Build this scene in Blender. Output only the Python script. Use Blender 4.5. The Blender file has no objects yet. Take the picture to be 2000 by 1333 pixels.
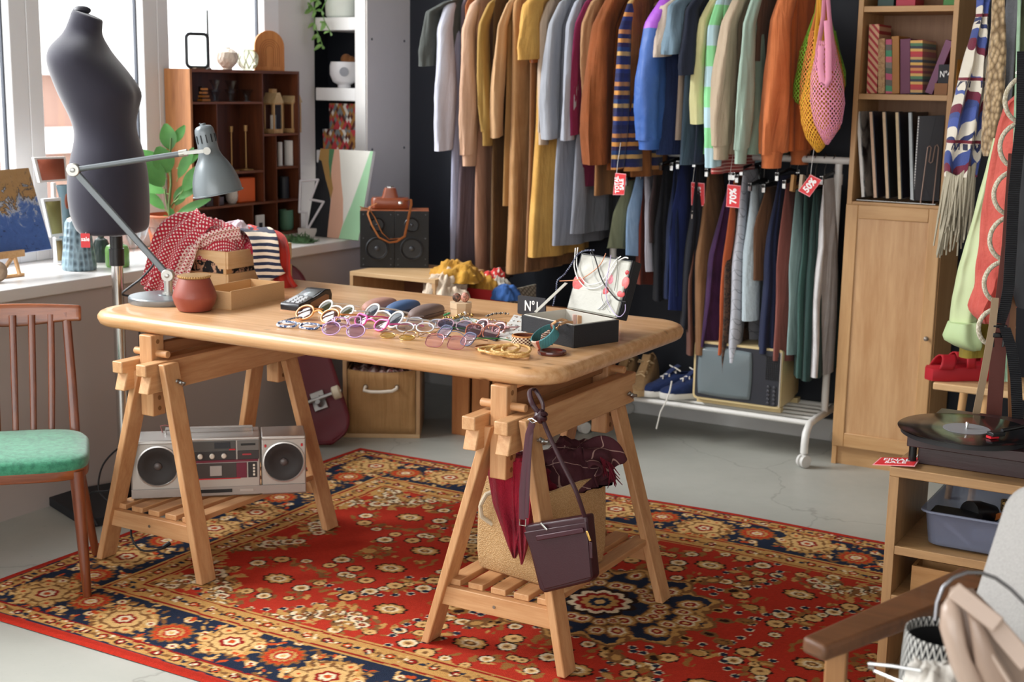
import bpy, math, random
import numpy as np
from mathutils import Vector, Matrix, noise
random.seed(7)
PI = math.pi
sc = bpy.context.scene
COL = sc.collection

# ---------- camera ----------
CF, CP, CR, CY = 2690.0, .1852, .01645, .5237
CO = Vector((0, 0, 1.40))
cF = Vector((-math.sin(CY)*math.cos(CP), math.cos(CY)*math.cos(CP), -math.sin(CP)))
_r = Vector((math.cos(CY), math.sin(CY), 0)); _u = _r.cross(cF)
cR = math.cos(CR)*_r + math.sin(CR)*_u
cU = -math.sin(CR)*_r + math.cos(CR)*_u
cd = bpy.data.cameras.new('camera'); cam = bpy.data.objects.new('camera', cd); COL.objects.link(cam)
cam.matrix_world = Matrix(((cR.x, cU.x, -cF.x, CO.x), (cR.y, cU.y, -cF.y, CO.y), (cR.z, cU.z, -cF.z, CO.z), (0, 0, 0, 1)))
cd.sensor_width = 36; cd.lens = CF/2000*36; cd.clip_start = .05; cd.clip_end = 200
cd.dof.use_dof = True; cd.dof.focus_distance = 3.35; cd.dof.aperture_fstop = 5.2
sc.camera = cam

# ---------- world, daylight, exposure ----------
w = bpy.data.worlds.new('world'); sc.world = w; w.use_nodes = True
bg = w.node_tree.nodes['Background']; bg.inputs[0].default_value = (.985, .98, .965, 1); bg.inputs[1].default_value = 4.2
def portal(name, loc, rot, sx, sy):
    l = bpy.data.lights.new(name, 'AREA'); l.shape = 'RECTANGLE'; l.size = sx; l.size_y = sy
    l.cycles.is_portal = True
    o = bpy.data.objects.new(name, l); o.location = loc; o.rotation_euler = rot; COL.objects.link(o)
portal('window_daylight', (-3.97, 1.4, 1.95), (0, -PI/2, 0), 2.4, 6.9)
portal('shopfront_daylight', (-.6, -2.55, 1.65), (-PI/2, 0, PI), 5.6, 2.7)
def sun_area(name, loc, target, sx, sy, power, col=(1, 1, 1)):
    l = bpy.data.lights.new(name, 'AREA'); l.shape = 'RECTANGLE'; l.size = sx; l.size_y = sy; l.energy = power; l.color = col
    o = bpy.data.objects.new(name, l); o.location = loc
    o.rotation_euler = (Vector(target)-Vector(loc)).to_track_quat('-Z', 'Y').to_euler(); COL.objects.link(o)
sun_area('bright_sky_over_street', (-7.5, 1.0, 5.2), (-2.2, 3.2, .8), 4.5, 3.0, 1500, (1, .98, .95))
sc.view_settings.view_transform = 'Standard'; sc.view_settings.look = 'None'
sc.view_settings.exposure = 0.0; sc.view_settings.gamma = 1; sc.view_settings.use_curve_mapping = False
sc.cycles.use_denoising = True
sc.cycles.max_bounces = 8; sc.cycles.diffuse_bounces = 4; sc.cycles.glossy_bounces = 3
sc.cycles.transmission_bounces = 4; sc.cycles.transparent_max_bounces = 12
sc.cycles.sample_clamp_indirect = 8; sc.cycles.caustics_reflective = False; sc.cycles.caustics_refractive = False

# ---------- helpers ----------
def A(u, v, x=None, y=None, z=None, p=None, n=None):
    """where the view ray of photograph point (u, v) meets a plane of the room"""
    d = cF*CF + cR*(u-1000) - cU*(v-666.5)
    if p is not None:
        n = Vector(n) if n is not None else Vector((-.5, .866, 0))
        t = (Vector(p)-CO).dot(n)/d.dot(n); return CO+d*t
    for i, q in enumerate((x, y, z)):
        if q is not None: return CO+d*((q-CO[i])/d[i])
def lin(c):
    return c/12.92 if c <= .04045 else ((c+.055)/1.055)**2.4
def C(h):
    h = h.lstrip('#'); return tuple(lin(int(h[i:i+2], 16)/255) for i in (0, 2, 4))+(1,)
def vn(p, s=1.0): return noise.noise(Vector(p)*s)

class M:
    def __init__(s): s.v = []; s.f = []; s.m = []; s.k = 0; s.uv = None
    def add(s, vs, fs, T=None):
        b = len(s.v)
        s.v += [(T @ Vector(p)) if T is not None else Vector(p) for p in vs]
        s.f += [tuple(b+i for i in f) for f in fs]; s.m += [s.k]*len(fs); return s
    def box(s, c, d, rz=0, T=None):
        x, y, z = (q/2 for q in d)
        P = [(-x,-y,-z),(x,-y,-z),(x,y,-z),(-x,y,-z),(-x,-y,z),(x,-y,z),(x,y,z),(-x,y,z)]
        L = Matrix.Translation(c) @ Matrix.Rotation(rz, 4, 'Z')
        return s.add(P, BF, (T @ L) if T is not None else L)
    def b2(s, lo, hi):
        return s.box([(a+b)/2 for a, b in zip(lo, hi)], [b-a for a, b in zip(lo, hi)])
    def hexa(s, P, T=None): return s.add(P, BF, T)
    def bar(s, p0, p1, w, h, side=None):
        p0 = Vector(p0); p1 = Vector(p1); t = (p1-p0).normalized()
        sd = Vector(side) if side is not None else (Vector((0, 0, 1)).cross(t) if abs(t.z) < .95 else Vector((1, 0, 0)))
        sd = (sd - t*sd.dot(t)).normalized(); up = t.cross(sd)
        P = []
        for p in (p0, p1):
            for a, b in ((-1,-1),(1,-1),(1,1),(-1,1)): P.append(p+sd*a*w/2+up*b*h/2)
        return s.add(P, BF)
    def tube(s, pts, r, n=8, closed=False, cap=True, flat=1.0, side=None, rx=None):
        pts = [Vector(p) for p in pts]; N = len(pts)
        rs = r if isinstance(r, (list, tuple)) else [r]*N
        fl = flat if isinstance(flat, (list, tuple)) else [flat]*N
        T = []
        for i in range(N):
            a = pts[(i-1) % N] if (closed or i) else pts[0]; b = pts[(i+1) % N] if (closed or i < N-1) else pts[-1]
            t = b-a; T.append(t.normalized() if t.length > 1e-9 else Vector((0, 0, 1)))
        if side is not None: u = Vector(side)
        else: u = T[0].orthogonal()
        vs = []
        for i in range(N):
            u = (u-T[i]*u.dot(T[i])); u = u.normalized() if u.length > 1e-6 else T[i].orthogonal().normalized()
            w_ = T[i].cross(u)
            for k in range(n):
                a = 2*PI*k/n; vs.append(pts[i]+u*math.cos(a)*rs[i]+w_*math.sin(a)*rs[i]*fl[i])
        fs = []
        for i in range(N if closed else N-1):
            j = (i+1) % N
            for k in range(n):
                l = (k+1) % n; fs.append((i*n+k, i*n+l, j*n+l, j*n+k))
        if cap and not closed:
            fs.append(tuple(range(n-1, -1, -1))); fs.append(tuple((N-1)*n+k for k in range(n)))
        return s.add(vs, fs)
    def lathe(s, prof, c=(0, 0, 0), n=24, T=None, sx=1, sy=1, cap=True):
        vs = []; N = len(prof)
        for r, z in prof:
            r = max(r, 1e-5)
            for k in range(n):
                a = 2*PI*k/n; vs.append((r*math.cos(a)*sx, r*math.sin(a)*sy, z))
        fs = [(i*n+k, i*n+(k+1) % n, (i+1)*n+(k+1) % n, (i+1)*n+k) for i in range(N-1) for k in range(n)]
        if cap: fs.append(tuple(range(n-1, -1, -1))); fs.append(tuple((N-1)*n+k for k in range(n)))
        L = Matrix.Translation(c)
        return s.add(vs, fs, (L @ T) if T is not None else L)
    def rings(s, R, cap=True):
        n = len(R[0]); vs = [p for r in R for p in r]; N = len(R)
        fs = [(i*n+k, i*n+(k+1) % n, (i+1)*n+(k+1) % n, (i+1)*n+k) for i in range(N-1) for k in range(n)]
        if cap: fs.append(tuple(range(n-1, -1, -1))); fs.append(tuple((N-1)*n+k for k in range(n)))
        return s.add(vs, fs)
    def prism(s, P, d, T=None):
        n = len(P); vs = [(x, y, 0) for x, y in P]+[(x, y, d) for x, y in P]
        fs = [tuple(range(n-1, -1, -1)), tuple(range(n, 2*n))]+[(i, (i+1) % n, n+(i+1) % n, n+i) for i in range(n)]
        return s.add(vs, fs, T)
    def grid(s, nu, nv, fn, T=None, wrap=False):
        vs = [fn(i/nu, j/nv) for j in range(nv+1) for i in range(nu+1)]
        return s.add(vs, [(j*(nu+1)+i, j*(nu+1)+i+1, (j+1)*(nu+1)+i+1, (j+1)*(nu+1)+i) for j in range(nv) for i in range(nu)], T)
    def ball(s, c, r, nu=16, nv=10, T=None):
        rx, ry, rz = (r, r, r) if not isinstance(r, (tuple, list)) else r
        pr = [(math.sin(PI*j/nv), -math.cos(PI*j/nv)) for j in range(nv+1)]
        vs = [(max(q, 1e-4)*math.cos(2*PI*k/nu)*rx, max(q, 1e-4)*math.sin(2*PI*k/nu)*ry, h*rz) for q, h in pr for k in range(nu)]
        L = Matrix.Translation(c)
        if T is not None: L = L @ T
        return s.add(vs, [(i*nu+k, i*nu+(k+1) % nu, (i+1)*nu+(k+1) % nu, (i+1)*nu+k) for i in range(nv) for k in range(nu)], L)
    def build(s, name, mat, par=None, world=False, bev=0, solid=0, sub=0, smooth=38, kind=None, seg=2, off=-1):
        me = bpy.data.meshes.new(name); o = bpy.data.objects.new(name, me); COL.objects.link(o)
        vs = s.v
        if par is None:
            lo = [min(p[i] for p in vs) for i in range(3)]; hi = [max(p[i] for p in vs) for i in range(3)]
            c = Vector(((lo[0]+hi[0])/2, (lo[1]+hi[1])/2, lo[2])); vs = [p-c for p in vs]; o.location = c
        elif world:
            T = WM(par).inverted(); vs = [T @ p for p in vs]
        me.from_pydata(vs, [], s.f)
        for mt in (mat if isinstance(mat, list) else [mat]): me.materials.append(mt)
        me.polygons.foreach_set('material_index', s.m)
        if s.uv:
            ul = me.uv_layers.new(name='uv'); ul.data.foreach_set('uv', [c for l in me.loops for c in s.uv[l.vertex_index]])
        if smooth:
            me.polygons.foreach_set('use_smooth', [True]*len(me.polygons)); me.update()
            me.set_sharp_from_angle(angle=math.radians(smooth))
        me.update()
        if par is not None: o.parent = par
        if sub: q = o.modifiers.new('sub', 'SUBSURF'); q.levels = sub; q.render_levels = sub
        if solid: q = o.modifiers.new('solid', 'SOLIDIFY'); q.thickness = solid; q.offset = off
        if bev:
            q = o.modifiers.new('bevel', 'BEVEL'); q.width = bev; q.segments = seg; q.limit_method = 'ANGLE'; q.harden_normals = False
        if kind: o['kind'] = kind
        return o
BF = [(0,3,2,1),(4,5,6,7),(0,1,5,4),(1,2,6,5),(2,3,7,6),(3,0,4,7)]
def WM(o):
    m = Matrix.Translation(o.location) @ o.rotation_euler.to_matrix().to_4x4() @ Matrix.Diagonal((*o.scale, 1))
    return WM(o.parent) @ m if o.parent else m
def tag(o, label, cat, group=None):
    o['label'] = label; o['category'] = cat
    if group: o['group'] = group
    return o
def T(name, label, cat, loc, rz=0, group=None):
    o = bpy.data.objects.new(name, None); COL.objects.link(o); o.location = loc; o.rotation_euler = (0, 0, rz)
    o.empty_display_size = .05
    return tag(o, label, cat, group)
def RZ(a): return Matrix.Rotation(a, 4, 'Z')
def TR(x, y, z): return Matrix.Translation((x, y, z))
def frame(p, x, y):
    """matrix with local x, y axes along two world directions"""
    x = Vector(x).normalized(); y = Vector(y); y = (y-x*y.dot(x)).normalized(); z = x.cross(y)
    return Matrix(((x.x, y.x, z.x, p[0]), (x.y, y.y, z.y, p[1]), (x.z, y.z, z.z, p[2]), (0, 0, 0, 1)))
def rrect(w, h, r, n=4):
    P = []
    for cx, cy, a0 in ((w/2-r, h/2-r, 0), (-w/2+r, h/2-r, PI/2), (-w/2+r, -h/2+r, PI), (w/2-r, -h/2+r, 3*PI/2)):
        for k in range(n+1):
            a = a0+PI/2*k/n; P.append((cx+r*math.cos(a), cy+r*math.sin(a)))
    return P
def lerp(a, b, t): return a+(b-a)*t
def interp(tab, z):
    for (z0, a), (z1, b) in zip(tab, tab[1:]):
        if z <= z1 or (z1, b) == tab[-1]:
            t = (z-z0)/(z1-z0) if z1 != z0 else 0; return a+(b-a)*max(0, min(1, t))
def cr(P, k=5):
    P = [Vector(p) for p in P]; o = []
    for i in range(len(P)-1):
        p0 = P[max(0, i-1)]; p1 = P[i]; p2 = P[i+1]; p3 = P[min(len(P)-1, i+2)]
        for j in range(k):
            f = j/k; o.append(.5*((2*p1)+(p2-p0)*f+(2*p0-5*p1+4*p2-p3)*f*f+(3*p1-p0-3*p2+p3)*f**3))
    return o+[P[-1]]
def text(name, body, size, mat, par, Tm, ext=.0006, bold=0, world=False, sx=1, font_sp=1):
    cu = bpy.data.curves.new(name, 'FONT'); cu.body = body; cu.size = size; cu.extrude = ext; cu.offset = bold
    cu.align_x = 'CENTER'; cu.align_y = 'CENTER'; cu.resolution_u = 3; cu.space_character = font_sp; cu.space_line = .85
    t = bpy.data.objects.new('tmp', cu); COL.objects.link(t)
    bpy.context.view_layer.update()
    me = bpy.data.meshes.new_from_object(t.evaluated_get(bpy.context.evaluated_depsgraph_get()))
    bpy.data.objects.remove(t); me.transform(Matrix.Diagonal((sx, 1, 1, 1))); me.name = name
    if world: Tm = WM(par).inverted() @ Tm
    me.transform(Tm); me.materials.clear(); me.materials.append(mat)
    o = bpy.data.objects.new(name, me); COL.objects.link(o); o.parent = par; return o
# ---------- materials ----------
class NT:
    def __init__(s, name):
        s.m = bpy.data.materials.new(name); s.m.use_nodes = True; s.t = s.m.node_tree; s.t.nodes.clear()
        s.out = s.t.nodes.new('ShaderNodeOutputMaterial'); s.tc = None
    def n(s, ty, ins=None, **at):
        q = s.t.nodes.new(ty)
        for k, v in at.items(): setattr(q, k, v)
        for k, v in (ins or {}).items():
            if isinstance(v, bpy.types.NodeSocket): s.t.links.new(v, q.inputs[k])
            else: q.inputs[k].default_value = v
        return q
    def co(s, sc=(1, 1, 1), rot=(0, 0, 0), loc=(0, 0, 0)):
        if not s.tc: s.tc = s.n('ShaderNodeTexCoord')
        return s.n('ShaderNodeMapping', {0: s.tc.outputs['Object'], 1: loc, 2: rot, 3: sc}).outputs[0]
    def nz(s, scale, detail=3, rough=.5, vec=None, dist=0):
        return s.n('ShaderNodeTexNoise', {'Vector': vec or s.co(), 'Scale': scale, 'Detail': detail, 'Roughness': rough, 'Distortion': dist}).outputs[0]
    def ramp(s, fac, stops, const=False):
        q = s.n('ShaderNodeValToRGB', {0: fac}); e = q.color_ramp.elements
        if const: q.color_ramp.interpolation = 'CONSTANT'
        while len(e) < len(stops): e.new(.5)
        for i, (p, c) in enumerate(stops): e[i].position = p; e[i].color = C(c) if isinstance(c, str) else ((c, c, c, 1) if isinstance(c, (int, float)) else c)
        return q.outputs[0]
    def math(s, op, a, b=0, c=0):
        q = s.n('ShaderNodeMath', {0: a, 1: b, 2: c}, operation=op); return q.outputs[0]
    def mix(s, f, a, b, mode='MIX'):
        q = s.n('ShaderNodeMix', data_type='RGBA', blend_type=mode)
        for k, v in ((0, f), (6, a), (7, b)):
            if isinstance(v, bpy.types.NodeSocket): s.t.links.new(v, q.inputs[k])
            else: q.inputs[k].default_value = C(v) if isinstance(v, str) else v
        return q.outputs[2]
    def bump(s, h, st, d=.01):
        return s.n('ShaderNodeBump', {'Strength': st, 'Distance': d, 'Height': h}).outputs[0]
    def pbr(s, col, rough=.6, metal=0, nrm=None, **kw):
        q = s.n('ShaderNodeBsdfPrincipled')
        for k, v in (('Base Color', C(col) if isinstance(col, str) else col), ('Roughness', rough), ('Metallic', metal)) + tuple(kw.items()):
            k = k.replace('_', ' ')
            if isinstance(v, bpy.types.NodeSocket): s.t.links.new(v, q.inputs[k])
            else: q.inputs[k].default_value = v
        if nrm is not None: s.t.links.new(nrm, q.inputs['Normal'])
        s.t.links.new(q.outputs[0], s.out.inputs[0]); return s.m
_cache = {}
def mem(f):
    def g(*a, **k):
        key = (f.__name__, repr(a), repr(sorted(k.items())))
        if key not in _cache: _cache[key] = f(*a, **k)
        return _cache[key]
    return g
@mem
def plain(col, rough=.5, metal=0, var=.06, vs=14, bump=0, bs=120, **kw):
    n = NT('paint'); c = C(col)
    f = n.nz(vs, 3)
    cc = n.mix(f, tuple(min(1, q*(1-var)) for q in c[:3])+(1,), tuple(min(1, q*(1+var)) for q in c[:3])+(1,))
    nr = n.bump(n.nz(bs, 2), bump, .002) if bump else None
    return n.pbr(cc, rough, metal, nr, **kw)
@mem
def cloth(col, rough=.9, weave=500, var=.12, bump=.25, col2=None, sheen=.06):
    n = NT('fabric'); c = C(col); c2 = C(col2) if col2 else tuple(q*(1-var) for q in c[:3])+(1,)
    f = n.nz(9, 4, .6)
    cc = n.mix(n.ramp(f, [(.35, 0.), (.65, 1.)]), c2, c)
    h = n.nz(weave, 2)
    cc = n.mix(.25, cc, n.mix(h, tuple(q*.75 for q in c[:3])+(1,), tuple(min(1, q*1.2) for q in c[:3])+(1,)))
    fo = n.n('ShaderNodeBump', {'Strength': .55, 'Distance': .03, 'Height': n.nz(2.6, 3, .5, n.co((9, 5, 1)), .6)}).outputs[0]
    b = n.n('ShaderNodeBump', {'Strength': bump, 'Distance': .004, 'Height': n.math('ADD', h, n.math('MULTIPLY', f, 2)), 'Normal': fo}).outputs[0]
    return n.pbr(cc, rough, 0, b, Sheen_Weight=sheen, Specular_IOR_Level=.25)
@mem
def wood(c1, c2, ax='x', sc=9, rough=.45, st=14, knots=0, coat=0):
    n = NT('wood'); k = {'x': (1, st, st), 'y': (st, 1, st), 'z': (st, st, 1)}[ax]
    v = n.co(k)
    a = n.nz(sc*.35, 4, .55, v, .4); b = n.nz(sc*1.6, 5, .65, v)
    f = n.math('ADD', n.math('MULTIPLY', a, .65), n.math('MULTIPLY', b, .35))
    c = n.mix(n.ramp(f, [(.36, 0.), (.62, 1.)]), c1, c2)
    big = n.nz(2.2, 2, .5, n.co((1.3, 2, 1.6)))
    c = n.mix(n.math('MULTIPLY', big, .35), c, c1)
    if knots:
        kn = n.n('ShaderNodeTexVoronoi', {'Vector': n.co(tuple(1 if q == 1 else 2.2 for q in k)), 'Scale': knots, 'Randomness': 1.}).outputs[0]
        c = n.mix(n.ramp(kn, [(.03, 1.), (.1, 0.)]), c, tuple(q*.42 for q in C(c1)[:3])+(1,))
    return n.pbr(c, rough, 0, n.bump(b, .12, .003), Coat_Weight=coat)
@mem
def metal(col='#c8c8c8', rough=.3, var=.05): return plain(col, rough, 1, var)
@mem
def stripes(cols, period, ax=2, rough=.85, wob=0, bump=.2, pos=None, ws=8):
    n = NT('striped_fabric'); sp = n.n('ShaderNodeSeparateXYZ', {0: n.co()}).outputs[ax]
    if wob: sp = n.math('ADD', sp, n.math('MULTIPLY', n.nz(ws, 3), wob))
    f = n.math('FRACT', n.math('DIVIDE', n.math('ADD', sp, 50.), period))
    N = len(cols); st = [((pos[i] if pos else i/N), cols[i]) for i in range(N)]
    return n.pbr(n.ramp(f, st, True), rough, 0, n.bump(n.nz(400, 2), bump, .003), Sheen_Weight=.2)
@mem
def dots(base, dot, sc=70, size=.28, rough=.85):
    n = NT('dotted_fabric')
    uv = n.n('ShaderNodeMapping', {0: n.n('ShaderNodeTexCoord').outputs['UV'], 2: (0, 0, .78)}).outputs[0]
    v = n.n('ShaderNodeTexVoronoi', {'Vector': uv, 'Scale': sc, 'Randomness': .0}, voronoi_dimensions='2D').outputs[0]
    c = n.mix(n.ramp(v, [(size, 1.), (size+.04, 0.)]), base, dot)
    return n.pbr(c, rough, 0, n.bump(n.nz(300, 2), .2, .003), Sheen_Weight=.2)
@mem
def blotch(c1, c2, c3=None, sc=30, rough=.8, edge=.03, dist=1.5, detail=3, t=.5):
    n = NT('mottled_pattern'); f = n.nz(sc, detail, .6, None, dist)
    c = n.mix(n.ramp(f, [(t-edge, 0.), (t+edge, 1.)]), c1, c2)
    if c3:
        g = n.nz(sc*1.3, detail, .6, n.co(loc=(3.1, 7.7, 1.2)), dist)
        c = n.mix(n.ramp(g, [(t+.06-edge, 0.), (t+.06+edge, 1.)]), c, c3)
    return n.pbr(c, rough)
@mem
def checks(c1, c2, line, sc=.03, w=.08, rough=.85):
    n = NT('checked_fabric'); s = n.n('ShaderNodeSeparateXYZ', {0: n.co((1, 1, 1), (.6, .3, .5))})
    l = None
    for k in (0, 2):
        f = n.math('LESS_THAN', n.math('FRACT', n.math('DIVIDE', n.math('ADD', s.outputs[k], 50.), sc)), w)
        l = f if l is None else n.math('MAXIMUM', l, f)
    c = n.mix(n.nz(12, 3), c1, c2); c = n.mix(l, c, line)
    return n.pbr(c, rough, 0, n.bump(n.nz(400, 2), .2, .003))
@mem
def knit(col, col2, sc=90, rough=.95, st=.9, d=.01):
    n = NT('knitted_yarn')
    wv = n.n('ShaderNodeTexWave', {'Vector': n.co((1, 1, .6), (0, .5, 0)), 'Scale': sc*.12, 'Distortion': 1.2, 'Detail': 2., 'Detail Scale': 3.}, bands_direction='DIAGONAL').outputs[1]
    w2 = n.n('ShaderNodeTexVoronoi', {'Vector': n.co((1, 1, .7)), 'Scale': sc}).outputs[0]
    h = n.math('SUBTRACT', n.math('MULTIPLY', wv, .5), w2)
    c = n.mix(n.ramp(w2, [(.2, 0.), (.75, 1.)]), col, col2)
    return n.pbr(c, rough, 0, n.bump(h, st, d), Sheen_Weight=.3)
@mem
def thin_glass(col='#ffffff', a=.88, rough=.03):
    n = NT('clear_glass'); lw = n.n('ShaderNodeLayerWeight', {'Blend': .25}).outputs['Facing']
    t = n.n('ShaderNodeBsdfTransparent', {0: C(col)}); g = n.n('ShaderNodeBsdfGlossy', {'Color': (1, 1, 1, 1), 'Roughness': rough})
    f = n.math('MULTIPLY_ADD', lw, 1-a, .05)
    m = n.n('ShaderNodeMixShader', {0: f, 1: t.outputs[0], 2: g.outputs[0]}); n.t.links.new(m.outputs[0], n.out.inputs[0]); return n.m
@mem
def tinted(col, body='#404040', op=.6, rough=.05):
    n = NT('tinted_lens')
    t = n.n('ShaderNodeBsdfTransparent', {0: C(col)}); n.pbr(body, rough, 0, None, Coat_Weight=.5)
    p = [q for q in n.t.nodes if q.type == 'BSDF_PRINCIPLED'][0]
    m = n.n('ShaderNodeMixShader', {0: op, 1: t.outputs[0], 2: p.outputs[0]}); n.t.links.new(m.outputs[0], n.out.inputs[0]); return n.m
WHITE = plain('#f2f1ee', .45, var=.03)
PINE_Y = wood('#cf9a62', '#e2b680', 'y'); PINE_X = wood('#cf9a62', '#e2b680', 'x'); PINE_Z = wood('#cf9a62', '#e2b680', 'z')
CHROME = metal('#d8d8d6', .18); STEEL = metal('#a8a8a6', .35); GOLD = metal('#d8aa62', .25)
BLACK = plain('#15161a', .45); CORD = plain('#18181c', .4)
RED = plain('#d62a30', .5, var=.03); TXT = plain('#ffffff', .5, var=.01)
TAGM = plain('#dc3036', .45, var=.03); TAGE = plain('#f3a0a8', .5)
# ---------- the room ----------
YB, XW, XS, ZS = 5.33, -3.50, -3.48, .742
n = NT('worn_concrete_floor')
f1 = n.nz(.9, 4, .6, None, .6); f2 = n.nz(6, 5, .65); sp = n.nz(70, 3, .7)
c = n.mix(n.ramp(f1, [(.35, 0.), (.68, 1.)]), '#a3a49c', '#b4b3ab'); c = n.mix(n.math('MULTIPLY', f2, .5), c, '#989a92')
vo = n.n('ShaderNodeTexVoronoi', {'Vector': n.n('ShaderNodeVectorMath', {0: n.co((1, 1, 0)), 1: n.n('ShaderNodeTexNoise', {'Vector': n.co(), 'Scale': 1.7, 'Detail': 5.}).outputs[1]}, operation='ADD').outputs[0], 'Scale': .9}, feature='DISTANCE_TO_EDGE').outputs[0]
c = n.mix(n.ramp(vo, [(.0, .42), (.006, 0.)]), c, '#6a6660')
c = n.mix(n.ramp(sp, [(.68, 0.), (.74, .5)]), c, '#7c7a72')
n.pbr(c, n.math('MULTIPLY_ADD', f2, .25, .3), 0, n.bump(sp, .06, .002)); FLOORM = n.m
M().b2((-4.1, -2.7, -.05), (2.7, 5.45, 0)).build('floor', FLOORM, kind='structure')
WALLG = plain('#b5aca7', .75, var=.04, vs=3, bump=.08, bs=60)
NAVY = plain('#171b25', .65, var=.08, vs=2); WALLW = plain('#d8d4d0', .7, var=.03, vs=3)
M().b2((-4.05, -2.6, 0), (XW, 5.0, .70)).build('wall_left', WALLG, kind='structure')
M().b2((-4.15, -2.6, 2.98), (-3.95, 5.0, 3.2)).b2((-4.15, 4.775, .742), (-3.95, 5.02, 2.98)).b2((-4.15, -2.6, .742), (-3.95, -2.1, 2.98)).build('wall_left_upper', WALLW, kind='structure')
M().b2((-4.0, -2.6, .702), (XS, 4.995, ZS)).build('trim_1', plain('#dedad6', .35, var=.02), kind='structure', bev=.004)
M().b2((-3.66, YB, 0), (2.7, YB+.12, 3.2)).build('wall_back', NAVY, kind='structure')
M().b2((-3.64, YB-.018, 0), (-1.2, YB, .09)).build('baseboard_back', plain('#c9c9c7', .5), kind='structure', bev=.003)
M().b2((2.6, -2.6, 0), (2.7, YB, 3.2)).build('wall_right', WALLW, kind='structure')
M().b2((-4.1, -2.7, 3.2), (2.7, 5.45, 3.3)).build('ceiling', plain('#c9c7c4', .8), kind='structure')
m = M().b2((-4.1, -2.7, 0), (-3.4, -2.6, 3.2)).b2((2.2, -2.7, 0), (2.7, -2.6, 3.2)).b2((-3.4, -2.7, 3.0), (2.2, -2.6, 3.2)).b2((-3.4, -2.7, 0), (2.2, -2.6, .3))
m.build('wall_front', WALLW, kind='structure')
# window row
FR = plain('#e9e9ea', .4, var=.02); GASK = plain('#3a3e48', .6); GL = thin_glass('#fbfdff', .95)
edges = [4.78, 4.045, 3.41, 2.775, 2.14, 1.505, .87, .235, -.4, -1.035, -1.67, -2.1]
for i, (b, a) in enumerate(zip(edges, edges[1:])):
    fr = M()
    b_ = b; a_ = a; wl = .075 if i else .10
    z0, z1 = .742, 2.98
    fr.b2((-4.03, a_, z0), (-3.95, a_+.062, z1)).b2((-4.03, b_-wl, z0), (-3.95, b_, z1)).b2((-4.03, a_+.062, z0), (-3.95, b_-wl, z0+.10)).b2((-4.03, a_+.062, z1-.08), (-3.95, b_-wl, z1))
    fo = fr.build('window_%d' % (i+1), FR, kind='structure', bev=.004, world=False)
    off = fo.location.copy()
    g = M().b2((-3.995, a_+.058, z0+.09), (-3.989, b_-wl+.004, z1-.07)); go = g.build('pane', GL); go.parent = fo; go.location = go.location-off
    k = M()
    for y in (a_+.064, b_-wl-.006): k.b2((-3.999, y, z0+.1), (-3.985, y+.006, z1-.08))
    k.b2((-3.999, a_+.07, z0+.1), (-3.985, b_-wl-.006, z0+.106))
    ko = k.build('gasket', GASK, smooth=0); ko.parent = fo; ko.location = ko.location-off
# shelving recess beside the windows
m = M().b2((-3.705, 4.995, .742), (-3.65, YB, 3.2)); m.build('wall_pillar', plain('#e4e2e0', .6, var=.02), kind='structure')
m = M().b2((-3.652, 5.0, .0), (-3.643, YB, 3.2)); sidep = m.build('trim_2', plain('#dcd6d0', .6, var=.03), kind='structure')
m = M()
for z in (.62, 1.10, 1.58, 2.06):
    for y in (5.035, 5.285): m.ball((-3.643, y, z), (.004, .006, .006), 8, 6)
m.build('screw_heads', plain('#3c3c40', .4), sidep, world=True)
M().b2((-4.1, 5.31, .742), (-3.70, 5.34, 3.2)).b2((-4.12, 5.0, .742), (-4.10, 5.34, 3.2)).build('wall_recess', NAVY, kind='structure')
for i, z in enumerate((1.06, 1.338, 1.645, 2.0)):
    M().b2((-3.925, 4.995, z-.028), (-3.705, 5.31, z+.028)).build('trim_%d' % (i+3), plain('#ecebea', .45, var=.02), kind='structure', bev=.003)
# street outside
n = NT('pale_brick'); br = n.n('ShaderNodeTexBrick', {'Vector': n.co((1, 1, 1), (PI/2, 0, PI/2)), 'Color1': C('#8c5644'), 'Color2': C('#7c4838'), 'Mortar': C('#a08478'), 'Scale': 1.2}).outputs[0]
n.pbr(n.mix(.3, br, '#8e6254'), .9); BR = n.m
bt = T('brick_building', 'long pale red brick building with white ledges across the street, seen through the windows', 'building', (-22, 22, -4))
zt = A(60, 145, x=-22).z; zl = A(60, 275, x=-22).z
M().b2((-26, 4, -4), (-22, 40, zt)).build('wall', BR, bt, world=True)
M().b2((-22.15, 3.9, zt), (-21.7, 40, zt+.9)).b2((-22.1, 3.9, zl-.25), (-21.8, 40, zl+.25)).build('ledge', plain('#f2eeec', .7), bt, world=True)
m = M()
for k in range(9): m.b2((-22.05, 6+k*3.6, zl+.9), (-21.97, 7.5+k*3.6, zt-.5))
m.build('window', plain('#aab0b8', .3), bt, world=True)
M().b2((-60, -30, -4.1), (-4.4, 60, -4)).build('ground', plain('#c4c2be', .9), kind='structure')

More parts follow.
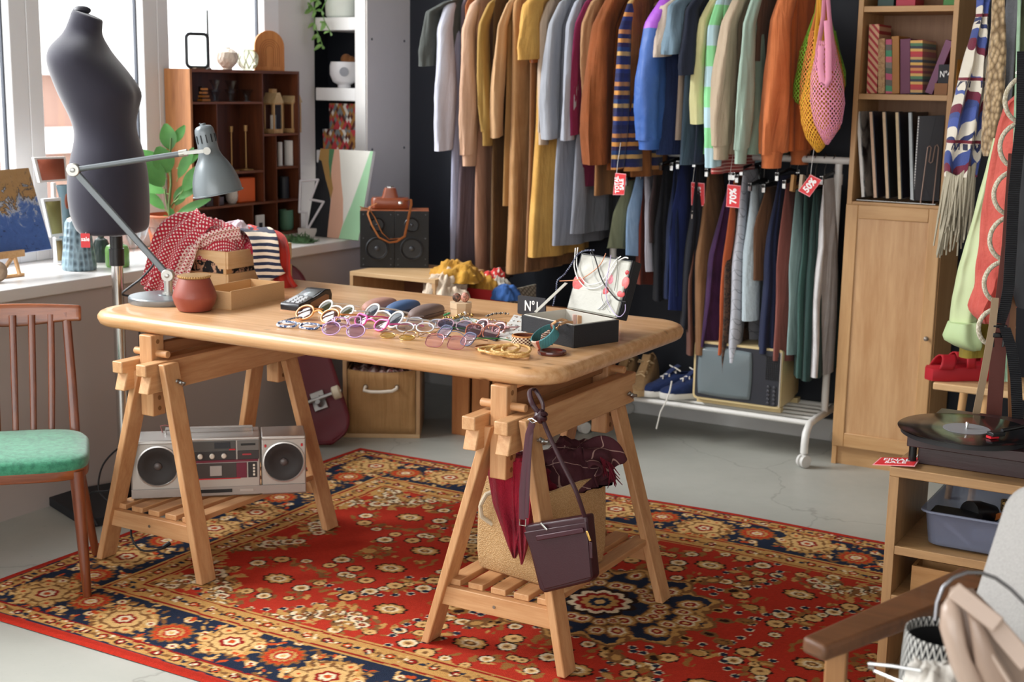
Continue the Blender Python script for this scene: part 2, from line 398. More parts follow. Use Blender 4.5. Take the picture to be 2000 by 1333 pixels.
# ---------- rug ----------
def rug():
    X0, X1, Y0, Y1 = -3.08, -.06, 2.27, 4.17; st = .0045
    hx, hy = (X1-X0)/2, (Y1-Y0)/2
    nx = int(hx/st); ny = int(hy/st)
    pal = {k: np.array(C(v)[:3]) for k, v in dict(red='#a93020', edge='#a2281a', navy='#20283a', gold='#b98c50', tan='#cfa66c', cream='#dccaa8', brown='#7c5430', olive='#8f6232', dark='#2a1a14', dred='#8a1d18', orange='#b8481f').items()}
    I = np.zeros((ny, nx, 3)); I[:] = pal['red']      # quarter: [0,0] is the rug's corner
    yy, xx = np.mgrid[0:ny, 0:nx]; X = (xx+.5)*st; Y = (yy+.5)*st
    rs = np.random.RandomState(5)
    gx, gy = rs.rand(64, 64), rs.rand(64, 64)
    def sm(f, g):
        a = X*f; b = Y*f; i = a.astype(int) % 63; j = b.astype(int) % 63; u = a-a.astype(int); v = b-b.astype(int)
        u = u*u*(3-2*u); v = v*v*(3-2*v)
        return (g[j, i]*(1-u)+g[j, i+1]*u)*(1-v)+(g[j+1, i]*(1-u)+g[j+1, i+1]*u)*v
    wob = (sm(22, gx)-.5)*.02+(sm(60, gy)-.5)*.012
    def paint(mask, c): I[mask] = pal[c]
    def flower(cx, cy, R, cols, n=8, ph=0, el=1.0, ro=0):
        x0, x1 = int((cx-R*1.3)/st), int((cx+R*1.3)/st)+1; y0, y1 = int((cy-R*1.3)/st), int((cy+R*1.3)/st)+1
        x0, y0 = max(0, x0), max(0, y0); x1, y1 = min(nx, x1), min(ny, y1)
        if x1 <= x0 or y1 <= y0: return
        dx = X[y0:y1, x0:x1]-cx; dy = (Y[y0:y1, x0:x1]-cy)
        if ro: dx, dy = dx*math.cos(ro)+dy*math.sin(ro), -dx*math.sin(ro)+dy*math.cos(ro)
        dy = dy*el; r = np.hypot(dx, dy); a = np.arctan2(dy, dx)
        pet = .80+.20*np.abs(np.cos(a*n/2+ph)); S = I[y0:y1, x0:x1]
        k = len(cols)
        for i, c in enumerate(cols):
            rr = R*(1-i/k)*(pet if i % 2 == 0 or R > .05 else 1)
            S[r < rr] = pal[c]
    def leafy(cx, cy, R, n, c1='gold', c2='brown', seed=0):
        q = random.Random(seed)
        for i in range(n):
            a = q.random()*2*PI; d = R*(.5+.6*q.random())
            flower(cx+d*math.cos(a), cy+d*math.sin(a), .008+.015*q.random(), [q.choice([c1, c1, c2, 'gold'])], 3, q.random()*3, 1.8+q.random(), q.random()*3)
    def stem(p, c, wd=.004):
        for (ax, ay), (bx, by) in zip(p, p[1:]):
            m_ = int(math.hypot(bx-ax, by-ay)/(wd*.7))+1
            for i in range(m_):
                flower(lerp(ax, bx, i/m_), lerp(ay, by, i/m_), wd, [c], 1)
    D = np.minimum(X, Y)
    # field
    q = random.Random(3)
    def placef():
        # outlined blossoms scattered over the field in loose arcs
        for (cx, cy, R) in ((.66, .62, .17), (1.06, .60, .18), (.88, .86, .16), (1.36, .52, .15)):
            leafy(cx, cy, R*1.05, 70, 'olive', 'brown', int(cx*100))
            for k in range(13):
                a = 2*PI*k/13+cx*7; d = R*(.6+.5*q.random())
                flower(cx+d*math.cos(a), cy+d*math.sin(a), .018+.014*q.random(), ['dark', 'cream' if k % 2 else 'tan', 'tan', 'brown'], 7, a)
            flower(cx, cy, .052, ['dark', 'gold', 'tan', 'cream', 'brown', 'tan'], 9, cx, 1.3)
            for k in range(16):
                a = 2*PI*k/32+cx*5; d = R*1.35
                flower(cx+d*math.cos(a), cy+d*math.sin(a), .013, ['cream', 'navy', 'navy', 'navy'], 5, a)
    placef()
    # corner cloud of cream blossoms against the border
    for k in range(44):
        t = k/43; cx = .40+.66*t; cy = .41+.09*math.sin(t*9)+q.uniform(-.03, .03)
        leafy(cx, cy, .05, 10, 'brown', 'gold', k)
        flower(cx, cy, .022+.012*q.random(), ['dark', 'cream', 'cream', 'dred', 'gold'], 6, k, 1.2)
    for k in range(26):
        t = k/25; cy = .40+.5*t; cx = .42+.07*math.sin(t*8)+q.uniform(-.03, .03)
        flower(cx, cy, .024+.012*q.random(), ['dark', 'cream', 'cream', 'dred', 'gold'], 6, k, .9)
        leafy(cx, cy, .05, 9, 'brown', 'gold', k+60)
    # centre medallion
    mx = X-hx; my = Y-hy; r = np.hypot((mx+wob*1.5)/.32, (my+wob)/.27); an = np.arctan2(my, mx)
    R1 = 1+.09*np.cos(an*12)
    for k in range(70):
        a = q.random()*2*PI; d = 1.02+.32*q.random()
        flower(hx+.32*d*math.cos(a), hy+.27*d*math.sin(a), .012+.03*q.random(), [q.choice(['brown', 'olive', 'gold']), q.choice(['olive', 'gold', 'dark'])], 5, a, 1.5, a)
    paint(r < R1, 'brown'); paint(r < R1*.95, 'gold'); paint(r < R1*.90, 'navy')
    for k in range(20):
        a = 2*PI*k/20
        for d, R_ in ((.80, .045), (.50, .04)):
            flower(hx+.32*d*math.cos(a)+q.uniform(-.02, .02), hy+.27*d*math.sin(a)+q.uniform(-.02, .02), R_*q.uniform(.7, 1.15), ['brown', 'gold', 'cream', 'dred', 'tan'], 7, a, 1.2, a)
    flower(hx, hy, .11, ['dark', 'cream', 'dred', 'gold', 'navy', 'tan'], 10)
    # borders
    def band(a, b, c): paint((D+wob*.25 >= a) & (D+wob*.25 < b), c)
    band(.30, .385, 'gold'); band(.30, .308, 'dred'); band(.376, .384, 'dred'); band(.384, .390, 'gold')
    band(.085, .30, 'navy'); band(.035, .085, 'gold'); band(.083, .090, 'dred'); band(.292, .300, 'gold'); band(.032, .038, 'navy')
    def along(d0, step, fn, start=0):
        for side in (0, 1):
            L_ = (hx if side == 0 else hy); s_ = d0+start; k = 0
            while s_ < L_+step:
                fn((s_, d0) if side == 0 else (d0, s_), k, side); s_ += step; k += 1
    def small(p, k, sd):
        flower(p[0], p[1], .017, ['dark', 'dred' if k % 2 else 'orange', 'cream'], 5, k)
        o = .03; pp = (p[0]+o, p[1]) if sd == 0 else (p[0], p[1]+o)
        flower(pp[0], pp[1], .012, ['brown' if k % 3 else 'navy'], 3, k, 1.6)
        for j in range(7): flower(p[0]+q.uniform(-.03, .03), p[1]+q.uniform(-.02, .02), .004+.006*q.random(), [q.choice(['navy', 'brown', 'tan', 'dred', 'cream'])], 3, j, 1.8, j)
    along(.0605, .062, small); along(.343, .064, small)
    def wave(p, k, sd):
        big = k % 2 == 0
        o = .02*(1 if k % 4 < 2 else -1); cx, cy = (p[0], p[1]+o) if sd == 0 else (p[0]+o, p[1])
        if big:
            flower(cx, cy, .088, ['gold', 'tan', 'brown', 'tan', 'tan', 'dred', 'cream', 'orange'], 6, k*.5, 1.0)
            for j in range(6):
                a = j*PI/3+.3; flower(cx+.072*math.cos(a), cy+.072*math.sin(a), .026, ['brown', 'tan', 'tan', 'orange'], 5, a)
        else:
            flower(cx, cy, .062, ['brown', 'orange', 'red', 'gold', 'red', 'cream', 'tan'], 14, k, 1.0)
            for j in range(5):
                a = j*1.25+.5; flower(cx+.085*math.cos(a), cy+.085*math.sin(a), .017, ['tan', 'cream', 'dred'], 5, a)
        for j in range(34):
            a = q.random()*6.28; d = .075+.05*q.random()
            flower(cx+d*math.cos(a), cy+d*math.sin(a), .007+.011*q.random(), [q.choice(['gold', 'tan', 'brown', 'orange'])], 3, a, 2.2, q.random()*3)
        for j in range(10):
            a = j*.63; flower(cx+.098*math.cos(a), cy+.098*math.sin(a), .0055, ['gold'], 1)
    # keep the wide band's flowers inside it
    keep = (D < .09) | (D > .292); K = I[keep].copy(); along(.19, .165, wave, .0); I[keep] = K
    paint(D < .028, 'edge'); paint((D >= .028) & (D < .033), 'red')
    I *= (1+(rs.rand(ny, nx, 1)-.5)*.22); I *= (.93+.14*sm(9, gy))[..., None]
    full = np.concatenate([I, I[:, ::-1]], 1); full = np.concatenate([full, full[::-1]], 0)
    H, W = full.shape[:2]
    px = np.linspace(X0, X1, W); py = np.linspace(Y0, Y1, H); gxx, gyy = np.meshgrid(px, py)
    zz = .009+.0012*np.sin(gxx*7+gyy*3)+.0008*np.sin(gyy*13)
    edge = np.minimum(np.minimum(gxx-X0, X1-gxx), np.minimum(gyy-Y0, Y1-gyy)); zz *= np.clip(edge/.008, .1, 1)**.5
    # the back edge is not quite straight
    gyy = gyy+.012*np.sin((gxx-X0)*5)*((gyy-Y0)/(Y1-Y0))*.6
    v = np.stack([gxx, gyy, zz], -1).reshape(-1, 3)
    idx = np.arange(H*W).reshape(H, W); fc = np.stack([idx[:-1, :-1], idx[:-1, 1:], idx[1:, 1:], idx[1:, :-1]], -1).reshape(-1, 4)
    me = bpy.data.meshes.new('rug'); me.vertices.add(len(v)); me.vertices.foreach_set('co', (v-np.array([(X0+X1)/2, (Y0+Y1)/2, 0])).ravel())
    me.loops.add(fc.size); me.loops.foreach_set('vertex_index', fc.ravel()); me.polygons.add(len(fc)); me.polygons.foreach_set('loop_start', np.arange(0, fc.size, 4)); me.update()
    ca = me.color_attributes.new('pile_colour', 'FLOAT_COLOR', 'POINT')
    ca.data.foreach_set('color', np.concatenate([full.reshape(-1, 3), np.ones((H*W, 1))], 1).astype(np.float32).ravel())
    n = NT('woven_rug_pile'); at = n.n('ShaderNodeVertexColor', layer_name='pile_colour').outputs[0]
    h = n.nz(420, 2); n.pbr(at, .95, 0, n.bump(h, .5, .004), Specular_IOR_Level=.1); me.materials.append(n.m)
    me.validate(); o = bpy.data.objects.new('rug', me); COL.objects.link(o); o.location = ((X0+X1)/2, (Y0+Y1)/2, 0)
    tag(o, 'large red oriental rug with a flowered navy and gold border under the trestle table', 'rug')
rug()
# ---------- trestle table ----------
ZT = .74
TX0, TX1, TY0, TY1 = -3.012, -1.488, 2.755, 3.612
def tabletop():
    t = T('tabletop', 'long pine tabletop with rounded corners, lying on two trestles', 'tabletop', ((TX0+TX1)/2, (TY0+TY1)/2, ZT-.042))
    o = rrect(TX1-TX0, TY1-TY0, .10, 8)
    prof = [(.010, 0), (.002, .006), (-.002, .018), (-.002, .028), (.003, .037), (.012, .042)]
    R = []
    for ins, z in [(.03, 0)]+prof+[(.03, .042)]:
        w_, h_ = TX1-TX0, TY1-TY0
        R.append([(x*(1-2*ins/w_), y*(1-2*ins/h_), z) for x, y in o])
    M().rings(R).build('top_board', wood('#bf8c5a', '#deb286', 'x', 7, .36, 16, 5, .15), t, smooth=60)
tabletop()
LEGM = wood('#b98558', '#d3a577', 'z', 9, .5, 14); BEAM = wood('#bd895b', '#d8ab7d', 'y', 9, .5, 14); SLM = wood('#b98558', '#d0a274', 'y', 9, .5, 14); RAILX = wood('#b98558', '#d0a274', 'x', 9, .5, 14)
def trestle(cx, label):
    t = T('trestle', label, 'trestle', (cx, 3.035, 0.011), 0, 'pine trestles carrying the tabletop')
    y0, y1 = -.281, .285
    z0 = 0
    ztop = .595
    for sy, yc in ((-1, y0), (1, y1)):
        for sx in (-1, 1):
            inner = sx*sy > 0      # each end has one leg inside and one outside the beams
            xf, xt = sx*.195, sx*(.020 if inner else .076)
            m = M(); w, d = .022, .060
            yy = yc
            P = []
            for x, z in ((xf, 0), (xt, .585 if inner else .612)):
                for a, b in ((-1, -1), (1, -1), (1, 1), (-1, 1)): P.append((x+a*w/2, yy+b*d/2, z))
            m.hexa(P).build('leg', LEGM, t, bev=.003)
        # wing nut and bolt through the leg head
        xx = .098 if sy < 0 else .062; yc = yc+.01
        m = M(); m.tube([(xx-.02, yc, .56), (xx+.028, yc, .56)], .004, 8); m.lathe([(.013, 0), (.013, .004)], n=14, T=TR(xx-.008, yc, .56) @ Matrix.Rotation(PI/2, 4, 'Y'))
        m.ball((xx+.012, yc-.010, .566), (.004, .009, .006), 8, 6); m.ball((xx+.012, yc+.010, .554), (.004, .009, .006), 8, 6); m.ball((xx+.012, yc, .56), .007, 8, 6)
        m.build('wing_nut', STEEL, t)
    # stepped beams
    for sx in (-1, 1):
        x0, x1 = sx*.026, sx*.063
        if sx < 0: x0, x1 = x1, x0
        P = [(-.355, .618-.011), (.345, .618-.011), (.345, .585-.011), (.325, .583-.011), (.34, .535-.011), (-.35, .535-.011), (-.335, .583-.011), (-.355, .585-.011)]
        P = [(y, z+.008) for y, z in P]
        # prism extruded along x
        Tm = Matrix(((0, 0, 1, x0), (1, 0, 0, 0), (0, 1, 0, 0), (0, 0, 0, 1)))
        M().prism(P[::-1] if False else P, x1-x0, Tm).build('beam', BEAM, t, bev=.003)
    # adjustable posts with holes and pegs
    for yc in (y0+.015, y1-.012):
        m = M().box((0, yc, .569), (.046, .05, .230)); o = m.build('post', LEGM, t, bev=.003)
        h = M()
        for z in (.475, .505, .665, .635):
            for sg in (-1, 1): h.lathe([(.0065, 0), (.0065, .0012)], n=12, T=TR(sg*.0235-.0006, yc, z) @ Matrix.Rotation(PI/2, 4, 'Y'))
        h.build('peg_hole', plain('#8a6038', .6), o)
        M().tube([(-.062, yc, .632), (.062, yc, .632)], .0105, 12).build('peg', RAILX, t, bev=.002)
    M().box((0, 0, .640), (.028, .47, .034)).build('top_rail', wood('#8f5f3c', '#a87750', 'y', 9, .5, 14), t, bev=.003)
    # slatted shelf
    for yc in (y0, y1):
        m = M()
        xs = lambda z: .185-.0012-(.12)*(z/ztop)
        P = []
        for z in (.108, .157):
            e = xs(z)
            for x, dy in ((-e, -.012), (e, -.012), (e, .012), (-e, .012)): P.append((x, yc+dy-.004, z))
        o = m.hexa(P).build('shelf_rail', RAILX, t, bev=.002)
        s = M()
        for x in (-.0, ):
            s.lathe([(.004, 0), (.004, .001)], n=10, T=TR(x, yc-.017, .132) @ Matrix.Rotation(PI/2, 4, 'X'))
        s.build('screw', STEEL, o)
    for k in range(5):
        x = -.13+k*.065
        M().box((x, 0, .1655), (.042, .56, .016)).build('slat', SLM, t, bev=.002)
trestle(-2.762, 'pine trestle with the silver boombox on its slatted shelf')
trestle(-1.619, 'pine trestle holding the burlap basket, a maroon bag hanging from its beam')

# ---------- boombox ----------
def boombox():
    L = Vector((-2.885, 2.79, 0)); Rr = Vector((-2.505, 3.125, 0)); d = (Rr-L); ln = d.length; a = math.atan2(d.y, d.x)
    t = T('boombox', 'silver vintage boombox radio with two round speakers under the table', 'boombox', (L.x, L.y, .185), a)
    H, D = .178, .115
    SIL = plain('#b5afa9', .38, .55, var=.03); SIL2 = plain('#c6c3c0', .3, .7, var=.02); DK = plain('#1d1a1c', .5)
    w1, w2 = .152, .372
    M().box((w1/2, D/2, H/2-.002), (w1-.003, D-.004, H-.012)).box(((w1+w2)/2, D/2, H/2), (w2-w1, D, H-.004)).box(((w2+ln)/2+.002, D/2, H/2-.002), (ln-w2-.004, D-.004, H-.004)).build('body', SIL, t, bev=.004)
    M().box((w1/2, D/2, H-.007), (w1, D+.002, .012)).box(((w1+w2)/2, D/2, H-.002), (w2-w1, D+.004, .010)).box(((w2+ln)/2+.002, D/2, H-.004), (ln-w2-.006, D+.004, .012)).build('top_cover', SIL2, t, bev=.003)
    M().box((ln/2, -.0005, .018), (ln-.004, .003, .026)).build('lower_strip', plain('#a49b95', .4, .4), t, bev=.001)
    for cx in (w1*.52, (w2+ln)/2+.002):
        R = .062; q = Matrix.Rotation(PI/2, 4, 'X')
        o = M().lathe([(R-.003, 0), (R, .001), (R, .005), (R-.004, .006), (R-.006, .003)], n=40, T=TR(cx, .001, .100) @ q, cap=False).build('speaker_ring', SIL2, t)
        M().lathe([(R-.005, .001), (R-.006, .004), (.04, .0035), (.038, .0025), (.012, .001)], n=40, T=TR(cx, .001, .100) @ q).build('speaker_cone', plain('#231d1c', .6, vs=200, var=.2), o)
        M().ball((cx, -.002, .100), (.012, .006, .012), 16, 8).build('dust_cap', plain('#5a5352', .4, .3), o)
    xc = (w1+w2)/2; wd = w2-w1-.012
    def pn(name, x, z, w, h, col, y=-.003, dd=.004, **k):
        return M().box((x, y+.002, z), (w, dd, h)).build(name, plain(col, .4, **k), t, bev=.0006)
    pn('tuner_panel', xc-.028, .155, wd*.66, .030, '#4c4a48'); pn('tuner_display', xc+.002, .157, .045, .018, '#20242c', -.005)
    pn('slot_panel', xc+.076, .155, wd*.30, .030, '#6d6964'); pn('cassette_slot', xc+.076, .158, .042, .006, '#151515', -.005)
    pn('red_light', xc+.030, .144, .018, .004, '#c8242c', -.005)
    pn('knob_panel', xc-.028, .126, wd*.66, .026, '#2a2728'); pn('equaliser_panel', xc+.076, .126, wd*.30, .026, '#332c2c'); pn('red_mark', xc+.072, .128, .026, .005, '#a8323a', -.005)
    pn('maroon_strip', xc, .109, wd, .007, '#6e1830')
    pn('cassette_door', xc-.022, .080, wd*.72, .046, '#3c3432'); pn('cassette_window', xc-.018, .081, .034, .030, '#a9a19c', -.006); pn('red_edge', xc-.022, .0565, wd*.72, .003, '#c8202c', -.005)
    pn('maroon_panel', xc+.056, .080, .030, .046, '#6c1430', -.004); pn('button_panel', xc+.088, .080, .026, .046, '#241f20')
    pn('counter_strip', xc-.03, .019, .115, .010, '#17181a', -.004); pn('jack_plate', xc+.070, .019, .04, .009, '#b5aaa2', -.004)
    for k in range(4): pn('button', xc+.092, .066+k*.0095, .006, .006, '#e8dccb', -.006)
    for k in range(3):
        M().lathe([(.0075, 0), (.0075, .006), (.005, .008)], n=16, T=TR(xc-.062+.034*k, -.003, .126) @ Matrix.Rotation(PI/2, 4, 'X')).build('knob', plain('#d8cdbf', .35), t)
    for x in (w1-.010, w2+.016, ln-.012): pn('red_badge', x, .150, .006, .008, '#c0222a', -.001)
    M().tube([(.1, D*.62, H-.002), (.1, D*.62, H+.016), (w2-.02, D*.62, H+.016), (w2-.02, D*.62, H-.002)], .004, 8).build('carry_handle', SIL2, t)
    M().tube([(.09, D*.8, H), (.085, D*.8, H+.02), (.1, D*.8, H+.022), (.13, D*.8, H+.008)], .0018, 6).build('antenna', plain('#a86a6a', .3, .5), t)
    # mains lead falling to the rug behind the front rail
    M().tube(cr([(.06, D, .03), (.02, D+.01, -.03), (-.01, .08, -.12), (.02, .03, -.162), (.075, .02, -.160), (.095, .03, -.152)]), .0032, 8).tube([(.085, .025, -.156), (.105, .034, -.146)], .007, 8).build('mains_cable', CORD, t)
boombox()

# ---------- burlap basket under the right trestle, its shawls, the bag ----------
def basket():
    t = T('burlap_basket', 'tall woven burlap basket full of dark red shawls under the table', 'basket', (-1.615, 2.966, .185), -.15)
    n = NT('burlap'); v = n.n('ShaderNodeTexVoronoi', {'Vector': n.co((1, 1, 1)), 'Scale': 330.}).outputs[0]
    c = n.mix(n.ramp(v, [(.1, 0.), (.6, 1.)]), '#d9b88c', '#bb9564'); n.pbr(c, .95, 0, n.bump(v, .6, .004)); BUR = n.m
    w, d, h = .225, .255, .245
    R = []
    for z, e in ((0, -.006), (.006, 0), (.05, .004), (.15, .003), (h, 0), (h, -.008), (.02, -.010)):
        o = rrect(w+2*e, d+2*e, .02, 4)
        R.append([(x, y, z+(.006*math.sin(x*40) if z == h else 0)) for x, y in o])
    M().rings(R).build('body', BUR, t, smooth=50)
    for sx in (-1,):
        M().tube([(-.06, -d/2, h-.035), (-.068, -d/2-.016, h-.04), (-.082, -d/2-.022, h-.07), (-.080, -d/2-.018, h-.10), (-.06, -d/2, h-.12)], .006, 8).build('rope_handle', plain('#d6c8ae', .9), t)
    return t
basket()
def heap(fn, nu, nv): return M().grid(nu, nv, fn)
def bunch(name, label, cat, c, rx, ry, h, mat, seed=0, amp=.25, fs=14, group=None, n=34, par=None, flat=.0, rz=0):
    """a crumpled heap of cloth: a closed dome with deep folds"""
    m = M(); R = []; q = Vector(c); nv = n//2; uv = []
    for j in range(nv+1):
        ph = PI/2*j/nv*1.16-.16*PI/2; r = max(0.001, math.cos(ph)); z = math.sin(ph)
        row = []
        for i in range(n*2):
            a = 2*PI*i/(n*2)
            x, y = math.cos(a)*r, math.sin(a)*r
            f = noise.noise(Vector((x*2.2+seed, y*2.2, z*2.2)))*.9+abs(noise.noise(Vector((x*4.5+seed*3, y*4.5, z*4))))*.8+.25*math.sin((x*math.cos(seed)+y*math.sin(seed))*fs+3*noise.noise(Vector((x*2, y*2, seed))))
            k = 1+amp*f
            uv.append((math.cos(a)*(PI/2-ph)*rx, math.sin(a)*(PI/2-ph)*ry))
            ca, sa = math.cos(rz), math.sin(rz); X_, Y_ = x*k*rx, y*k*ry
            row.append((q.x+X_*ca-Y_*sa, q.y+X_*sa+Y_*ca, q.z+max(flat, z*k)*h))
        R.append(row)
    m.rings(R); m.uv = uv
    if par is not None: return m.build(name, mat, par, world=True, smooth=80)
    o = m.build(name, mat, smooth=80); return tag(o, label, cat, group)
def drape(pts, width, amp=.01, folds=3, nu=26, side=None, taper=None, ph=0):
    """a strip of cloth following a path, pleated across its width; returns an M sheet"""
    pts = [Vector(p) for p in pts]
    L = [0]
    for a, b in zip(pts, pts[1:]): L.append(L[-1]+(b-a).length)
    def at(t):
        s_ = t*L[-1]
        for i in range(len(pts)-1):
            if s_ <= L[i+1]+1e-9:
                k = (s_-L[i])/(L[i+1]-L[i]+1e-9)
                p0 = pts[max(0, i-1)]; p1 = pts[i]; p2 = pts[i+1]; p3 = pts[min(len(pts)-1, i+2)]
                return .5*((2*p1)+(p2-p0)*k+(2*p0-5*p1+4*p2-p3)*k*k+(3*p1-p0-3*p2+p3)*k**3)
        return pts[-1]
    sd = Vector(side).normalized() if side is not None else None
    def fn(u, v):
        p = at(v); tg = (at(min(1, v+.02))-at(max(0, v-.02))).normalized()
        s0 = sd if sd is not None else tg.cross(Vector((0, 0, 1))).normalized()
        s0 = (s0-tg*s0.dot(tg)).normalized(); nm = tg.cross(s0)
        w_ = width*(taper(v) if taper else 1)
        return p+s0*(u-.5)*w_+nm*(amp*math.sin(u*2*PI*folds+ph+2.5*v)+amp*.6*noise.noise(Vector((u*3, v*4, ph))))
    m = M().grid(nu, 40, fn); m.uv = [(i/nu*width, j/40*L[-1]) for j in range(41) for i in range(nu+1)]
    return m
MAR = cloth('#6c1326', col2='#4d0c1a', weave=260, bump=.5)
bunch('shawl', 'dark maroon checked wool shawl heaped at the back of the burlap basket', 'shawl', (-1.575, 3.05, .40), .095, .12, .095, checks('#4a1420', '#36101a', '#a08078', .055, .035), 4, .25, 9)
o = bunch('knitted_scarf', 'crimson knitted scarf hanging over the front of the burlap basket', 'scarf', (-1.655, 2.93, .40), .085, .075, .07, MAR, 9, .3, 10)
sc_ = o
def fringe(pts, mat, par, n, L, r=.0014, dirn=(0, 0, -1), spread=.3, seed=1, name='fringe'):
    q = random.Random(seed); m = M()
    pts = [Vector(p) for p in pts]
    for i in range(n):
        t = i/(n-1)*(len(pts)-1); k = min(int(t), len(pts)-2); p = pts[k].lerp(pts[k+1], t-k)
        d = Vector(dirn)+Vector([q.uniform(-1, 1)*spread for _ in range(3)]); d.normalize(); l = L*q.uniform(.75, 1.15)
        b = Vector([q.uniform(-1, 1)*spread*.5 for _ in range(3)])
        m.tube([p, p+d*l*.5+b*l*.2, p+d*l+b*l*.1], [r, r*1.1, r*.6], 5)
    return m.build(name, mat, par, world=True, kind=None)
sh = [o for o in COL.objects if o.name == 'shawl'][0]
drape([A(1140, 890, p=(-1.50, 3.02, .45)), A(1175, 893, p=(-1.47, 3.05, .44)), A(1192, 925, p=(-1.455, 3.07, .42))], .12, .006, 2, side=(.3, .9, .1)).build('shawl_end', checks('#4a1420', '#36101a', '#a08078', .055, .035), sh, world=True, solid=.004)
fringe([A(1172, 893, p=(-1.46, 3.03, .45)), A(1192, 905, p=(-1.45, 3.05, .44)), A(1197, 925, p=(-1.44, 3.08, .42))], MAR, sh, 26, .045, .0016, (.5, -.2, -.8), .5)

def handbag():
    c = A(1093, 1078, y=2.70)
    LE = plain('#33101a', .42, bump=.15, bs=300, var=.08); LE2 = plain('#4a2630', .45, bump=.1)
    t = T('crossbody_bag', 'flat maroon leather crossbody bag hanging by its strap from the trestle beam', 'bag', A(1093, 1160, y=2.70), 0)
    # outline in a vertical plane just in front of the leg
    P = [A(u, v, y=2.700) for u, v in ((1022, 1028), (1145, 1008), (1157, 1130), (1150, 1138), (1062, 1160), (1052, 1152))]
    B = [p+Vector((.004, .034, 0)) for p in P]
    n = len(P); M().add(P+B, [tuple(range(n))[::-1], tuple(range(n, 2*n))]+[(i, (i+1) % n, n+(i+1) % n, n+i) for i in range(n)]).build('body', LE, t, world=True, bev=.006, seg=3)
    F = [p+Vector((0, -.003, 0)) for p in [A(u, v, y=2.700) for u, v in ((1024, 1040), (1146, 1020), (1156, 1128), (1064, 1152))]]
    G = [p+Vector((0, .004, 0)) for p in F]
    M().add(F+G, [(3, 2, 1, 0), (4, 5, 6, 7), (0, 1, 5, 4), (1, 2, 6, 5), (2, 3, 7, 6), (3, 0, 4, 7)]).build('front_panel', LE, t, world=True, bev=.003)
    z1 = A(1048, 1052, y=2.694); z2 = A(1140, 1036, y=2.694)
    M().bar(z1, z2, .006, .012, side=(0, 1, 0)).build('zip_flap', plain('#3c1420', .4), t, world=True, bev=.002)
    m = M(); q = A(1146, 1038, y=2.690); m.bar(q, q+Vector((.010, 0, -.022)), .003, .006, side=(0, 1, 0)); m.build('zip_pull', GOLD, t, world=True, bev=.001)
    q2 = q+Vector((.011, 0, -.024)); M().bar(q2, q2+Vector((.003, 0, -.038)), .004, .008, side=(0, 1, 0)).build('leather_tab', LE, t, world=True, bev=.001)
    q = A(1056, 1022, y=2.694); M().bar(q, q+Vector((.018, 0, -.014)), .003, .005, side=(0, 1, 0)).build('top_zip_pull', CHROME, t, world=True, bev=.001)
    ring = A(1021, 1022, y=2.70)
    M().tube([ring+Vector((-.008, 0, -.006)), ring+Vector((-.008, 0, .010)), ring+Vector((.008, 0, .010)), ring+Vector((.008, 0, -.006))], .0018, 8, closed=True).build('strap_ring', CHROME, t, world=True)
    # strap: knotted loop over the beam
    yb = 2.685
    def P_(u, v, y=yb): return A(u, v, y=y)
    st = M()
    st.tube([P_(1020, 1015), P_(1020, 960), P_(1026, 900), P_(1032, 850), P_(1040, 826, 2.68)], .0085, 8, flat=.25, side=(1, 0, 0))
    st.tube([P_(1028, 1012), P_(1031, 940), P_(1034, 880), P_(1038, 840)], .006, 8, flat=.3, side=(1, 0, 0))
    st.build('strap', LE2, t, world=True)
    st = M()
    st.tube(cr([P_(1142, 1010, 2.70), P_(1125, 960), P_(1098, 905), P_(1072, 850), P_(1060, 820, 2.68), P_(1052, 800, 2.675)]), .0052, 8, flat=.6)
    st.tube(cr([P_(1056, 812, 2.672), P_(1040, 790, 2.665), P_(1034, 768, 2.69), P_(1040, 760, 2.72), P_(1048, 766, 2.73), P_(1060, 790, 2.70), P_(1060, 812, 2.672)]), .0062, 8, flat=.5)
    # knot
    kc = P_(1056, 814, 2.672)
    for a in (0, 1.1, 2.2):
        ax = Vector((math.cos(a), .3, math.sin(a))).normalized(); u = ax.orthogonal().normalized(); w_ = ax.cross(u)
        st.tube([kc+(u*math.cos(k*PI/5)+w_*math.sin(k*PI/5))*.013 for k in range(10)], .0058, 8, closed=True, flat=.7)
    st.build('knotted_strap', LE, t, world=True)
    k = P_(1040, 822, 2.668); M().tube([k+Vector((-.010, 0, .002)), k+Vector((0, -.002, .006)), k+Vector((.011, 0, 0)), k+Vector((0, .002, -.006))], .002, 6, closed=True).build('clasp', CHROME, t, world=True)
handbag()
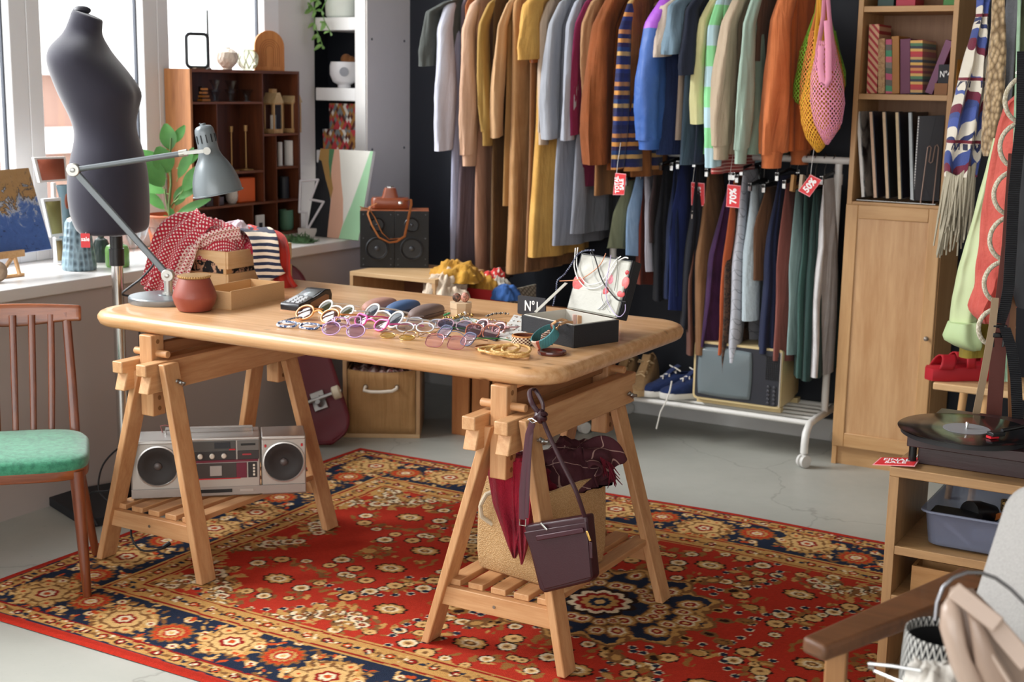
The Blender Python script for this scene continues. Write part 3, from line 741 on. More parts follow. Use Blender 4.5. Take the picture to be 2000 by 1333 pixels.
# ---------- chair ----------
def chair():
    f = Vector((.707, -.707, 0)); a = math.atan2(-.707, .707)+PI/2   # local -y faces the camera side
    t = T('dining_chair', 'brown wooden spindle back chair with a green velvet seat at the window side', 'chair', (-3.03, 2.485, 0.0), PI/4)
    W = wood('#5c2a16', '#8a4726', 'z', 7, .3, 12, 0, .4); WX = wood('#70371c', '#a05a32', 'x', 7, .3, 12, 0, .4)
    # local: x to the right in the photo, y towards the backrest
    hw, d0, d1 = .20, -.19, .17
    for sx in (-1, 1):
        M().tube([(sx*(hw-.015), d0+.03, .36), (sx*(hw+.0), d0+.01, .0105)], [.020, .0115], 12).build('leg', W, t)
        M().tube([(sx*(hw-.04), d1-.01, .37), (sx*(hw+.012), d1+.0, .0105)], [.019, .011], 10).build('leg', W, t)
    def outline(s):
        P = []
        for k in range(40):
            an = 2*PI*k/40; c_, s_ = math.cos(an), math.sin(an)
            e = .45
            x = math.copysign(abs(c_)**e, c_)*(hw+.012)*(1-.09*s_)*s; y = math.copysign(abs(s_)**e, s_)*.185*s-.01
            P.append((x, y))
        return P
    o1 = outline(1)
    M().rings([[(x, y, .340) for x, y in outline(.985)], [(x, y, .343) for x, y in o1], [(x, y, .366) for x, y in o1]]).build('seat_frame', WX, t, smooth=50)
    R = []
    for s, z in ((1.0, .366), (1.012, .374), (1.005, .388), (.96, .397), (.80, .403), (.5, .406), (.15, .407)):
        R.append([(x, y, z) for x, y in outline(s)])
    n = NT('green_velvet'); q = n.nz(60, 5, .7); c = n.mix(n.ramp(q, [(.38, 0.), (.62, 1.)]), '#226a4f', '#3a8a68'); n.pbr(c, .85, 0, n.bump(n.nz(400, 2), .2, .002), Sheen_Weight=.4)
    M().rings(R).build('seat', n.m, t, smooth=60)
    # back: top rail and four uprights leaning back
    zt_, ly = .715, .245
    for x in (-.098, -.046, .006, .058, .111):
        M().tube([(x*.93, d1+.0, .375), (x*.97, d1+.030, .52), (x, ly-.005, zt_+.005)], [.0085, .0095, .010], 8, flat=.55, side=(1, 0, 0)).build('spindle', W, t)
    for x in (-.165, .165):
        M().tube([(x*1.02, d1+.0, .360), (x*.99, d1+.030, .52), (x*.93, ly-.005, zt_+.01)], [.014, .0135, .0125], 8, flat=.75, side=(1, 0, 0)).build('back_post', W, t)
    def fn(u, v):
        x = lerp(-.195, .195, u); yb = ly+.022*(abs(x)/.195)**2*-1+.01
        zz = lerp(zt_-.022+.008*math.cos(u*2*PI), zt_+.030+.006*math.sin(u*PI), v)
        return (x, yb+.012*(v-.5), zz)
    M().grid(24, 4, fn).build('top_rail', WX, t, solid=.020, bev=.005, off=0)
chair()

# ---------- dressmaker's bust ----------
def mannequin():
    b_ = A(235, 690, y=3.16); px, py = b_.x, b_.y
    t = T('dress_form', 'dark grey fabric dress form on a chrome pole by the window', 'mannequin', (px, py, 0))
    sil = [(26, 144, 199, .052), (34, 141, 199, .055), (42, 138, 198, .058), (52, 133, 198, .058), (63, 127, 197, .062), (75, 118, 200, .085), (88, 106, 206, .125), (103, 101, 213, .158), (120, 100, 228, .172), (140, 104, 245, .172), (160, 111, 261, .165), (180, 118, 274, .158), (195, 125, 272, .150), (213, 134, 266, .140), (238, 146, 261, .126), (262, 151, 264, .122), (282, 149, 272, .130), (310, 143, 279, .148), (340, 139, 284, .160), (370, 138, 286, .166), (400, 141, 287, .168), (430, 148, 287, .166), (448, 158, 285, .162), (455, 166, 278, .155)]
    R = []; nrm = Vector((-.5, .866, 0)); P = Vector((px, py, 0)); side = Vector((.866, .5, 0))
    for v, l, r, b in sil:
        a0 = A(l, v+(8 if v < 50 else 0)*0, p=P); a1 = A(r, v, p=P); c = (a0+a1)/2; h = (a1-a0).length/2
        row = []
        for k in range(48):
            an = 2*PI*k/48; ca, sa = math.cos(an), math.sin(an)
            e = .92
            x = math.copysign(abs(ca)**e, ca)*h; y = math.copysign(abs(sa)**e, sa)*b
            pz = c.z
            if v < 64: pz += -.017*ca*(64-v)/38
            # two breasts on the front half
            if 140 < v < 225 and ca > 0:
                g = math.exp(-((v-182)/26)**2); x *= 1-.10*g*math.exp(-(sa/.22)**2)
            row.append(c+side*x+nrm*y+Vector((0, 0, pz-c.z)))
        R.append(row)
    n = NT('bust_jersey'); f = n.nz(500, 2); n.pbr(n.mix(n.nz(3, 2), '#262431', '#302e3d'), .8, 0, n.bump(f, .15, .001), Sheen_Weight=.5, Sheen_Roughness=.4)
    m = M(); m.rings(R); b = m.build('torso', n.m, t, world=True, smooth=80, sub=1)
    kn = A(160, 20, p=P); M().ball(kn, (.028, .028, .014), 14, 8).build('neck_cap', plain('#23222c', .5), b, world=True)
    zb = A(228, 458, p=P).z
    M().tube([(0, 0, zb-.005), (0, 0, zb-.062)], .020, 14).tube([(0, 0, zb-.045), (0, 0, zb-.10)], .0235, 14).build('clamp', plain('#101114', .35), t)
    M().tube([(0, 0, zb-.09), (0, 0, .02)], .0185, 20).build('pole', CHROME, t)
    Q = Matrix.Rotation(.62, 4, 'Z')
    M().box((-.02, -.03, .016), (.34, .34, .030), T=RZ(-.35)).build('base_plate', plain('#17181c', .7, bump=.2), t, bev=.003)
    M().tube([(0, 0, .03), (0, 0, .11)], .026, 16).build('base_socket', plain('#101114', .4), t)
    # paper sale tag pinned to the hem
    g = A(167, 470, p=(px-.02, py-.20, .9)); s0 = g+Vector((0, 0, 0))
    L = (A(176, 470, p=g)-A(158, 470, p=g)).length
    fr_ = frame(g, side, (0, 0, 1))
    M().prism(rrect(L, L*1.55, .002), .0012, fr_ @ TR(0, .0, 0)).build('sale_tag', TAGM, t, world=True)
    text('tag_lettering', 'sale', L*.64, TXT, t, fr_ @ TR(0, .004, .0016), .0002, .0004, world=True, sx=.95)
    M().tube([fr_ @ Vector((0, L*.7, .001)), A(170, 449, p=(px-.02, py-.17, .9))], .0006, 5).build('tag_string', TXT, t, world=True)
mannequin()

# ---------- desk lamp ----------
def lamp():
    b = A(322, 590, z=ZT); t = T('desk_lamp', 'grey metal articulated desk lamp with a bell shade standing on the table', 'lamp', (b.x, b.y, ZT))
    G = plain('#70767a', .35, .35, var=.03); S = plain('#b9b8b2', .35, .7)
    pl = Vector((b.x, b.y, 0)); nr = Vector((-.5, .866, 0))
    def P(u, v, off=0): return A(u, v, p=pl+nr*off)
    M().lathe([(.104, 0), (.106, .003), (.106, .017), (.103, .020), (.02, .022), (.019, .024)], (b.x, b.y, ZT), 40).build('base', plain('#80878c', .3, .5), t, world=True)
    j1, j2, j3 = P(328, 538), P(144, 332), P(404, 295)
    M().tube([(j1.x, j1.y, ZT+.02), (j1.x, j1.y, j1.z)], .0125, 14).tube([(j1.x, j1.y, ZT+.02), (j1.x, j1.y, ZT+.03)], .018, 14).build('stem', S, t, world=True)
    pj = []
    def joint(p, r, nm='joint'):
        o = M().lathe([(r*.9, -.012), (r, -.010), (r, .010), (r*.9, .012)], n=24, T=Matrix.Translation(p) @ frame((0, 0, 0), (.866, .5, 0), (0, 0, 1))).build(nm, S, t, world=True)
        M().lathe([(r*.35, .012), (r*.35, .017), (r*.2, .018)], n=14, T=Matrix.Translation(p) @ frame((0, 0, 0), (.866, .5, 0), (0, 0, 1))).build('knob', STEEL, o, world=True)
    joint(j1, .0185); joint(j2, .0195)
    M().bar(j1, j2, .013, .019, side=nr).build('lower_arm', G, t, world=True, bev=.003)
    k3 = P(350, 301)
    M().tube([j2, k3], .0085, 12).build('upper_arm', G, t, world=True)
    M().tube([k3, P(366, 298)], .0105, 12).bar(P(360, 299, -.02), P(404, 295, -.045), .006, .010, side=nr).bar(P(360, 299, .012), P(390, 294, .03), .006, .010, side=nr).tube([P(404, 295, -.055), P(404, 295, -.04)], .011, 14).build('fork', S, t, world=True)
    # shade
    top, mouth = P(397, 247), P(425, 376); ax = (mouth-top); ax = (ax.normalized()+Vector((.5, -.866, 0))*-.03).normalized(); ln = (mouth-top).length
    px = (P(401, 300)-P(400, 300)).length
    prof = [(2, -6), (5, -6), (6, -2), (14, 0), (18, 5), (19, 12), (19.5, 34), (20, 50), (24, 62), (32, 75), (39, 90), (44, 105), (47, 120), (48, 133), (50, 134), (50, 136), (47, 134.5), (46, 120), (42, 105), (37, 90), (29, 75), (19, 60), (17, 30)]
    tm = frame(top, ax.orthogonal(), ax.cross(ax.orthogonal()))
    z = Vector((tm[0][2], tm[1][2], tm[2][2]))
    if z.dot(ax) < 0: tm = tm @ Matrix.Rotation(PI, 4, 'X')
    m = M(); m.lathe([(r*px, h*px*ln/(133*px)) for r, h in prof], n=48, T=tm)
    sh = m.build('shade', plain('#737b7f', .3, .15, var=.03), t, world=True, smooth=40)
    M().ball(tm @ Vector((0, 0, .06)), (.028, .028, .035), 14, 8).build('bulb', plain('#eceae4', .3), sh, world=True)
    m = M()
    for k in range(12):
        a = 2*PI*k/12; r = 19.3*px
        c = tm @ Vector((r*math.cos(a), r*math.sin(a), 24*px)); o_ = (tm.to_3x3() @ Vector((math.cos(a), math.sin(a), 0)))
        m.bar(c-z*.012 if True else c, c+z*.012, .0032, .003, side=o_.cross(z))
    m.build('vent_slots', plain('#181a1e', .6), sh, world=True)
    M().ball(P(391, 243), .004, 8, 6).build('finial', BLACK, sh, world=True)
    cp = [P(301, 513), P(296, 522), P(275, 545), P(255, 560), P(240, 576)]
    e = Vector((TX0-.010, 2.99, .735)); 
    cp += [e+Vector((.01, 0, .012)), e+Vector((-.006, 0, -.02)), Vector((-3.045, 3.0, .5)), Vector((-3.05, 3.0, .35)), Vector((-3.09, 2.98, .22)), Vector((-3.13, 2.95, .14)), Vector((-3.20, 2.93, .12)), Vector((-3.235, 2.95, .06)), Vector((-3.19, 2.94, .012))]
    M().tube(cr(cp), .0032, 8).tube(cr([(-3.045, 3.0, .30), (-3.09, 3.02, .26), (-3.17, 3.03, .25), (-3.22, 3.0, .19), (-3.21, 2.97, .12), (-3.15, 2.96, .09), (-3.10, 2.98, .10)]), .003, 8).build('cable', CORD, t, world=True)
lamp()
# power strip socket behind the pole

# ---------- terracotta jar ----------
def jar():
    b = A(381, 607, z=ZT); t = T('terracotta_jar', 'squat terracotta jar with a woven straw lid on the table corner', 'jar', (b.x, b.y, ZT))
    s = 3.75/2690*1.02
    M().lathe([(27*s, 0), (33*s, 2*s), (40*s, 14*s), (44*s, 27*s), (44*s, 32*s), (40*s, 45*s), (34*s, 60*s), (31*s, 67*s), (29*s, 67*s), (28*s, 60*s)], n=48).build('body', plain('#8c4334', .42, var=.05), t, smooth=30)
    n = NT('woven_straw'); wv = n.n('ShaderNodeTexWave', {'Vector': n.co(), 'Scale': 90., 'Distortion': 2.}, wave_type='RINGS', rings_direction='Z').outputs[1]
    n.pbr(n.mix(wv, '#8a6238', '#c9a26c'), .85, 0, n.bump(wv, .8, .004))
    l = M().lathe([(30*s, 67*s), (32*s, 68*s), (32.5*s, 71*s), (31*s, 73*s), (20*s, 74*s), (1*s, 75*s)], n=36).build('lid', n.m, t)
    m = M()
    for k in range(40):
        a = 2*PI*k/40; m.ball((31.5*s*math.cos(a), 31.5*s*math.sin(a), 70.5*s), .0032, 6, 4)
    m.build('braided_rim', plain('#b58e58', .85), l)
jar()

# ---------- crate with scarves ----------
def crate():
    nb = A(446, 565, z=ZT)        # near bottom corner
    rb = A(560, 544, z=ZT)
    d1 = Vector((rb.x-nb.x, rb.y-nb.y, 0)); d1.normalize(); d2 = Vector((-d1.y, d1.x, 0))
    a = math.atan2(d1.y, d1.x); W_, D_, H_ = .33, .20, .118
    t = T('wooden_crate', 'small slatted pine crate stuffed with scarves on the table', 'crate', (nb.x, nb.y, ZT), a)
    P1 = wood('#dcae7a', '#e9c596', 'x', 8, .5, 12, 5); P2 = wood('#dcae7a', '#e9c596', 'y', 8, .5, 12)
    hs = [(.0, .046), (.062, .118)]
    for z0, z1 in hs:
        M().b2((.001, 0, z0), (W_-.001, .009, z1)).build('side_slat', P1, t, bev=.0015)
        M().b2((.001, D_-.009, z0), (W_-.001, D_, z1)).build('side_slat', P1, t, bev=.0015)
        # end boards, with a shallow curved grip in the near one
        for x in (0, W_-.010):
            if z0 > .05:
                Pp = [(0.009, z1), (D_-.009, z1), (D_-.009, z0), (D_*.80, z0)]+[(D_*.5+math.cos(q*PI/8)*D_*.30, z0+.028*math.sin(q*PI/8)) for q in range(1, 8)]+[(D_*.20, z0), (.009, z0)]
                Tm = Matrix(((0, 0, 1, x), (1, 0, 0, 0), (0, 1, 0, 0), (0, 0, 0, 1)))
                M().prism(Pp, .010, Tm).build('end_board', P2, t)
            else: M().b2((x, .009, z0), (x+.010, D_-.009, z1)).build('end_board', P2, t, bev=.001)
    for x in (.002, W_-.030):
        for y in (.009, D_-.021): M().b2((x, y, 0), (x+.028, y+.012, .116)).build('corner_post', PINE_Z, t)
    M().b2((.01, .01, 0), (W_-.01, D_-.01, .006)).build('bottom', P1, t)
    cen = nb+d1*W_/2+d2*D_/2
    M4 = TR(nb.x, nb.y, ZT) @ RZ(a)
    def L(x, y, z): return M4 @ Vector((x, y, z))
    LEO = blotch('#1c181a', '#d8a888', None, 55, .8, .02, 1.0, 2, .52)
    m = M(); m.box((W_/2, D_/2, .072), (W_-.045, D_-.045, .12)); 
    R = []
    for z in (.012, .03, .05, .075, .10):
        R.append([L(W_/2+x*(1+.05*noise.noise(Vector((x*20, y*20, z*20)))), D_/2+y*(1+.05*noise.noise(Vector((y*20, x*20, z*20)))), z) for x, y in rrect(W_-.03, D_-.03, .02, 6)])
    o = M().rings(R).build('leopard_scarf', LEO, smooth=80); tag(o, 'black and tan leopard print scarf seen between the slats of the crate', 'scarf')
    DOT = dots('#c0203a', '#f6e4dc', 105, .26)
    DOT2 = dots('#efd8cf', '#b81e38', 130, .30)
    # heaped spotted scarf
    o = bunch('spotted_scarf', 'red scarf with white dots spilling over the near end of the crate', 'scarf', L(.085, .115, .085), .10, .08, .11, DOT, 2, .16, 5)
    def P(u, v, z_): return A(u, v, z=z_)
    pl = nb+d2*.02
    q = lambda u, v, off=0: A(u, v, p=pl+Vector((-.5, .866, 0))*off)
    drape([q(405, 425, .13), q(372, 442, .10), q(343, 475, .07), q(326, 520, .05), q(308, 568, .03)], .165, .010, 3, side=(.8, .5, .25), taper=lambda v: 1.05-.35*v).build('scarf_fold', DOT, o, world=True, solid=.003)
    drape([q(470, 455, .06), q(425, 462, .04), q(388, 480, .03), q(368, 505, .02), q(346, 560, .015)], .045, .006, 2, side=(.6, .4, .6)).build('scarf_hem', DOT2, o, world=True, solid=.003)
    drape([q(330, 530, .055), q(310, 552, .05), q(290, 569, .05)], .10, .008, 3, side=(.6, .5, .5), taper=lambda v: 1.0-.5*v).build('scarf_corner', DOT, o, world=True, solid=.003)
    o = bunch('crimson_scarf', 'crimson patterned scarf lying across the middle of the crate', 'scarf', L(.15, .06, .10), .09, .045, .05, blotch('#b01a3a', '#e9c8bc', None, 60, .8, .03, 2, 3, .60), 5, .25, 9)
    o = bunch('white_scarf', 'soft white and pale pink scarf puffed up at the top of the crate', 'scarf', L(.19, .12, .11), .075, .065, .085, cloth('#f2e2e8', col2='#e0bccb', weave=300), 11, .16, 5)
    o = bunch('blue_scarf', 'small patch of light blue scarf poking out behind the white one', 'scarf', L(.16, .18, .13), .04, .03, .06, cloth('#5aa0c8', col2='#3a78a0'), 12, .2)
    ST = stripes(['#e8d3bc', '#1c2340'], .020, 2, .85, .012, ws=14)
    q2 = lambda u, v, z_, off: A(u, v, p=nb+Vector((-.5, .866, 0))*off)
    o = drape([L(.20, .10, .165), q2(503, 452, 0, .10), q2(518, 475, 0, .035), q2(523, 520, 0, .03), q2(535, 545, 0, .03)], .085, .004, 1, side=(.866, .5, .1)).build('striped_scarf', ST, smooth=80, solid=.003); tag(o, 'navy and cream striped scarf hanging over the long side of the crate', 'scarf')
    o2 = drape([L(.24, .12, .17), q2(530, 460, 0, .13), q2(548, 490, 0, .06), q2(551, 540, 0, .05), q2(566, 568, 0, .05)], .060, .008, 2, side=(.866, .5, 0)).build('red_navy_scarf', stripes(['#b82a1a', '#1f2440', '#b82a1a', '#a82418'], .30, 0, pos=[0, .42, .5, .9]), smooth=80, solid=.003); tag(o2, 'red scarf with a navy edge hanging from the far end of the crate', 'scarf')
    # cardboard tray in front
    c = [A(452, 606, z=ZT), A(556, 584, z=ZT)]
    e1 = (c[1]-c[0]); e1.z = 0; w_ = e1.length; aa = math.atan2(e1.y, e1.x)
    CB = plain('#cda474', .8, var=.05, vs=4, bump=.15, bs=200); 
    n = NT('corrugated_card'); wv = n.n('ShaderNodeTexWave', {'Vector': n.co(), 'Scale': 110.}, bands_direction='Z').outputs[1]; n.pbr(n.mix(n.math('MULTIPLY', wv, .35), '#d2aa7c', '#b89064'), .85, 0, n.bump(wv, .3, .002))
    t = T('cardboard_tray', 'open shallow cardboard tray beside the terracotta jar', 'box', (c[0].x, c[0].y, ZT), aa)
    h, dp = .052, .13
    def wall(lo, hi, mt): return M().b2(lo, hi).build('side', mt, t, bev=.0008)
    wall((0, 0, .002), (w_, .003, h+.003), n.m); wall((0, dp-.003, .002), (w_, dp, h), CB); wall((0, .003, .002), (.003, dp-.003, h), n.m); wall((w_-.003, .003, .002), (w_, dp-.003, h), CB)
    M().b2((0, 0, 0), (w_, dp, .003)).build('bottom', CB, t)
crate()

# ---------- card terminal ----------
def terminal():
    p = [A(546, 607, z=ZT), A(590, 612, z=ZT)]
    e = (p[1]-p[0]); e.z = 0; a = math.atan2(e.y, e.x)+.0
    t = T('card_terminal', 'black and silver card payment terminal with a keypad on the table', 'card reader', (p[0].x, p[0].y, ZT), a)
    w_, L_ = .070, .165
    a2 = 0
    def sec(y, z0, z1, ins=0): return [(ins, y, z0), (w_-ins, y, z0), (w_-ins*.5, y, z1), (ins*.5, y, z1)]
    S = [(0, .004, .018, .004), (.004, .002, .024, .002), (.05, 0, .030, 0), (.095, 0, .040, 0), (.13, 0, .052, 0), (.155, .006, .050, 0), (L_, .018, .034, .003)]
    m = M(); m.rings([sec(*q) for q in S]); m.build('body', plain('#1c1c20', .25), t, bev=.002)
    m = M()
    m.rings([[(-.001, y, z0+.001), (w_+.001, y, z0+.001), (w_+.001, y, z1-.006), (-.001, y, z1-.006)] for y, z0, z1 in ((.055, .006, .028), (.13, .006, .044), (.145, .012, .040))]); m.build('side_panel', plain('#8e6a50', .3, .3), t)
    def top(y): return interp([(0, .018), (.05, .030), (.095, .040), (.13, .052)], y)
    m = M(); m.add([(.004, .006, top(.006)+.002), (w_-.004, .006, top(.006)+.002), (w_-.004, .07, top(.07)+.0015), (.004, .07, top(.07)+.0015)], [(0, 1, 2, 3)]); m.build('keypad_plate', plain('#c9cacc', .35, .3), t, solid=.002)
    for r in range(4):
        for k in range(3):
            x = .012+k*.0165; y = .014+r*.0135
            m = M(); m.hexa([(x, y, top(y)+.001), (x+.013, y, top(y)+.001), (x+.013, y+.0095, top(y+.0095)+.001), (x, y+.0095, top(y+.0095)+.001), (x+.001, y+.001, top(y)+.005), (x+.012, y+.001, top(y)+.005), (x+.012, y+.0085, top(y+.0095)+.005), (x+.001, y+.0085, top(y+.0095)+.005)])
            m.build('key', plain('#3c3e42', .4) if False else plain('#b8b9bb', .4), t)
    M().add([(.010, .080, top(.08)+.0012), (w_-.010, .080, top(.08)+.0012), (w_-.010, .122, top(.122)+.0012), (.010, .122, top(.122)+.0012)], [(0, 1, 2, 3)]).build('screen', plain('#aab0b4', .12, .2), t, solid=.002)
    M().box((w_/2, -.001, .009), (w_*.8, .003, .005)).build('card_slot', plain('#0c0c0e', .2), t)
    M().b2((.002, .0, 0), (w_-.002, .14, .004)).build('bottom_plate', plain('#c8a080', .5), t)
terminal()
# ---------- clothes on the long wall rail ----------
YR = 4.97
def body_rings(cx, yc, zt, zb, w_top, w_mid, w_bot, t_top, t_bot, seed, folds=5, fold=.012, n=44, nz=26, shoulder=.10, neck=.075, lean=0):
    R = []
    for j in range(nz+1):
        t = j/nz; t = t*t*.35+t*.65; z = lerp(zt, zb, t); s = zt-z
        if s < shoulder: k = s/shoulder; W = lerp(neck, w_top, k**.55); Th = lerp(.010, t_top, k)
        else:
            k = (s-shoulder)/max(.01, zt-zb-shoulder); W = lerp(w_top, w_mid, min(1, k*2)) if k < .5 else lerp(w_mid, w_bot, k*2-1); Th = lerp(t_top, t_bot, k)
        am = fold*min(1, s/.45)*(.5+.5*t)
        row = []
        for i in range(n):
            a = 2*PI*i/n; ca, sa = math.cos(a), math.sin(a)
            y = math.copysign(abs(ca)**.8, ca)*W; x = sa*Th
            x += am*math.sin(y/W*PI*folds*.5+seed+1.2*t)*(1-.3*abs(ca))+.6*am*noise.noise(Vector((y*6, z*3, seed)))
            y += .5*am*noise.noise(Vector((z*4, seed, sa)))
            row.append((cx+x+lean*s, yc-y, z))
        R.append(row)
    return R
def hanger(par, x, yc, zt, span=.20, rail=1.93, world=True):
    q = M(); wdm = plain('#b98a5a', .5)
    q.tube([(x, yc-span, zt-.045), (x, yc-.08, zt-.008), (x, yc, zt+.012), (x, yc+.08, zt-.008), (x, yc+span, zt-.045)], .006, 6)
    q.build('hanger', wdm, par, world=True)
    q = M().tube([(x, yc, zt+.01), (x, yc, rail-.03), (x, yc+.018, rail-.012), (x, yc+.022, rail+.004), (x, yc, rail+.020), (x, yc-.02, rail+.006)], .0018, 6)
    q.build('hanger_hook', CHROME, par, world=True)
GAR = 'clothes hanging on the long wall rail'
def garment(name, cat, label, u, v, zt, zb, mat, w=.235, th=.03, tb=None, wb=None, fold=.012, folds=5, seed=None, sl=None, slm=None, cuff=None, yn=None, lean=0, hang=True, sr=.050, sfl=.55, sdx=0, yoke=None, hem=None, grp=GAR, yr=None, smid=None, short=False, rail=1.93, sdy=0):
    """u, v: where the near sleeve / near edge shows; sl: z at which the sleeve ends"""
    yr = yr or YR
    yn = yn if yn is not None else yr-w-(.02 if sl is not None else 0)
    x = A(u, v, y=yn).x; seed = seed if seed is not None else u*.13
    t = T(name, label, cat, (x, yr, zb), 0, grp)
    wb_ = wb if wb is not None else w; 
    bx = x+(.018 if sl is not None else 0)+sdx
    m = M(); m.rings(body_rings(bx, yr, zt, zb, w, w*.97, wb_, th, tb or th*1.3, seed, folds, fold, lean=lean))
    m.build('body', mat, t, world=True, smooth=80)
    if hang: hanger(t, bx, yr, zt, w*.82, rail)
    if sl is not None:
        for sg in (-1, 1):
            if sg > 0 and sl > 1.3: continue
            ys = yr+sg*(w-.03); zs = zt-.075; y2 = yr+sg*(w+.018+sdy)
            N = 26; pts = []; rs = []; na = 26; RR = []
            for j in range(N+1):
                k = j/N; e = min(1, k*5)
                p = Vector((bx+(x-bx)*e+.012*math.sin(k*3+seed)*(0 if short else 1), lerp(ys, y2, e**.7)+sg*(.035*k if short else .012*math.sin(k*PI)), lerp(zs, sl, k)))
                r = sr*(lerp(.62, 1.0, min(1, k*1.7)) if not short else lerp(.8, 1.1, k))*(1-.10*max(0, k-.8)*5)*(.5 if j == 0 else 1)
                pts.append(p); rs.append(r); row = []
                for i in range(na):
                    a_ = 2*PI*i/na; ca, sa = math.cos(a_), math.sin(a_)
                    w_ = 1+(.10+.10*k)*noise.noise(Vector((ca*1.6+seed, sa*1.6, k*1.8)))*2+.05*math.sin(a_*4+seed+k*3)*min(1, k*3)+.05*noise.noise(Vector((ca*2, k*16, seed+sa)))
                    row.append((p.x+sa*r*sfl*w_, p.y+ca*r*w_, p.z+(.006*ca if j == N else 0)))
                RR.append(row)
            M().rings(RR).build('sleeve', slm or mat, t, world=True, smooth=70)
            if cuff:
                cz = cuff if isinstance(cuff, float) else .05
                p = Vector(pts[-1]); r = rs[-1]
                M().tube([p+Vector((0, 0, .004)), p+Vector((0, 0, -.006)), p+Vector((0, 0, -cz*.5)), p+Vector((0, 0, -cz))], [r*.93, r*.86, r*.80, r*.78], 18, flat=sfl, side=(0, 1, 0)).build('cuff', slm or mat, t, world=True, smooth=70)
    return t, x, bx
def Z(v, u=1300, y=4.73): return A(u, v, y=y).z
def K(c, **k):
    d = lambda h: '#'+''.join('%02x' % int(int(h[i:i+2], 16)*(.93 if max(int(h[j:j+2], 16) for j in (1, 3, 5)) > 90 else 1)) for i in (1, 3, 5))
    if 'col2' in k: k['col2'] = d(k['col2'])
    return cloth(d(c), **k)
KN = knit
NAVK = stripes(['#1c2350', '#20306a', '#c98a4a', '#20265a', '#1d2450', '#c9a060', '#1b3a6a', '#2a1c46', '#d09048', '#1c2350', '#b87a48', '#202a5c'], .19, 2, .95, .004, ws=120)
ZS1 = 1.80
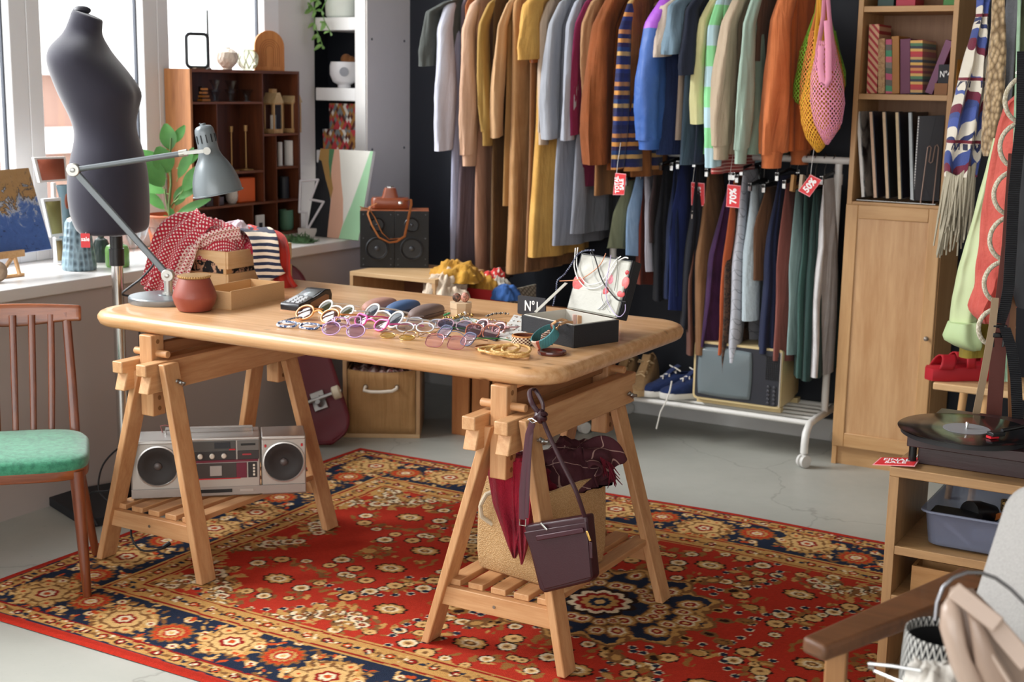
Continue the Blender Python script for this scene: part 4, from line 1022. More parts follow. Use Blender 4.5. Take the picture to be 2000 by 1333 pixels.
G = [
 # name, category, label, u, v, zt, v bottom body, material, kwargs; bodies darker than slm carry painted shade from under the sleeves
 ('t_shirt', 'shirt', 'dark grey short sleeved top at the window end of the clothes rail', 848, 60, 1.80, 520, K('#4c4f4c'), dict(w=.22, wb=.20, sl=Z(128, 850), sr=.055, sdx=.06, short=True, th=.02)),
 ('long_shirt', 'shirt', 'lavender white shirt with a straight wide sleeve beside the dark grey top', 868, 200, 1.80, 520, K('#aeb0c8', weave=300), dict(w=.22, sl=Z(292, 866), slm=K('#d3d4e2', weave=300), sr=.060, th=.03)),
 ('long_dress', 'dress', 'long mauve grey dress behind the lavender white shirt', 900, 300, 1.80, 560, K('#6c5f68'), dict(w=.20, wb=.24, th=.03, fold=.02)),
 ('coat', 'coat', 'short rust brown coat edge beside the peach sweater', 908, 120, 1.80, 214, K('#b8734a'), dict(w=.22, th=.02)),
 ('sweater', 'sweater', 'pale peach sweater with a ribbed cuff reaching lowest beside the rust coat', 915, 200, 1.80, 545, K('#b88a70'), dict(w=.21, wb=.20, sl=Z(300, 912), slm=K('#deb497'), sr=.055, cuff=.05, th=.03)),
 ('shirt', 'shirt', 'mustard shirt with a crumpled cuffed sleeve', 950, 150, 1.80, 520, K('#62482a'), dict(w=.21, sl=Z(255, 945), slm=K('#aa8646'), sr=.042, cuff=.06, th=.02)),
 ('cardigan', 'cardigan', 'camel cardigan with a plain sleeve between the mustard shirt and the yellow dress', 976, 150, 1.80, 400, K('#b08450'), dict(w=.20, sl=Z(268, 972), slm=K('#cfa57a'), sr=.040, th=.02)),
 ('long_coat', 'coat', 'long camel coat, the lowest hanging of all on the wall rail', 1000, 300, 1.80, 530, K('#bf9263', col2='#a87a4c'), dict(w=.22, wb=.24, th=.035, tb=.045, fold=.014)),
 ('dress', 'dress', 'long golden yellow dress with a wide short sleeve', 1040, 300, 1.82, 498, K('#dcac5c', col2='#c4934a', weave=260), dict(w=.20, wb=.24, sl=Z(115, 1010), sr=.075, short=True, sfl=.5, th=.035, tb=.05, fold=.016, sdx=.0)),
 ('dress', 'dress', 'cocoa brown dress with its hem just below the yellow dress', 1052, 400, 1.80, 528, K('#8c6240'), dict(w=.20, wb=.23, th=.02, yn=4.86)),
 ('leather_jacket', 'jacket', 'glossy brown leather jacket sleeve beside the yellow dress', 1045, 60, 1.82, 436, plain('#a2592a', .35, bump=.3, bs=60), dict(w=.17, wb=.10, sl=Z(120, 1040), sr=.040, th=.015, sdx=.02)),
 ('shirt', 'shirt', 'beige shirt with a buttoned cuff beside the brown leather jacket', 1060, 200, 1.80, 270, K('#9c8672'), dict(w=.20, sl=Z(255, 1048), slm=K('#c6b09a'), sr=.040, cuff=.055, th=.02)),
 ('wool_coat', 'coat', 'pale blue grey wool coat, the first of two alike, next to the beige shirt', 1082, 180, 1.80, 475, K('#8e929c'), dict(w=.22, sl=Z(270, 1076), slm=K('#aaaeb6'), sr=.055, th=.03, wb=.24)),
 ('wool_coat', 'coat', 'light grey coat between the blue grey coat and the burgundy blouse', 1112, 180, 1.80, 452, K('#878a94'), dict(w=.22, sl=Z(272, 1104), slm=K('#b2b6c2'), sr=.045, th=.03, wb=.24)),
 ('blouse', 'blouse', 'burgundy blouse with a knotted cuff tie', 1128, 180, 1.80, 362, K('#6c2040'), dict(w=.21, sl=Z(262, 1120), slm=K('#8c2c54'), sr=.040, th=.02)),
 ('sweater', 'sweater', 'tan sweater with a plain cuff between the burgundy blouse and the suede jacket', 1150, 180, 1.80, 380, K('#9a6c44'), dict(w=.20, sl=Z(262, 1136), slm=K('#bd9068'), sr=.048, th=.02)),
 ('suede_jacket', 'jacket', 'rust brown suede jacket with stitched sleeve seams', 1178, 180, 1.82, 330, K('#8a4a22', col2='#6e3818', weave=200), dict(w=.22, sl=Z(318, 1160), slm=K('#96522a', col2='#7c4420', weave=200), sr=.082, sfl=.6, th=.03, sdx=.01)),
 ('patterned_cardigan', 'cardigan', 'navy knitted cardigan with narrow orange patterned bands', 1212, 200, 1.80, 332, NAVK, dict(w=.22, sl=Z(328, 1203), sr=.045, th=.03)),
 ('corduroy_coat', 'coat', 'long orange brown corduroy coat edge beside the navy patterned cardigan', 1230, 200, 1.80, 345, K('#a4683a', col2='#7c4a24', weave=200), dict(w=.23, th=.015, wb=.18)),
 ('windbreaker', 'jacket', 'windbreaker jacket with a purple shoulder and puffed blue sleeve', 1275, 200, 1.80, 300, K('#26345c', weave=60, bump=.5), dict(w=.23, sl=Z(270, 1250), slm='WIND', sr=.075, sfl=.65, cuff=.04, th=.035, sdx=.015)),
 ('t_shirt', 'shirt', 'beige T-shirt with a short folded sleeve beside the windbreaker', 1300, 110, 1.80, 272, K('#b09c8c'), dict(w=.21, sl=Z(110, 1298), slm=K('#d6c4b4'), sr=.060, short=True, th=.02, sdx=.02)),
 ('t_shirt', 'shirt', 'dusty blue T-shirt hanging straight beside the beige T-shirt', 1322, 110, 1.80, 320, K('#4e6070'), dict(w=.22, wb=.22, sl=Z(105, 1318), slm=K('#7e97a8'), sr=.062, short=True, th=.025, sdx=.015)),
 ('t_shirt', 'shirt', 'dark navy T-shirt with a short sleeve behind the dusty blue one', 1350, 110, 1.80, 315, K('#262b3a'), dict(w=.22, sl=Z(145, 1344), sr=.048, short=True, th=.02)),
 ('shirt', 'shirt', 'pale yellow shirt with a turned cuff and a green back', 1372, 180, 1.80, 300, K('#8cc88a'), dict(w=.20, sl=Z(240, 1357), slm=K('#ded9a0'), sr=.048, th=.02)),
 ('striped_shirt', 'shirt', 'shirt with wide light blue and mint green stripes', 1392, 200, 1.80, 300, stripes(['#8fdc9c', '#b8d8e2'], .145, 2, .85), dict(w=.20, sl=Z(324, 1376), sr=.050, th=.02)),
 ('striped_dress', 'dress', 'narrow red dress with fine white stripes reaching below the blue striped shirt', 1398, 200, 1.80, 338, stripes(['#a83a38', '#a83a38', '#dfb0a4'], .0125, 2, .9), dict(w=.20, wb=.22, th=.025)),
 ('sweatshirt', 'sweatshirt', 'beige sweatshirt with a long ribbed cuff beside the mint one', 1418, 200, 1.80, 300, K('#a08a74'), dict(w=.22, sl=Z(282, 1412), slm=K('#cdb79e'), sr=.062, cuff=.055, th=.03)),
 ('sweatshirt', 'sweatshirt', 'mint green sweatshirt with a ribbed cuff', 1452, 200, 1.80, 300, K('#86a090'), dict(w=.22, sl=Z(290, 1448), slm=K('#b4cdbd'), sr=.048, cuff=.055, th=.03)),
 ('t_shirt', 'shirt', 'dark brown top showing between the mint and orange sweatshirts', 1478, 60, 1.82, 120, K('#5c4436'), dict(w=.22, th=.02)),
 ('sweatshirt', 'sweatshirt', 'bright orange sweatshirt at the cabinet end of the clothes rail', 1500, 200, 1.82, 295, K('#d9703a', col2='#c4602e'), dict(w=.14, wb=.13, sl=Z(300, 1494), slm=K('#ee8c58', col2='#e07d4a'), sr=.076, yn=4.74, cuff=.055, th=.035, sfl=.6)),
]
n = NT('purple_and_blue_nylon'); sp = n.n('ShaderNodeSeparateXYZ', {0: n.n('ShaderNodeNewGeometry').outputs['Position']}).outputs[2]
zz_ = Z(90, 1255)
f = n.math('GREATER_THAN', n.math('ADD', sp, n.math('MULTIPLY', n.n('ShaderNodeSeparateXYZ', {0: n.co()}).outputs[1], .2)), zz_)
WIND = n.pbr(n.mix(f, '#3c64ae', '#a857cc'), .5, 0, n.bump(n.nz(18, 3), .6, .01))
for nm, ca, lb, u, v, zt, vb, mt, kw in G:
    kw = dict(kw)
    if kw.get('slm') == 'WIND': kw['slm'] = WIND
    garment(nm, ca, lb, u, v, zt, A(u, vb, y=YR-.15).z, mt, **kw)
rl = M().tube([(-3.62, YR, 1.93), (-1.36, YR, 1.93)], .0125, 14)
t = T('clothes_rail', 'long black wall mounted clothes rail above the frame', 'clothes rail', (-2.5, YB, 1.93))
rl.build('rail', BLACK, t, world=True)
for x in (-3.45, -2.5, -1.45): M().tube([(x, YB-.001, 1.93), (x, YR, 1.93)], .010, 10).build('bracket', BLACK, t, world=True)

# ---------- net bags at the end of the rail ----------
def net_mat(c, sc):
    n = NT('string_net'); uv = n.n('ShaderNodeTexCoord').outputs['UV']
    v = n.n('ShaderNodeTexVoronoi', {'Vector': n.n('ShaderNodeMapping', {0: uv, 2: (0, 0, .785), 3: (1, 1, 1)}).outputs[0], 'Scale': sc, 'Randomness': .15}, voronoi_dimensions='2D').outputs[0]
    a = n.math('LESS_THAN', v, .40)
    n.pbr(n.mix(n.nz(60, 2), c, tuple(min(1, q*1.2) for q in C(c)[:3])+(1,)), .9, 0, None)
    p = [q for q in n.t.nodes if q.type == 'BSDF_PRINCIPLED'][0]
    m = n.n('ShaderNodeMixShader', {0: a, 1: p.outputs[0], 2: n.n('ShaderNodeBsdfTransparent').outputs[0]}); n.t.links.new(m.outputs[0], n.out.inputs[0]); return n.m
def net_bag(label, y, outl, col, top, r=.05, hdl=None):
    """outl: rows (v, u left, u right) of the hanging net"""
    c0 = A((outl[-1][1]+outl[-1][2])/2, outl[-1][0], y=y)
    t = T('net_bag', label, 'bag', c0, 0, 'string bags hanging beside the cabinet')
    R = []; uv = []; n = 36; prev = 0
    for v, l, r_ in outl:
        a = A(l, v, y=y); b = A(r_, v, y=y); c = (a+b)/2; h = (b-a).length/2
        R.append([(c.x+h*math.cos(2*PI*k/n), c.y+min(r, h*.8)*math.sin(2*PI*k/n), c.z) for k in range(n)])
        uv += [(k/n*.42, c.z) for k in range(n)]
    m = M(); m.rings(R); m.uv = uv; m.build('net', net_mat(col, 85), t, world=True, smooth=70)
    st = M(); s0 = outl[0]; pl = plain(col, .85, bump=.3)
    a = A(s0[1], s0[0], y=y); b = A(s0[2], s0[0], y=y)
    for p, dx in ((a, .0), (b, 0)):
        st.tube([p+Vector((0, 0, -.10)), p+Vector((0, -.01, -.03)), p.lerp(A(top, 0, y=y), .6)+Vector((0, 0, 0)), A(top, -60, y=y), (A(top, 0, y=y).x, YR, 1.943)], [.012, .009, .008, .008, .008], 8, flat=.4)
    if hdl: 
        st.tube([A(q[0], q[1], y=y-r-.008) for q in hdl], .011, 8, flat=.3, side=(1, 0, 0))
    st.build('handle', pl, t, world=True)
net_bag('green string bag behind the orange string bag', 4.84, [(60, 1578, 1632), (100, 1562, 1640), (140, 1556, 1652), (165, 1550, 1652), (190, 1549, 1640), (200, 1554, 1620), (208, 1565, 1600)], '#6f9c28', 1606, .05)
net_bag('apricot string bag, widest of the hanging string bags', 4.80, [(60, 1585, 1626), (110, 1572, 1640), (160, 1563, 1650), (210, 1561, 1646), (250, 1568, 1640), (270, 1580, 1625), (280, 1595, 1610)], '#d07a3e', 1604, .05)
net_bag('mustard yellow string bag reaching lowest', 4.76, [(50, 1597, 1610), (100, 1588, 1612), (150, 1575, 1618), (200, 1563, 1620), (240, 1565, 1622), (270, 1574, 1620), (290, 1588, 1608), (298, 1595, 1600)], '#d9a030', 1601, .045)
net_bag('pink string bag in front with a long flat handle loop', 4.71, [(80, 1600, 1630), (110, 1592, 1636), (150, 1584, 1645), (200, 1583, 1650), (240, 1590, 1644), (265, 1602, 1630), (283, 1612, 1618)], '#dd8fa8', 1613, .045, [(1604, 90), (1602, 130), (1606, 160), (1612, 168), (1618, 155), (1618, 100), (1615, 40)])

# ---------- low white rack with trousers and skirts ----------
def rack():
    t = T('garment_rack', 'low white metal garment rack on castors with trousers, shoes and a television', 'clothes rack', (-2.05, 5.1, 0))
    W = plain('#dcdad6', .35, var=.02)
    xl, xr, yc, zb, ztp = -2.47, -1.545, 5.10, .155, 1.135
    M().tube([(xl-.02, yc, ztp), (xr+.07, yc, ztp)], .0135, 14).build('top_bar', W, t, world=True)
    for x in (xl, xr):
        M().tube([(x, yc, zb+.0), (x, yc, ztp-.012)], .014, 14).tube([(x, yc, ztp-.09), (x, yc, ztp-.05)], .017, 14).build('post', W, t, world=True)
    for x in (xl-.0, xr):
        pts = [(x, 4.875, .055), (x, 4.875, .09), (x, 4.885, .13), (x, 4.92, .158), (x, 4.98, zb+.008), (x, 5.22, zb+.008), (x, 5.28, .158), (x, 5.31, .13), (x, 5.318, .09), (x, 5.318, .055)]
        M().tube(pts, .0145, 12).build('foot', W, t, world=True)
        for y in (4.875, 5.318-.03):
            o = M().tube([(x, y, .058), (x, y, .044)], .008, 10).build('castor', W, t, world=True)
            M().lathe([(.014, -.017), (.024, -.016), (.025, -.006), (.018, -.003), (.018, .003), (.025, .006), (.024, .016), (.014, .017)], n=20, T=TR(x+.0, y, .025) @ Matrix.Rotation(PI/2, 4, 'Y') @ Matrix.Rotation(.5, 4, 'X')).build('wheel', plain('#cfcdc9', .4), o, world=True)
    for k in range(6):
        y = 4.945+k*.062
        M().tube([(xl, y, zb+(0.004 if k else 0)), (xr, y, zb+(.004 if k else 0))], .0105 if k in (0, 5) else .0065, 10).build('shelf_bar', W, t, world=True)
rack()
LOW = 'trousers and skirts clipped on the low white rack'
def lower(name, cat, label, u, v, vt, vb, mat, w=.15, wb=None, th=.016, fold=.014, folds=3, ub=None, yn=4.93, wood_top=None, legs=False, ztop=None):
    zt = A(u, vt, y=yn).z; zb = A(u, vb, y=yn).z; x = A(u, vt+15, y=yn).x
    xb = A(ub if ub else u, vb-15, y=yn).x
    yc = yn+(wb or w)
    t = T(name, label, cat, (xb, yc, zb), 0, LOW)
    R = []; nz = 18; n = 36; wb_ = wb or w
    for j in range(nz+1):
        k = j/nz; z = lerp(zt, zb, k); W = lerp(w*.66, wb_, min(1, k*2.2)); am = fold*min(1, k*3)
        row = []
        for i in range(n):
            a = 2*PI*i/n; ca, sa = math.cos(a), math.sin(a)
            y = math.copysign(abs(ca)**.8, ca)*W; xx = sa*th*(.3+.9*min(1, k*2))
            xx += am*math.sin(y/W*PI*folds*.5+u*.3)+.7*am*noise.noise(Vector((y*7, z*4, u)))
            row.append((lerp(x, xb, k**1.1)+xx, yc-y, z+(.010*math.sin(y*14+u) if j == nz else 0)))
        R.append(row)
    m = M(); m.rings(R)
    m.build('leg' if legs else 'body', mat, t, world=True, smooth=75)
    if legs:
        R2 = [[(p[0]+lerp(.004, .030, j/nz), p[1]+.02, p[2]+(.012 if j else 0)) for p in r] for j, r in enumerate(R)]
        m = M(); m.rings(R2); m.build('leg', mat, t, world=True, smooth=75)
    hk = M(); hm = plain(wood_top, .5) if wood_top else plain('#17171a', .4)
    hk.tube([(x, yc-w*.9, zt+.006), (x, 5.10, zt+.02), (x, yc+w*.9, zt+.006)], .006, 6)
    hk.build('hanger', hm, t, world=True)
    if not wood_top:
        for sg in (-1, 1): M().box((x, yc+sg*w*.8, zt-.002), (.012, .012, .030)).build('clip', CHROME, t, world=True)
    else: M().bar((x, yn+.01, zt-.005), (x, yn+.02, zt+.055), .012, .03, side=(1, 0, 0)).build('hanger_arm', hm, t, world=True)
    M().tube([(x, 5.10, zt+.015), (x, 5.10, 1.10), (x, 5.118, 1.124), (x, 5.122, 1.14), (x, 5.10, 1.156), (x, 5.082, 1.142)], .0016, 6).build('hanger_hook', STEEL, t, world=True)
    return t
SK, TR_ = 'skirt', 'trousers'
for a in [
 ('skirt', SK, 'sage green skirt flaring towards the window under the TOTAL SALE tag', 1212, 0, 355, 492, K('#8d9478'), dict(ub=1190, w=.12, wb=.14, yn=4.86)),
 ('skirt', SK, 'light blue skirt beside the sage green one', 1230, 0, 330, 502, K('#a8c8ee', col2='#86aad8'), dict(ub=1222, w=.12, wb=.15, yn=4.88)),
 ('trousers', TR_, 'rust coloured trousers between the light blue skirt and the black jeans', 1243, 0, 345, 560, K('#8c4436'), dict(ub=1246, legs=False)),
 ('shirt', 'shirt', 'white shirt with a thin pale edge hanging beside the rust trousers', 1250, 0, 322, 535, K('#dedcea'), dict(ub=1260, th=.010, w=.12)),
 ('trousers', TR_, 'dark taupe trousers beside the white shirt', 1266, 0, 325, 470, K('#4a3c3c'), dict()),
 ('jeans', 'jeans', 'black jeans with a button at the hip', 1284, 0, 325, 585, K('#17181e', weave=200), dict(ub=1282, legs=True, th=.026, w=.16)),
 ('jeans', 'jeans', 'navy blue jeans with faded creases', 1306, 0, 325, 590, K('#202c4e', col2='#18203a', weave=200), dict(ub=1300, legs=True, th=.022)),
 ('trousers', TR_, 'smooth royal navy trousers beside the faded navy jeans', 1318, 0, 322, 610, K('#27346a'), dict(ub=1312)),
 ('trousers', TR_, 'black dress trousers reaching lower than the navy ones', 1350, 0, 318, 650, K('#1c1d24'), dict(ub=1330, legs=True, th=.022)),
 ('skirt', SK, 'dusty brown skirt glimpsed below the black trousers', 1348, 0, 420, 692, K('#6f4a3e'), dict(ub=1342, th=.018)),
 ('skirt', SK, 'wide camel brown wool skirt beside a red tag', 1366, 0, 338, 690, K('#8f6848', col2='#7a5638'), dict(ub=1366, th=.034, w=.11, wb=.16, fold=.006)),
 ('skirt', SK, 'dark plum pleated skirt with thin folds', 1408, 0, 345, 685, K('#472a50', col2='#2c1a34'), dict(ub=1376, th=.022, fold=.016, folds=7, w=.08, wb=.16)),
 ('skirt', SK, 'burnt orange skirt beside the plum one', 1418, 0, 345, 696, K('#c4633c'), dict(ub=1402, th=.018, w=.08, wb=.14)),
 ('skirt', SK, 'brown leopard skirt, lowest of those beside the television', 1424, 0, 350, 735, blotch('#5a4030', '#2c2018', None, 70), dict(ub=1420, th=.02, wb=.20)),
 ('skirt', SK, 'light grey checked skirt beside the leopard one', 1436, 0, 335, 708, checks('#a9aab2', '#c4c5cc', '#85868e', .03, .06), dict(ub=1422, th=.03, w=.12, wb=.16)),
 ('shirt', 'shirt', 'pale blue grey crumpled shirt below the 70% tag', 1460, 0, 365, 625, K('#c2d0d6', weave=80, bump=.7), dict(ub=1452, th=.035, w=.12, fold=.014)),
 ('trousers', TR_, 'brown folded trousers beside the pale blue grey shirt', 1486, 0, 368, 545, K('#6a4a34'), dict(ub=1480, th=.022)),
 ('trousers', TR_, 'dark navy trousers in front of the television', 1512, 0, 345, 694, K('#222842'), dict(ub=1492, th=.026, legs=True)),
 ('skirt', SK, 'muted rose brown skirt beside the dark navy trousers', 1526, 0, 360, 712, K('#8d544c'), dict(ub=1518, th=.02)),
 ('trousers', TR_, 'grey green trousers on a light wooden hanger', 1545, 0, 372, 700, K('#8fa8a6'), dict(ub=1540, wood_top='#b98a50')),
 ('trousers', TR_, 'sea green trousers on a pale cream hanger', 1562, 0, 372, 738, K('#42605a'), dict(ub=1552, wood_top='#d8c8ae', th=.02)),
 ('trousers', TR_, 'dark bottle green trousers on an orange brown hanger', 1580, 0, 372, 742, K('#2c423e'), dict(ub=1568, wood_top='#b8662e', th=.026, legs=True)),
 ('trousers', TR_, 'white trousers at the cabinet end of the low rack', 1600, 0, 352, 738, K('#e8e4e4', col2='#c8c2c0'), dict(ub=1586, th=.02, w=.13)),
]: lower(*a[:8], **a[8])
# red paper tags
def sale_tag(label, pts, y, lines, rot, size=.030, sx=1):
    P = [A(u, v, y=y) for u, v in pts]; n = Vector((0, 1, 0)); 
    t = T('sale_tag', label, 'tag', ((P[0]+P[2])/2), 0, 'red sale tags on the clothes')
    c = (P[0]+P[2])/2
    def slab(s, d0, d1): return [c+(p-c)*s+Vector((0, d0, 0)) for p in P]+[c+(p-c)*s+Vector((0, d1, 0)) for p in P]
    F = [(3, 2, 1, 0), (4, 5, 6, 7), (0, 1, 5, 4), (1, 2, 6, 5), (2, 3, 7, 6), (3, 0, 4, 7)]
    M().add(slab(1, 0, .0015), F).build('card', TAGE, t, world=True, smooth=0)
    M().add(slab(.93, -.0008, 0), F).build('red_face', TAGM, t, world=True, smooth=0)
    fx = Vector((math.cos(rot), 0, math.sin(rot))); fy = Vector((-math.sin(rot), 0, math.cos(rot)))
    text('tag_lettering', lines, size, TXT, t, frame(c+Vector((0, -.0012, 0)), fx, fy), .0003, size*.035, world=True, sx=sx)
    top = max(P, key=lambda p: p.z); tp = c+(top-c)*.8
    M().tube([tp+Vector((0, -.001, -.01)), tp+Vector((0, .01, .05)), (tp.x, tp.y+.03, tp.z+.12)], .0008, 5).build('string', TXT, t, world=True)
sale_tag('red tag reading TOTAL SALE at the window end of the low rack', [(1197, 381), (1219, 381), (1223, 340), (1202, 338)], 4.66, 'TOTAL\nSALE', 1.65, .023, .85)
sale_tag('red 70% tag hanging in the middle of the low rack', [(1418, 404), (1444, 407), (1447, 363), (1421, 360)], 4.84, '70%', 1.62, .036, .95)
sale_tag('half hidden red tag behind the camel brown skirt', [(1350, 401), (1376, 403), (1376, 358), (1350, 356)], 4.985, '50%', 1.60, .036, .95)
sale_tag('tilted red 50% tag beside the white trousers', [(1559, 373), (1581, 385), (1605, 352), (1583, 341)], 4.84, '50%', .93, .034, .95)
# ---------- things on the sill, the little cabinet and the recess ----------
def S(p): return (Vector(p)-CO).dot(cF)/CF
def turn(name, label, cat, u, vb, prof, mat, z=None, p=None, n=28, group=None, part='body', k=1.0):
    b = A(u, vb, z=z) if z is not None else Vector(p); s = S(b)*k
    t = T(name, label, cat, b, 0, group)
    M().lathe([(r*s, h*s) for r, h in prof], n=n).build(part, mat, t, smooth=35)
    t['_s'] = s
    return t, s
def leaf(m, p, d, L, w, up=(0, 0, 1), fold=.25, droop=.25):
    p = Vector(p); d = Vector(d).normalized(); sd = d.cross(Vector(up)); sd = sd.normalized() if sd.length > .01 else Vector((1, 0, 0)); nm = sd.cross(d)
    def fn(u, v):
        ww = w*math.sin(PI*min(1, v*.93+.02))**.8*(1-.25*v)
        q = (u-.5)*2
        return p+d*L*v+sd*q*ww*.5+nm*(-droop*L*v*v+fold*abs(q)*ww*.5)
    m.grid(4, 8, fn)
n_ = NT('leaf_green'); f_ = n_.nz(18, 3); n_.pbr(n_.mix(f_, '#2f6a2c', '#5d9a48'), .4, 0, None, Subsurface_Weight=.0); LEAF = n_.m
n_ = NT('pale_leaf'); f_ = n_.nz(40, 3); n_.pbr(n_.mix(f_, '#58a03c', '#b9d98c'), .4); LEAF2 = n_.m
TERRA = plain('#b5643f', .7, var=.08, bump=.1); GLASS = thin_glass('#f4fbfb', .75)
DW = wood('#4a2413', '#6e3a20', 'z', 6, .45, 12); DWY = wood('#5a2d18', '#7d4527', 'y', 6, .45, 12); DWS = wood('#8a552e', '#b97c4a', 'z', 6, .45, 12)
CX = -3.81
def cp(u, v): q = A(u, v, x=CX); return q.y, q.z
def cabinet():
    t = T('display_cabinet', 'dark brown wooden pigeonhole display cabinet on the windowsill', 'cabinet', (CX-.07, 4.4, ZS))
    y0, y1 = cp(372, 200)[0], cp(586, 250)[0]; zt = cp(480, 137)[1]; xb = CX-.135; th = .010
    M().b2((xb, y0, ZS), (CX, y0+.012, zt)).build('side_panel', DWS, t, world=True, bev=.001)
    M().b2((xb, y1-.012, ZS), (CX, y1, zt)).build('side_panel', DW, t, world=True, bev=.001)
    M().b2((xb, y0+.012, zt-.012), (CX, y1-.012, zt)).build('top_panel', DWY, t, world=True)
    M().b2((xb, y0+.012, ZS), (CX, y1-.012, ZS+.012)).build('bottom_panel', DWY, t, world=True)
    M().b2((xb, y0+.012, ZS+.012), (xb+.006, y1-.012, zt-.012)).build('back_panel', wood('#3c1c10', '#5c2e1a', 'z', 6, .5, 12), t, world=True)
    yd = cp(514, 200)[0]; yr = cp(541, 330)[0]; yl = cp(495, 430)[0]; ym = cp(425, 240)[0]
    def sh(ya, yb_, v, uu): z = cp(uu, v)[1]; M().b2((xb+.006, ya, z-.009), (CX-.002, yb_, z)).build('shelf', DWY, t, world=True); return z
    z1 = sh(y0+.012, yd-.004, 199, 440); z2 = sh(yd+.004, y1-.012, 261, 550); z5 = sh(y0+.012, y1-.012, 402, 440)
    z3 = sh(yr+.003, y1-.012, 325, 565); z4 = sh(ym, yd-.004, 334, 490)
    M().b2((xb+.006, yd-.004, z5), (CX-.002, yd+.004, zt-.012)).build('divider', DW, t, world=True)
    M().b2((xb+.006, yr-.003, z5), (CX-.002, yr+.003, z2-.009)).build('divider', DW, t, world=True)
    M().b2((xb+.006, ym-.003, z5), (CX-.002, ym+.003, z1-.009)).build('divider', DW, t, world=True)
    M().b2((xb+.006, yl-.003, ZS+.012), (CX-.002, yl+.003, z5-.009)).build('divider', DW, t, world=True)
    M().b2((xb+.006, yr-.003, ZS+.012), (CX-.002, yr+.003, z5-.009)).build('divider', DW, t, world=True)
    return zt, z1, z2, z3, z4, z5
ZC, Z1, Z2, Z3, Z4, Z5 = cabinet()
xm = CX-.055
def at(u, v, x=xm): q = A(u, v, x=x); return q
def pos(u, v, z, x=xm): q = A(u, v, x=x); return Vector((x, q.y, z))
# on top of the cabinet
def mirror():
    b = pos(386, 128, ZC, CX-.03); s = S(b); t = T('framed_mirror', 'small black rounded frame standing on the cabinet top', 'frame', b)
    d = Vector((.35, .93, 0)); m = M(); o = rrect(46*s, 64*s, 9*s, 5)
    m.tube([b+d*x+Vector((0, 0, y+35*s)) for x, y in o], 3.2*s, 8, closed=True).build('frame', plain('#24282e', .4), t, world=True)
    fr = frame(b+Vector((0, 0, 35*s)), d, (0, 0, 1)); M().prism(rrect(42*s, 60*s, 8*s, 5), .002, fr).build('glass', thin_glass('#f4f8f8', .8), t, world=True)
    M().box((0, 0, .003), (.03, .05, .006)).build('foot', plain('#6a5a48', .5), t)
mirror()
turn('rod_stand', 'tall thin tapered grey rod standing behind the black frame on the cabinet', 'ornament', 407, 128, [(6, 0), (6, 2), (3.2, 4), (2.8, 60), (2.0, 112), (1.6, 113)], plain('#6a6d6c', .5), p=pos(407, 128, ZC, CX-.10))
n = NT('ribbed_plaster'); wv = n.n('ShaderNodeTexVoronoi', {'Vector': n.co((1, 1, .6)), 'Scale': 75.}).outputs[0]; n.pbr('#e6d8c8', .8, 0, n.bump(wv, .8, .006))
turn('vase', 'round cream vase with a dimpled surface on the cabinet', 'vase', 444, 131, [(8, 0), (10, 1), (9, 3), (18, 12), (22, 22), (20, 33), (11, 40), (6, 41), (6, 43), (4, 42)], n.m, p=pos(444, 131, ZC))
def wire_ball():
    b = pos(484, 131, ZC); s = S(b); t = T('wire_vase', 'clear cut glass ball vase between the cream vase and the wooden arch', 'vase', b)
    M().lathe([(9*s, 0), (18*s, 8*s), (21*s, 21*s), (18*s, 33*s), (12*s, 40*s), (11.4*s, 40*s), (17*s, 33*s), (20*s, 21*s), (17*s, 9*s), (8*s, 1*s)], n=24, cap=False).build('glass', thin_glass('#f0f2ec', .6), t)
    m = M()
    for k in range(9):
        for sg in (1, -1):
            m.tube([(21.2*s*math.sin(PI*(.18+.70*j/8))*math.cos(2*PI*k/9+sg*.9*j/8), 21.2*s*math.sin(PI*(.18+.70*j/8))*math.sin(2*PI*k/9+sg*.9*j/8), 21*s-21*s*math.cos(PI*(.18+.70*j/8))) for j in range(9)], .7*s, 4)
    m.build('wire_net', plain('#b9b49a', .4, .4), t)
wire_ball()
def arch():
    b = pos(526, 133, ZC, CX-.035); s = S(b); t = T('arched_board', 'arched wooden board with carved rainbow lines on the cabinet', 'ornament', b)
    d = Vector((.45, .89, 0)); fr = frame(b, d, (0, 0, 1)); W = wood('#b06c34', '#cc8a4c', 'z', 8, .5, 12)
    P = [(-31*s, 0), (31*s, 0), (31*s, 46*s)]+[(31*s*math.cos(a*PI/16), 46*s+31*s*math.sin(a*PI/16)) for a in range(1, 16)]+[(-31*s, 46*s)]
    M().prism(P, .012, fr @ TR(0, 0, -.006)).build('board', W, t, world=True, bev=.001)
    m = M()
    for r in (8, 12, 16, 20):
        m.tube([fr @ Vector((-r*s, 8*s, .0066))]+[fr @ Vector((r*s*math.cos(PI-a*PI/12), 40*s+r*s*math.sin(a*PI/12), .0066)) for a in range(13)]+[fr @ Vector((r*s, 8*s, .0066))], .5*s, 4)
    m.build('carved_lines', plain('#8a5026', .7), t, world=True)
arch()
